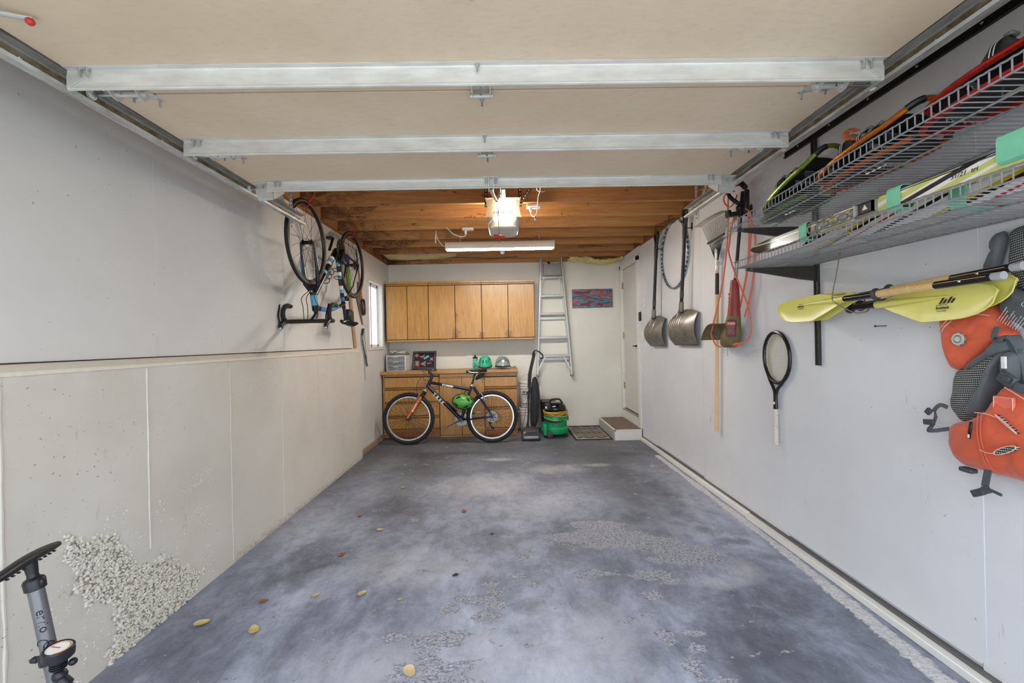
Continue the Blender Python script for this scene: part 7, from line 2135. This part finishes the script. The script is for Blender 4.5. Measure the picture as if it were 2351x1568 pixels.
for k, r in enumerate((0.064, 0.055, 0.046, 0.037)):
    q = MB().lathe([(0.016, -0.001), (r, -0.001), (r, 0.001), (0.016, 0.001), (0.016, -0.001)], RH + Vector((0, 0.030 + 0.007 * k, 0)), (0, 1, 0), 28).build('sprocket', m_chrome, mb, world=False)
dsc = MB().lathe([(0.058, -0.001), (0.070, -0.001), (0.070, 0.001), (0.058, 0.001), (0.058, -0.001)], RH + Vector((0, -0.045, 0)), (0, 1, 0), 36)
for i in range(6):
    a = 2 * PI * i / 6
    dsc.bar(RH + Vector((0, -0.045, 0)), RH + Vector((0.05 * math.cos(a + 0.3), -0.045, 0.05 * math.sin(a + 0.3))), 0.008, 0.002, (0, 1, 0))
dsc.build('spoke_guard', m_chrome, mb, world=False)
MB().tube([RH + Vector((0.01, 0.055, -0.02)), RH + Vector((-0.04, 0.06, -0.09)), RH + Vector((-0.015, 0.06, -0.14)), RH + Vector((0.01, 0.06, -0.165))], 0.010, 8).ball(RH + Vector((-0.03, 0.06, -0.085)), 0.020, 2, (1, 0.3, 1)).ball(RH + Vector((0.005, 0.06, -0.155)), 0.024, 2, (1, 0.3, 1)).build('rear_derailleur', m_black, mb, world=False)
MB().tube([BBp + Vector((0.0, 0.045, 0.085)), RH + Vector((0, 0.04, 0.055))], 0.004, 6).tube([BBp + Vector((0.0, 0.045, -0.085)), RH + Vector((0.005, 0.055, -0.17))], 0.004, 6).build('chain', m_chrome, mb, world=False)
MB().tube(spline([RH + Vector((0.02, 0.05, 0.05)), RH + Vector((0.10, 0.05, 0.02)), RH + Vector((0.11, 0.05, -0.05)), RH + Vector((0.05, 0.05, -0.085))], 5), 0.003, 6).build('cable', m_black, mb, world=False)
for sy in (-1, 1):
    b0 = STt + Vector((0.105, sy * 0.035, -0.15))
    MB().bar(b0 + Vector((0.02, sy * 0.012, 0.05)), b0 + Vector((0.075, sy * 0.012, -0.05)), 0.014, 0.016, bev=0.003).bar(b0 + Vector((0.055, sy * 0.005, -0.045)), b0 + Vector((0.10, sy * 0.005, -0.04)), 0.012, 0.012, bev=0.003).build('brake_arm', m_chrome, mb, world=False)
MB().tube([STt + Vector((0.03, 0, -0.02)), STt + Vector((0.085, 0, -0.12))], [0.016, 0.020], 10).build('rear_shock', m_black, mb, world=False)
pmp = HTb + dvec * 0.30 + upv * 0.040
MB().tube([pmp, pmp + dvec * 0.20], 0.011, 10).build('frame_pump', m_black, mb, world=False)
# ---- green helmet hung from the top tube
hm = helmet('bike_helmet', 'lime green bicycle helmet hanging from the top tube of the mountain bike', wmat(mb) @ Matrix.Translation((0.173, -0.052, 0.540)) @ Matrix.Rotation(R(90), 4, 'X') @ Matrix.Rotation(R(172), 4, 'Z'), M('lime_shell', (86, 172, 72), 0.28), m_black,
            [(0.00, 0.10, 0.30, 0.30, 0.08), (0.11, 0.20, 0.30, 0.26, 0.08), (0.21, 0.30, 0.28, 0.28, 0.08), (0.32, 0.41, 0.28, 0.30, 0.08), (0.43, 0.52, 0.30, 0.30, 0.08), (0.55, 0.65, 0.28, 0.30, 0.08), (0.67, 0.76, 0.30, 0.28, 0.08), (0.79, 0.88, 0.28, 0.28, 0.08), (0.90, 0.98, 0.30, 0.30, 0.07),
             (0.04, 0.18, 0.60, 0.58, 0.09), (0.28, 0.42, 0.58, 0.60, 0.09), (0.54, 0.70, 0.60, 0.58, 0.09), (0.78, 0.94, 0.58, 0.60, 0.09)], 0.098, 0.138, 0.125)
MB().tube(spline([(0.02, -0.07, -0.005), (-0.01, -0.12, 0.0), (-0.02, -0.165, 0.02), (-0.04, -0.12, 0.0), (-0.06, -0.07, -0.005)], 4), 0.006, 6, flat=0.4).build('chin_strap', m_black, hm, world=False)

# ---- road bike hung upside down by its wheels: local +x forward (to the garage opening), z up in riding position
rb_ = thing('road_bike', 'black and blue road bike hung upside down by its wheels from red hooks', 'bicycle')
XB = -1.547
rb_.matrix_basis = Matrix.Translation((XB, 3.845, 2.462)) @ Matrix.Rotation(R(-90), 4, 'Z') @ Matrix.Rotation(PI, 4, 'X')
m_rf = M('road_frame_black', (26, 26, 28), 0.2, 0.1)
m_blue = M('road_blue', (52, 130, 190), 0.25)
m_sky = M('road_sky', (96, 170, 196), 0.3)
m_tan = M('tan_wall', (150, 122, 98), 0.7)
fh, rh = Vector((0.485, 0, 0.338)), Vector((-0.490, 0, 0.338))
wheel(rb_, fh, 0.338, 0.0125, M('rim_black', (34, 32, 32), 0.3, 0.4), 0.020, 20, False, 'front_wheel', 0.10, 0.020, m_tan)
wheel(rb_, rh, 0.338, 0.0125, _M['rim_black'], 0.020, 24, False, 'rear_wheel', 0.13, 0.020, m_tan)
bb = Vector((-0.085, 0, 0.272)); htb = Vector((0.405, 0, 0.715)); htt = Vector((0.362, 0, 0.865)); stt = Vector((-0.245, 0, 0.800))
tubes(rb_, 'down_tube', [htb + Vector((-0.01, 0, 0.03)), bb], [0.026, 0.024], m_rf)
tp_ = MB().tube(spline([htt + Vector((-0.01, 0, -0.03)), (0.10, 0, 0.842), (-0.12, 0, 0.790), stt - Vector((0, 0, 0.05))], 6), 0.020, 12, flat=0.8).build('top_tube', m_rf, rb_, world=False)
MB().tube(spline([Vector((0.30, -0.004, 0.846)), Vector((0.10, -0.004, 0.838)), Vector((-0.08, -0.004, 0.797))], 6), 0.0198, 10).build('blue_panel', m_blue, tp_, world=False)
s_t = tubes(rb_, 'seat_tube', [bb, stt], 0.018, m_rf)
tubes(rb_, 'head_tube', [htb, htt], 0.027, m_rf)
for k, (a, mt_) in enumerate(((0.20, m_sky), (0.36, m_stripe), (0.42, m_sky), (0.60, m_stripe), (0.66, m_sky), (0.80, m_blue))):
    p = bb.lerp(stt, a)
    MB().cyl(p, p + (stt - bb).normalized() * 0.035, 0.0186, n=12).build('decal', mt_, s_t, world=False)
p = bb.lerp(htb, 0.45)
for k, mt_ in ((0.22, m_stripe), (0.28, m_sky), (0.34, m_stripe), (0.55, m_sky)):
    q = bb.lerp(htb, k)
    MB().cyl(q, q + (htb - bb).normalized() * 0.028, 0.0262, n=12).build('decal', mt_, rb_, world=False)
q = htb.lerp(htt, 0.15)
MB().cyl(q, htb.lerp(htt, 0.70), 0.0278, n=14).build('head_badge', m_sky, rb_, world=False)
for sy in (-1, 1):
    fk = tubes(rb_, 'fork_blade', [htb + Vector((0.004, sy * 0.022, -0.01)), htb + Vector((0.02, sy * 0.052, -0.06)), htb + Vector((0.045, sy * 0.054, -0.20)), fh + Vector((0, sy * 0.052, 0))], [0.016, 0.017, 0.014, 0.008], m_rf)
    tubes(fk, 'blue_stripe', [htb + Vector((0.032, sy * 0.062, -0.10)), htb + Vector((0.055, sy * 0.061, -0.24))], 0.0105, m_blue) if sy > 0 else None
    tubes(rb_, 'seat_stay', [stt + Vector((0, sy * 0.016, -0.08)), rh.lerp(stt, 0.5) + Vector((0.0, sy * 0.05, 0)), rh + Vector((0, sy * 0.065, 0))], 0.008, m_rf)
    tubes(rb_, 'chain_stay', [bb + Vector((-0.01, sy * 0.03, 0)), bb.lerp(rh, 0.35) + Vector((0, sy * 0.045, 0)), rh + Vector((0, sy * 0.065, 0))], 0.010, m_rf)
tubes(rb_, 'seat_post', [stt, stt + Vector((-0.035, 0, 0.125))], 0.0135, m_black)
saddle(rb_, (-0.285, 0, 0.955), 0.27, 0.14, 1, -1)
MB().box((-0.43, -0.035, 0.80), (-0.305, 0.035, 0.93), 0.022).build('seat_bag', m_black, rb_, world=False)
tubes(rb_, 'stem', [htt, htt + Vector((-0.008, 0, 0.03)), htt + Vector((0.075, 0, 0.085))], 0.017, m_black)
hbc = htt + Vector((0.080, 0, 0.090))
tubes(rb_, 'handlebar', [hbc + Vector((0, -0.172, 0)), hbc + Vector((0, -0.10, 0)), hbc, hbc + Vector((0, 0.10, 0)), hbc + Vector((0, 0.172, 0))], [0.017, 0.017, 0.0155, 0.017, 0.017], M('bar_tape', (44, 40, 30), 0.8, bump=0.3, bscale=60))
for sy in (-1, 1):
    e = hbc + Vector((0, sy * 0.172, 0))
    dp = MB().tube(spline([e, e + Vector((0.05, sy * 0.004, 0.0)), e + Vector((0.085, sy * 0.006, -0.03)), e + Vector((0.080, sy * 0.008, -0.085)), e + Vector((0.03, sy * 0.010, -0.125)), e + Vector((-0.045, sy * 0.012, -0.125))], 6), 0.0165, 10).build('drop_bar', _M['bar_tape'], rb_, world=False)
    hd2 = MB().tube(spline([e + Vector((0.06, 0, 0.0)), e + Vector((0.10, 0, 0.01)), e + Vector((0.135, 0, 0.035)), e + Vector((0.145, 0, 0.060))], 4), [0.017] * 4 + [0.018] * 4 + [0.016] * 4 + [0.012], 10).build('brake_hood', m_black, dp, world=False)
    MB().tube(spline([e + Vector((0.135, sy * 0.004, 0.03)), e + Vector((0.150, sy * 0.010, -0.03)), e + Vector((0.125, sy * 0.016, -0.10)), e + Vector((0.115, sy * 0.018, -0.125))], 5), 0.008, 8, flat=0.6).build('brake_lever', m_hub, dp, world=False)
    MB().ball(e + Vector((0.150, 0, 0.055)), 0.014, 2, (0.5, 1, 1)).build('hood_cap', m_rim, dp, world=False)
for k, (dy, bow) in enumerate(((-0.05, 0.09), (0.05, 0.10), (0.02, 0.06))):
    MB().tube(spline([hbc + Vector((0.02, dy, 0)), htt + Vector((0.09, dy * 1.2, -0.02)), htb + Vector((0.05 + bow * 0.4, dy, 0.06)), htb + Vector((0.02, dy * 0.3, -0.01))], 6), 0.0028, 6).build('cable', m_black, rb_, world=False)
MB().bar(htb + Vector((0.03, -0.03, -0.03)), htb + Vector((0.03, 0.03, -0.03)), 0.03, 0.045, bev=0.006).build('front_brake', m_hub, rb_, world=False)
MB().bar(stt + Vector((-0.05, -0.03, -0.10)), stt + Vector((-0.05, 0.03, -0.10)), 0.03, 0.045, bev=0.006).build('rear_brake', m_hub, rb_, world=False)
ck = MB().lathe([(0.060, -0.002), (0.098, -0.002), (0.100, 0.0), (0.098, 0.002), (0.060, 0.002), (0.060, -0.002)], bb + Vector((0, -0.045, 0)), (0, 1, 0), 40).build('chainring', m_hub, rb_, world=False)
for i in range(5):
    a = 2 * PI * i / 5
    MB().bar(bb + Vector((0, -0.045, 0)), bb + Vector((0.07 * math.cos(a), -0.045, 0.07 * math.sin(a))), 0.016, 0.006, (0, 1, 0)).build('spider_arm', m_hub, ck, world=False)
for sy, sg in ((-1, 1), (1, -1)):
    c2 = MB().tube([bb + Vector((0, sy * 0.062, 0)), bb + Vector((sg * 0.10, sy * 0.066, sg * 0.137))], [0.015, 0.012], 10, flat=0.6).build('crank_arm', m_hub, rb_, world=False)
    MB().box(bb + Vector((sg * 0.10, sy * 0.066, sg * 0.137)) - Vector((0.035, 0.0 if sy > 0 else 0.055, 0.012)), bb + Vector((sg * 0.10, sy * 0.066, sg * 0.137)) + Vector((0.035, 0.055 if sy > 0 else 0.0, 0.012)), 0.004).build('pedal', m_black, c2, world=False)
for k, r in enumerate((0.052, 0.045, 0.038, 0.031)):
    MB().lathe([(0.014, -0.0012), (r, -0.0012), (r, 0.0012), (0.014, 0.0012), (0.014, -0.0012)], rh + Vector((0, -0.028 - 0.008 * k, 0)), (0, 1, 0), 24).build('sprocket', m_chrome, rb_, world=False)
MB().tube([rh + Vector((0, -0.055, 0)), rh + Vector((0.02, -0.06, -0.07)), rh + Vector((0.05, -0.06, -0.13))], 0.009, 8).ball(rh + Vector((0.015, -0.06, -0.07)), 0.018, 2, (1, 0.3, 1)).ball(rh + Vector((0.05, -0.06, -0.13)), 0.018, 2, (1, 0.3, 1)).build('rear_derailleur', m_hub, rb_, world=False)
MB().tube([bb + Vector((0, -0.045, 0.10)), rh + Vector((0, -0.045, 0.045))], 0.0035, 6).tube([bb + Vector((0, -0.045, -0.10)), rh + Vector((0.05, -0.055, -0.145))], 0.0035, 6).build('chain', m_hub, rb_, world=False)
tubes(rb_, 'spoke_reflector', [fh + Vector((-0.10, 0.004, 0.19)), fh + Vector((-0.17, 0.004, 0.16))], 0.013, m_stripe, 0.4)
mbt = MB().tube([bb.lerp(htb, 0.38) + Vector((-0.05, 0, 0.05)), bb.lerp(htb, 0.62) + Vector((-0.05, 0, 0.05))], 0.004, 6)
for k in (0.40, 0.5, 0.6):
    c_ = bb.lerp(htb, k) + Vector((-0.045, 0, 0.045))
    mbt.tube(arc(c_, 0.036, 0, 2 * PI, 14, (0, 1, 0), Vector((-0.6, 0, 0.8))), 0.0035, 6)
mbt.build('bottle_cage', m_black, rb_, world=False)
cg2 = MB()
for k in (0.35, 0.48):
    c_ = bb.lerp(stt, k) + Vector((0.045, 0, 0.0))
    cg2.tube(arc(c_, 0.036, 0, 2 * PI, 14, (0, 1, 0), Vector((0.95, 0, -0.3))), 0.0035, 6)
cg2.build('bottle_cage', m_black, rb_, world=False)
for lab, y in (('red ceiling hook holding the front wheel of the road bike', 3.36), ('red ceiling hook holding the rear wheel of the road bike', 4.335)):
    hkm = MB().tube(spline([(XB + 0.045, y + 0.06, 2.545), (XB + 0.035, y + 0.04, 2.50), (XB + 0.02, y + 0.01, 2.455), (XB + 0.022, y, 2.425), (XB + 0.0, y, 2.412), (XB - 0.022, y, 2.425), (XB - 0.026, y, 2.445)], 5), 0.0048, 8)
    hkm.solo('ceiling_hook', m_red, lab, 'hook')
# ================================================================== hand tools on the left wall beyond the road bike
pl = thing('long_handled_tool', 'long pale wooden tool handle with a green sleeve standing on the ledge end', 'garden tool', (-1.70, 4.83, 1.272))
MB().cyl((-1.722, 4.875, 1.275), (-1.716, 4.66, 2.22), 0.0175, n=14).build('handle', M('beech_handle', (196, 150, 110), 0.55, var=0.1, scale=8), pl)
MB().cyl((-1.717, 4.735, 1.86), (-1.716, 4.672, 2.16), 0.0200, n=14).build('sleeve', M('green_sleeve', (132, 160, 52), 0.5), pl)
MB().ball((-1.714, 4.652, 2.26), 0.035, 2, (0.7, 1, 1.4)).cyl((-1.716, 4.665, 2.18), (-1.714, 4.655, 2.24), 0.021, n=12).build('head', M('blue_head', (30, 44, 130), 0.4), pl)
m_steel = M('saw_steel', (132, 130, 124), 0.35, 0.75, var=0.2, scale=25)
m_hand = M('saw_wood', (150, 98, 54), 0.5, var=0.15)
hs_ = thing('hand_saw', 'old hand saw hung handle down beside the window frame', 'hand saw', (-1.735, 5.17, 1.70))
MB().prism([(5.055, 2.29), (5.075, 2.29), (5.20, 1.85), (5.175, 1.80), (5.10, 1.84), (5.09, 1.9)], (-1.737, 0, 0), (0, 1, 0), (0, 0, 1), (1, 0, 0), 0.002).build('blade', m_hand, hs_)
hh = [(5.13, 1.835), (5.21, 1.855), (5.235, 1.78), (5.232, 1.69), (5.175, 1.685), (5.15, 1.73)]
MB().tube(spline([(-1.727, a, b) for a, b in hh], 5, True), 0.0125, 8, closed=True).build('handle', m_black, hs_)
MB().box((-1.738, 5.17, 1.735), (-1.722, 5.215, 1.80), 0.006).build('handle_grip', m_hand, hs_)
bs = thing('pruning_blade', 'bare curved pruning saw blade hung by the window', 'saw', (-1.735, 5.12, 1.55))
MB().prism([(4.965, 1.86), (4.985, 1.865), (5.01, 1.93), (5.03, 2.06), (5.055, 2.06), (5.07, 1.83), (5.185, 1.555), (5.15, 1.555)], (-1.733, 0, 0), (0, 1, 0), (0, 0, 1), (1, 0, 0), 0.003).build('blade', M('rusty_blade', (118, 92, 70), 0.5, 0.4, var=0.25), bs)
MB().prism([(4.99, 1.85), (5.03, 2.06), (5.05, 2.0), (5.03, 1.82)], (-1.7295, 0, 0), (0, 1, 0), (0, 0, 1), (1, 0, 0), 0.003).build('bright_edge', M('blue_steel', (96, 120, 160), 0.3, 0.5), bs)
bw_ = thing('bow_saw', 'tubular bow saw hung from a hook below the hand saw', 'bow saw', (-1.725, 5.22, 1.27))
MB().tube(spline([(-1.722, 5.165, 1.50), (-1.720, 5.105, 1.42), (-1.720, 5.115, 1.34), (-1.720, 5.175, 1.22), (-1.722, 5.275, 1.045)], 6), 0.0105, 8).build('frame', m_steel, bw_)
MB().cyl((-1.721, 5.155, 1.502), (-1.720, 5.107, 1.425), 0.0135, n=10).build('grip', m_black, bw_)
MB().prism([(5.170, 1.49), (5.182, 1.485), (5.285, 1.04), (5.276, 1.04)], (-1.722, 0, 0), (0, 1, 0), (0, 0, 1), (1, 0, 0), 0.002).build('blade', M('blade_brown', (84, 60, 40), 0.5, 0.5), bw_)
MB().tube(spline([(-1.738, 5.175, 1.55), (-1.70, 5.17, 1.54), (-1.700, 5.17, 1.515), (-1.722, 5.17, 1.50)], 4), 0.003, 6).solo('wall_hook', m_bolt, 'small hook carrying the bow saw', 'hook')
MB().cyl((-1.733, 5.205, 1.19), (-1.733, 5.225, 0.865), 0.004, 0.002, n=8).ball((-1.733, 5.205, 1.195), 0.006, 1).solo('steel_rod', m_steel, 'thin steel rod hanging on the wall below the bow saw', 'rod')

# ================================================================== floor pump in the near left corner
pu = thing('floor_pump', 'silver bicycle floor pump with a black handle in the near left corner', 'floor pump', (-1.215, 1.20, 0.0))
ax0, ax1 = Vector((-1.205, 1.20, 0.02)), Vector((-1.330, 1.20, 0.672))
ad = (ax1 - ax0).normalized()
m_pump = M('pump_silver', (118, 120, 123), 0.32, 0.55)
m_pblack = M('pump_black', (24, 25, 30), 0.42)
MB().cyl(ax0, ax0 + ad * 0.36, 0.0205, n=24).cyl(ax0 + ad * 0.30, ax1, 0.0175, n=24).build('barrel', m_pump, pu)
MB().lathe([(0.0175, -0.026), (0.0225, -0.024), (0.0235, 0.0), (0.020, 0.006), (0.013, 0.010), (0.010, 0.034), (0, 0.034)], ax1, ad, 24).box(ax1 + Vector((0.016, -0.008, -0.016)), ax1 + Vector((0.03, 0.006, 0.006)), 0.003).build('top_cap', m_pblack, pu)
hc = ax1 + ad * 0.060
ha, hb = hc + Vector((0.050, -0.125, 0.006)), hc + Vector((-0.046, 0.118, -0.012))
hn = []
for i in range(13):
    q = i / 12
    hn.append(ha.lerp(hb, q) + Vector((0, 0, 0.006 * math.sin(PI * q))))
hr = [0.010 + 0.0065 * math.sin(PI * i / 12) ** 0.6 for i in range(13)]
hl_ = MB().tube(hn, hr, 12, flat=0.85).build('handle', m_pblack, pu)
MB().cyl(ax1 + ad * 0.02, hc, 0.0125, 0.016, n=14).build('handle_neck', m_pblack, pu)
for q in (0.12, 0.2, 0.28, 0.36, 0.62, 0.70, 0.78, 0.86):
    p = ha.lerp(hb, q)
    MB().box(p + Vector((0.008, -0.004, -0.010)), p + Vector((0.0165, 0.004, -0.006)), 0.002).build('grip_notch', m_black, hl_)
gc = ax0 + ad * 0.478 + Vector((0.056, -0.026, 0.0))
gax = Vector((0.10, -0.06, 0.99)).normalized()
gg = MB().lathe([(0, -0.018), (0.028, -0.018), (0.033, -0.013), (0.033, 0.010), (0.030, 0.013), (0.027, 0.0125)], gc, gax, 28).build('gauge', m_pblack, pu)
MB().lathe([(0.0275, 0.0105), (0.0, 0.0105)], gc, gax, 28).build('gauge_face', m_white_pl, gg)
ga, gb_, gd2 = frame_from(gax)
MB().tube([gc + gax * 0.0112 + (ga * math.cos(a) + gb_ * math.sin(a)) * 0.023 for a in [2 * PI * i / 30 for i in range(22)]], 0.0012, 5).build('gauge_scale', M('gauge_orange', (214, 128, 70), 0.5), gg)
MB().bar(gc + gax * 0.0118 - ga * 0.004, gc + gax * 0.0118 + ga * 0.018, 0.002, 0.001, gax).build('needle', m_red, gg)
MB().cyl(ax0 + ad * 0.432, ax0 + ad * 0.457, 0.0245, n=20).bar(ax0 + ad * 0.445, gc - gax * 0.02, 0.03, 0.022, bev=0.005).bar(ax0 + ad * 0.445 + Vector((-0.02, -0.01, 0)), ax0 + ad * 0.445 + Vector((-0.038, -0.015, 0.004)), 0.018, 0.014, bev=0.004).build('clamp', m_pblack, pu)
for k in range(5):
    c = gc - gax * (0.020 + 0.006 * k)
    MB().lathe([(0.014, -0.0015), (0.0185, -0.0015), (0.0185, 0.0015), (0.014, 0.0015), (0.014, -0.0015)], c, gax, 16).build('bellow_ring', m_pblack, gg)
g0 = gc - gax * 0.05
MB().tube(spline([g0, g0 + Vector((0.012, -0.002, -0.028)), g0 + Vector((0.05, -0.005, -0.050)), g0 + Vector((0.12, 0.0, -0.085)), g0 + Vector((0.18, 0.02, -0.16)), g0 + Vector((0.16, 0.06, -0.30)), g0 + Vector((0.06, 0.08, -0.40)), ax0 + Vector((0.02, 0.02, 0.03))], 6), 0.0075, 10).build('hose', M('hose_slate', (52, 60, 80), 0.4), pu)
MB().tube([g0 + Vector((0.012, -0.002, -0.028)), g0 + Vector((0.03, -0.004, -0.040))], 0.014, 10).ball(g0 + Vector((0.006, -0.002, -0.016)), 0.017, 2).ball(g0 + Vector((0.030, 0.01, 0.012)), 0.010, 2).build('hose_elbow', m_pblack, pu)
MB().bar(g0 + Vector((0.10, 0, -0.060)), g0 + Vector((0.16, 0.0, -0.068)), 0.03, 0.018, bev=0.005).build('valve_head', m_pblack, pu)
MB().bar(ax0 + Vector((0.0, -0.13, -0.008)), ax0 + Vector((0.0, 0.13, -0.008)), 0.06, 0.022, bev=0.006).cyl(ax0 - ad * 0.01, ax0 + ad * 0.03, 0.03, n=18).build('foot', m_pblack, pu)
def on_barrel(p):      # lettering wrapped round the barrel, running down its length
    a = (p.y) / 0.0178
    side = Vector((0.0, -1, 0.0))
    r = Vector((1, 0, 0)) - ad * ad.x
    r.normalize()
    return ax1 - ad * (0.045 + 0.0) - ad * p.x + (side * math.cos(a) + r * math.sin(a)) * 0.0179
lm = MB()
text_mb(lm, 'ervio', 0.030, (0, 0, 0), (1, 0, 0), (0, 1, 0), depth=0.0002)
for q in lm.bm.verts: q.co = on_barrel(Vector((q.co.x + 0.035, q.co.y - 0.002 + 0.008, 0)))
lm.build('lettering', m_print, pu)
for cx_, cy_, r_ in ((0.128, 0.004, 0.012), (0.136, 0.018, 0.010)):
    MB().tube([on_barrel(Vector((cx_ + r_ * math.cos(a), cy_ + r_ * 1.1 * math.sin(a), 0))) for a in [2 * PI * i / 24 for i in range(20 if r_ > 0.011 else 24)]], 0.0012, 5).build('logo_ring', m_print, pu)

# ================================================================== fallen leaves on the slab
lf = [(-0.96, 3.86, .020, 0, 'small tan leaf farthest back on the slab, towards the bike'), (-1.14, 3.24, .022, 1, 'brown leaf near the concrete wall, level with the trimmer'),
      (-0.91, 2.99, .026, 0, 'pale curled leaf with a stem, right of the brown leaf by the wall'), (-0.35, 3.28, .026, 1, 'brown leaf lying nearest the middle of the slab'),
      (-1.05, 2.65, .024, 1, 'reddish brown leaf in front of the concrete wall ridges'), (-0.31, 2.38, .018, 2, 'dark brown leaf scrap left of the big spalled patch'), (-1.02, 2.23, .020, 0, 'small yellow leaf left of the bright yellow pair'),
      (-0.78, 2.23, .026, 0, 'yellow leaf facing the small spalled flakes'), (-1.27, 2.19, .022, 1, 'brown leaf close to the honeycombed wall corner'), (-1.47, 2.03, .034, 0, 'largest yellow leaf, next to the honeycombed wall corner'),
      (-1.19, 1.97, .034, 0, 'folded yellow leaf with a long stem in front of the pump side'), (-0.41, 1.69, .034, 3, 'cream leaf nearest the camera by the lower spalled patch'), (-0.57, 2.17, .012, 0, 'tiny yellow leaf scrap between two spalled spots'), (-0.12, 2.88, .013, 2, 'small black leaf scrap just left of the large spalled patch')]
cl = [M('leaf_yellow', (200, 184, 118), 0.7, var=0.15, scale=60), M('leaf_brown', (150, 88, 58), 0.7, var=0.2, scale=60), M('leaf_dark', (70, 50, 40), 0.7), M('leaf_cream', (214, 190, 150), 0.7, var=0.1)]
rl = random.Random(12)
for x, y, s, k, lab in lf:
    th = rl.uniform(0, 6.28)
    c_, s_ = math.cos(th), math.sin(th)
    cup = rl.uniform(0.25, 0.5)
    def leaf(u, v):
        a = (u - 0.5) * 2
        w = 0.62 * s * math.sqrt(max(0.0, 1 - a * a)) * (1 - 0.25 * a) + 0.0004
        px, py = a * s, (v - 0.5) * 2 * w
        pz = 0.003 + cup * (py * py / s) * 1.2 + 0.22 * s * a * a + 0.0015 * mnoise.noise((px * 90 + x, py * 90, y))
        return (x + px * c_ - py * s_, y + px * s_ + py * c_, max(0.0016, pz))
    L_ = thing('fallen_leaf', lab, 'leaf', (x, y, 0), group='fallen leaves on the slab')
    MB().sheet(leaf, 10, 6, 0.0008).build('blade', cl[k], L_)
    e0, e1 = Vector(leaf(0.02, 0.5)), Vector((x - 1.7 * s * c_, y - 1.7 * s * s_, 0.004))
    MB().tube([e0, e0.lerp(e1, 0.5) + Vector((0, 0, 0.003)), e1], 0.0008, 5).build('stem', cl[1], L_)
# --- end
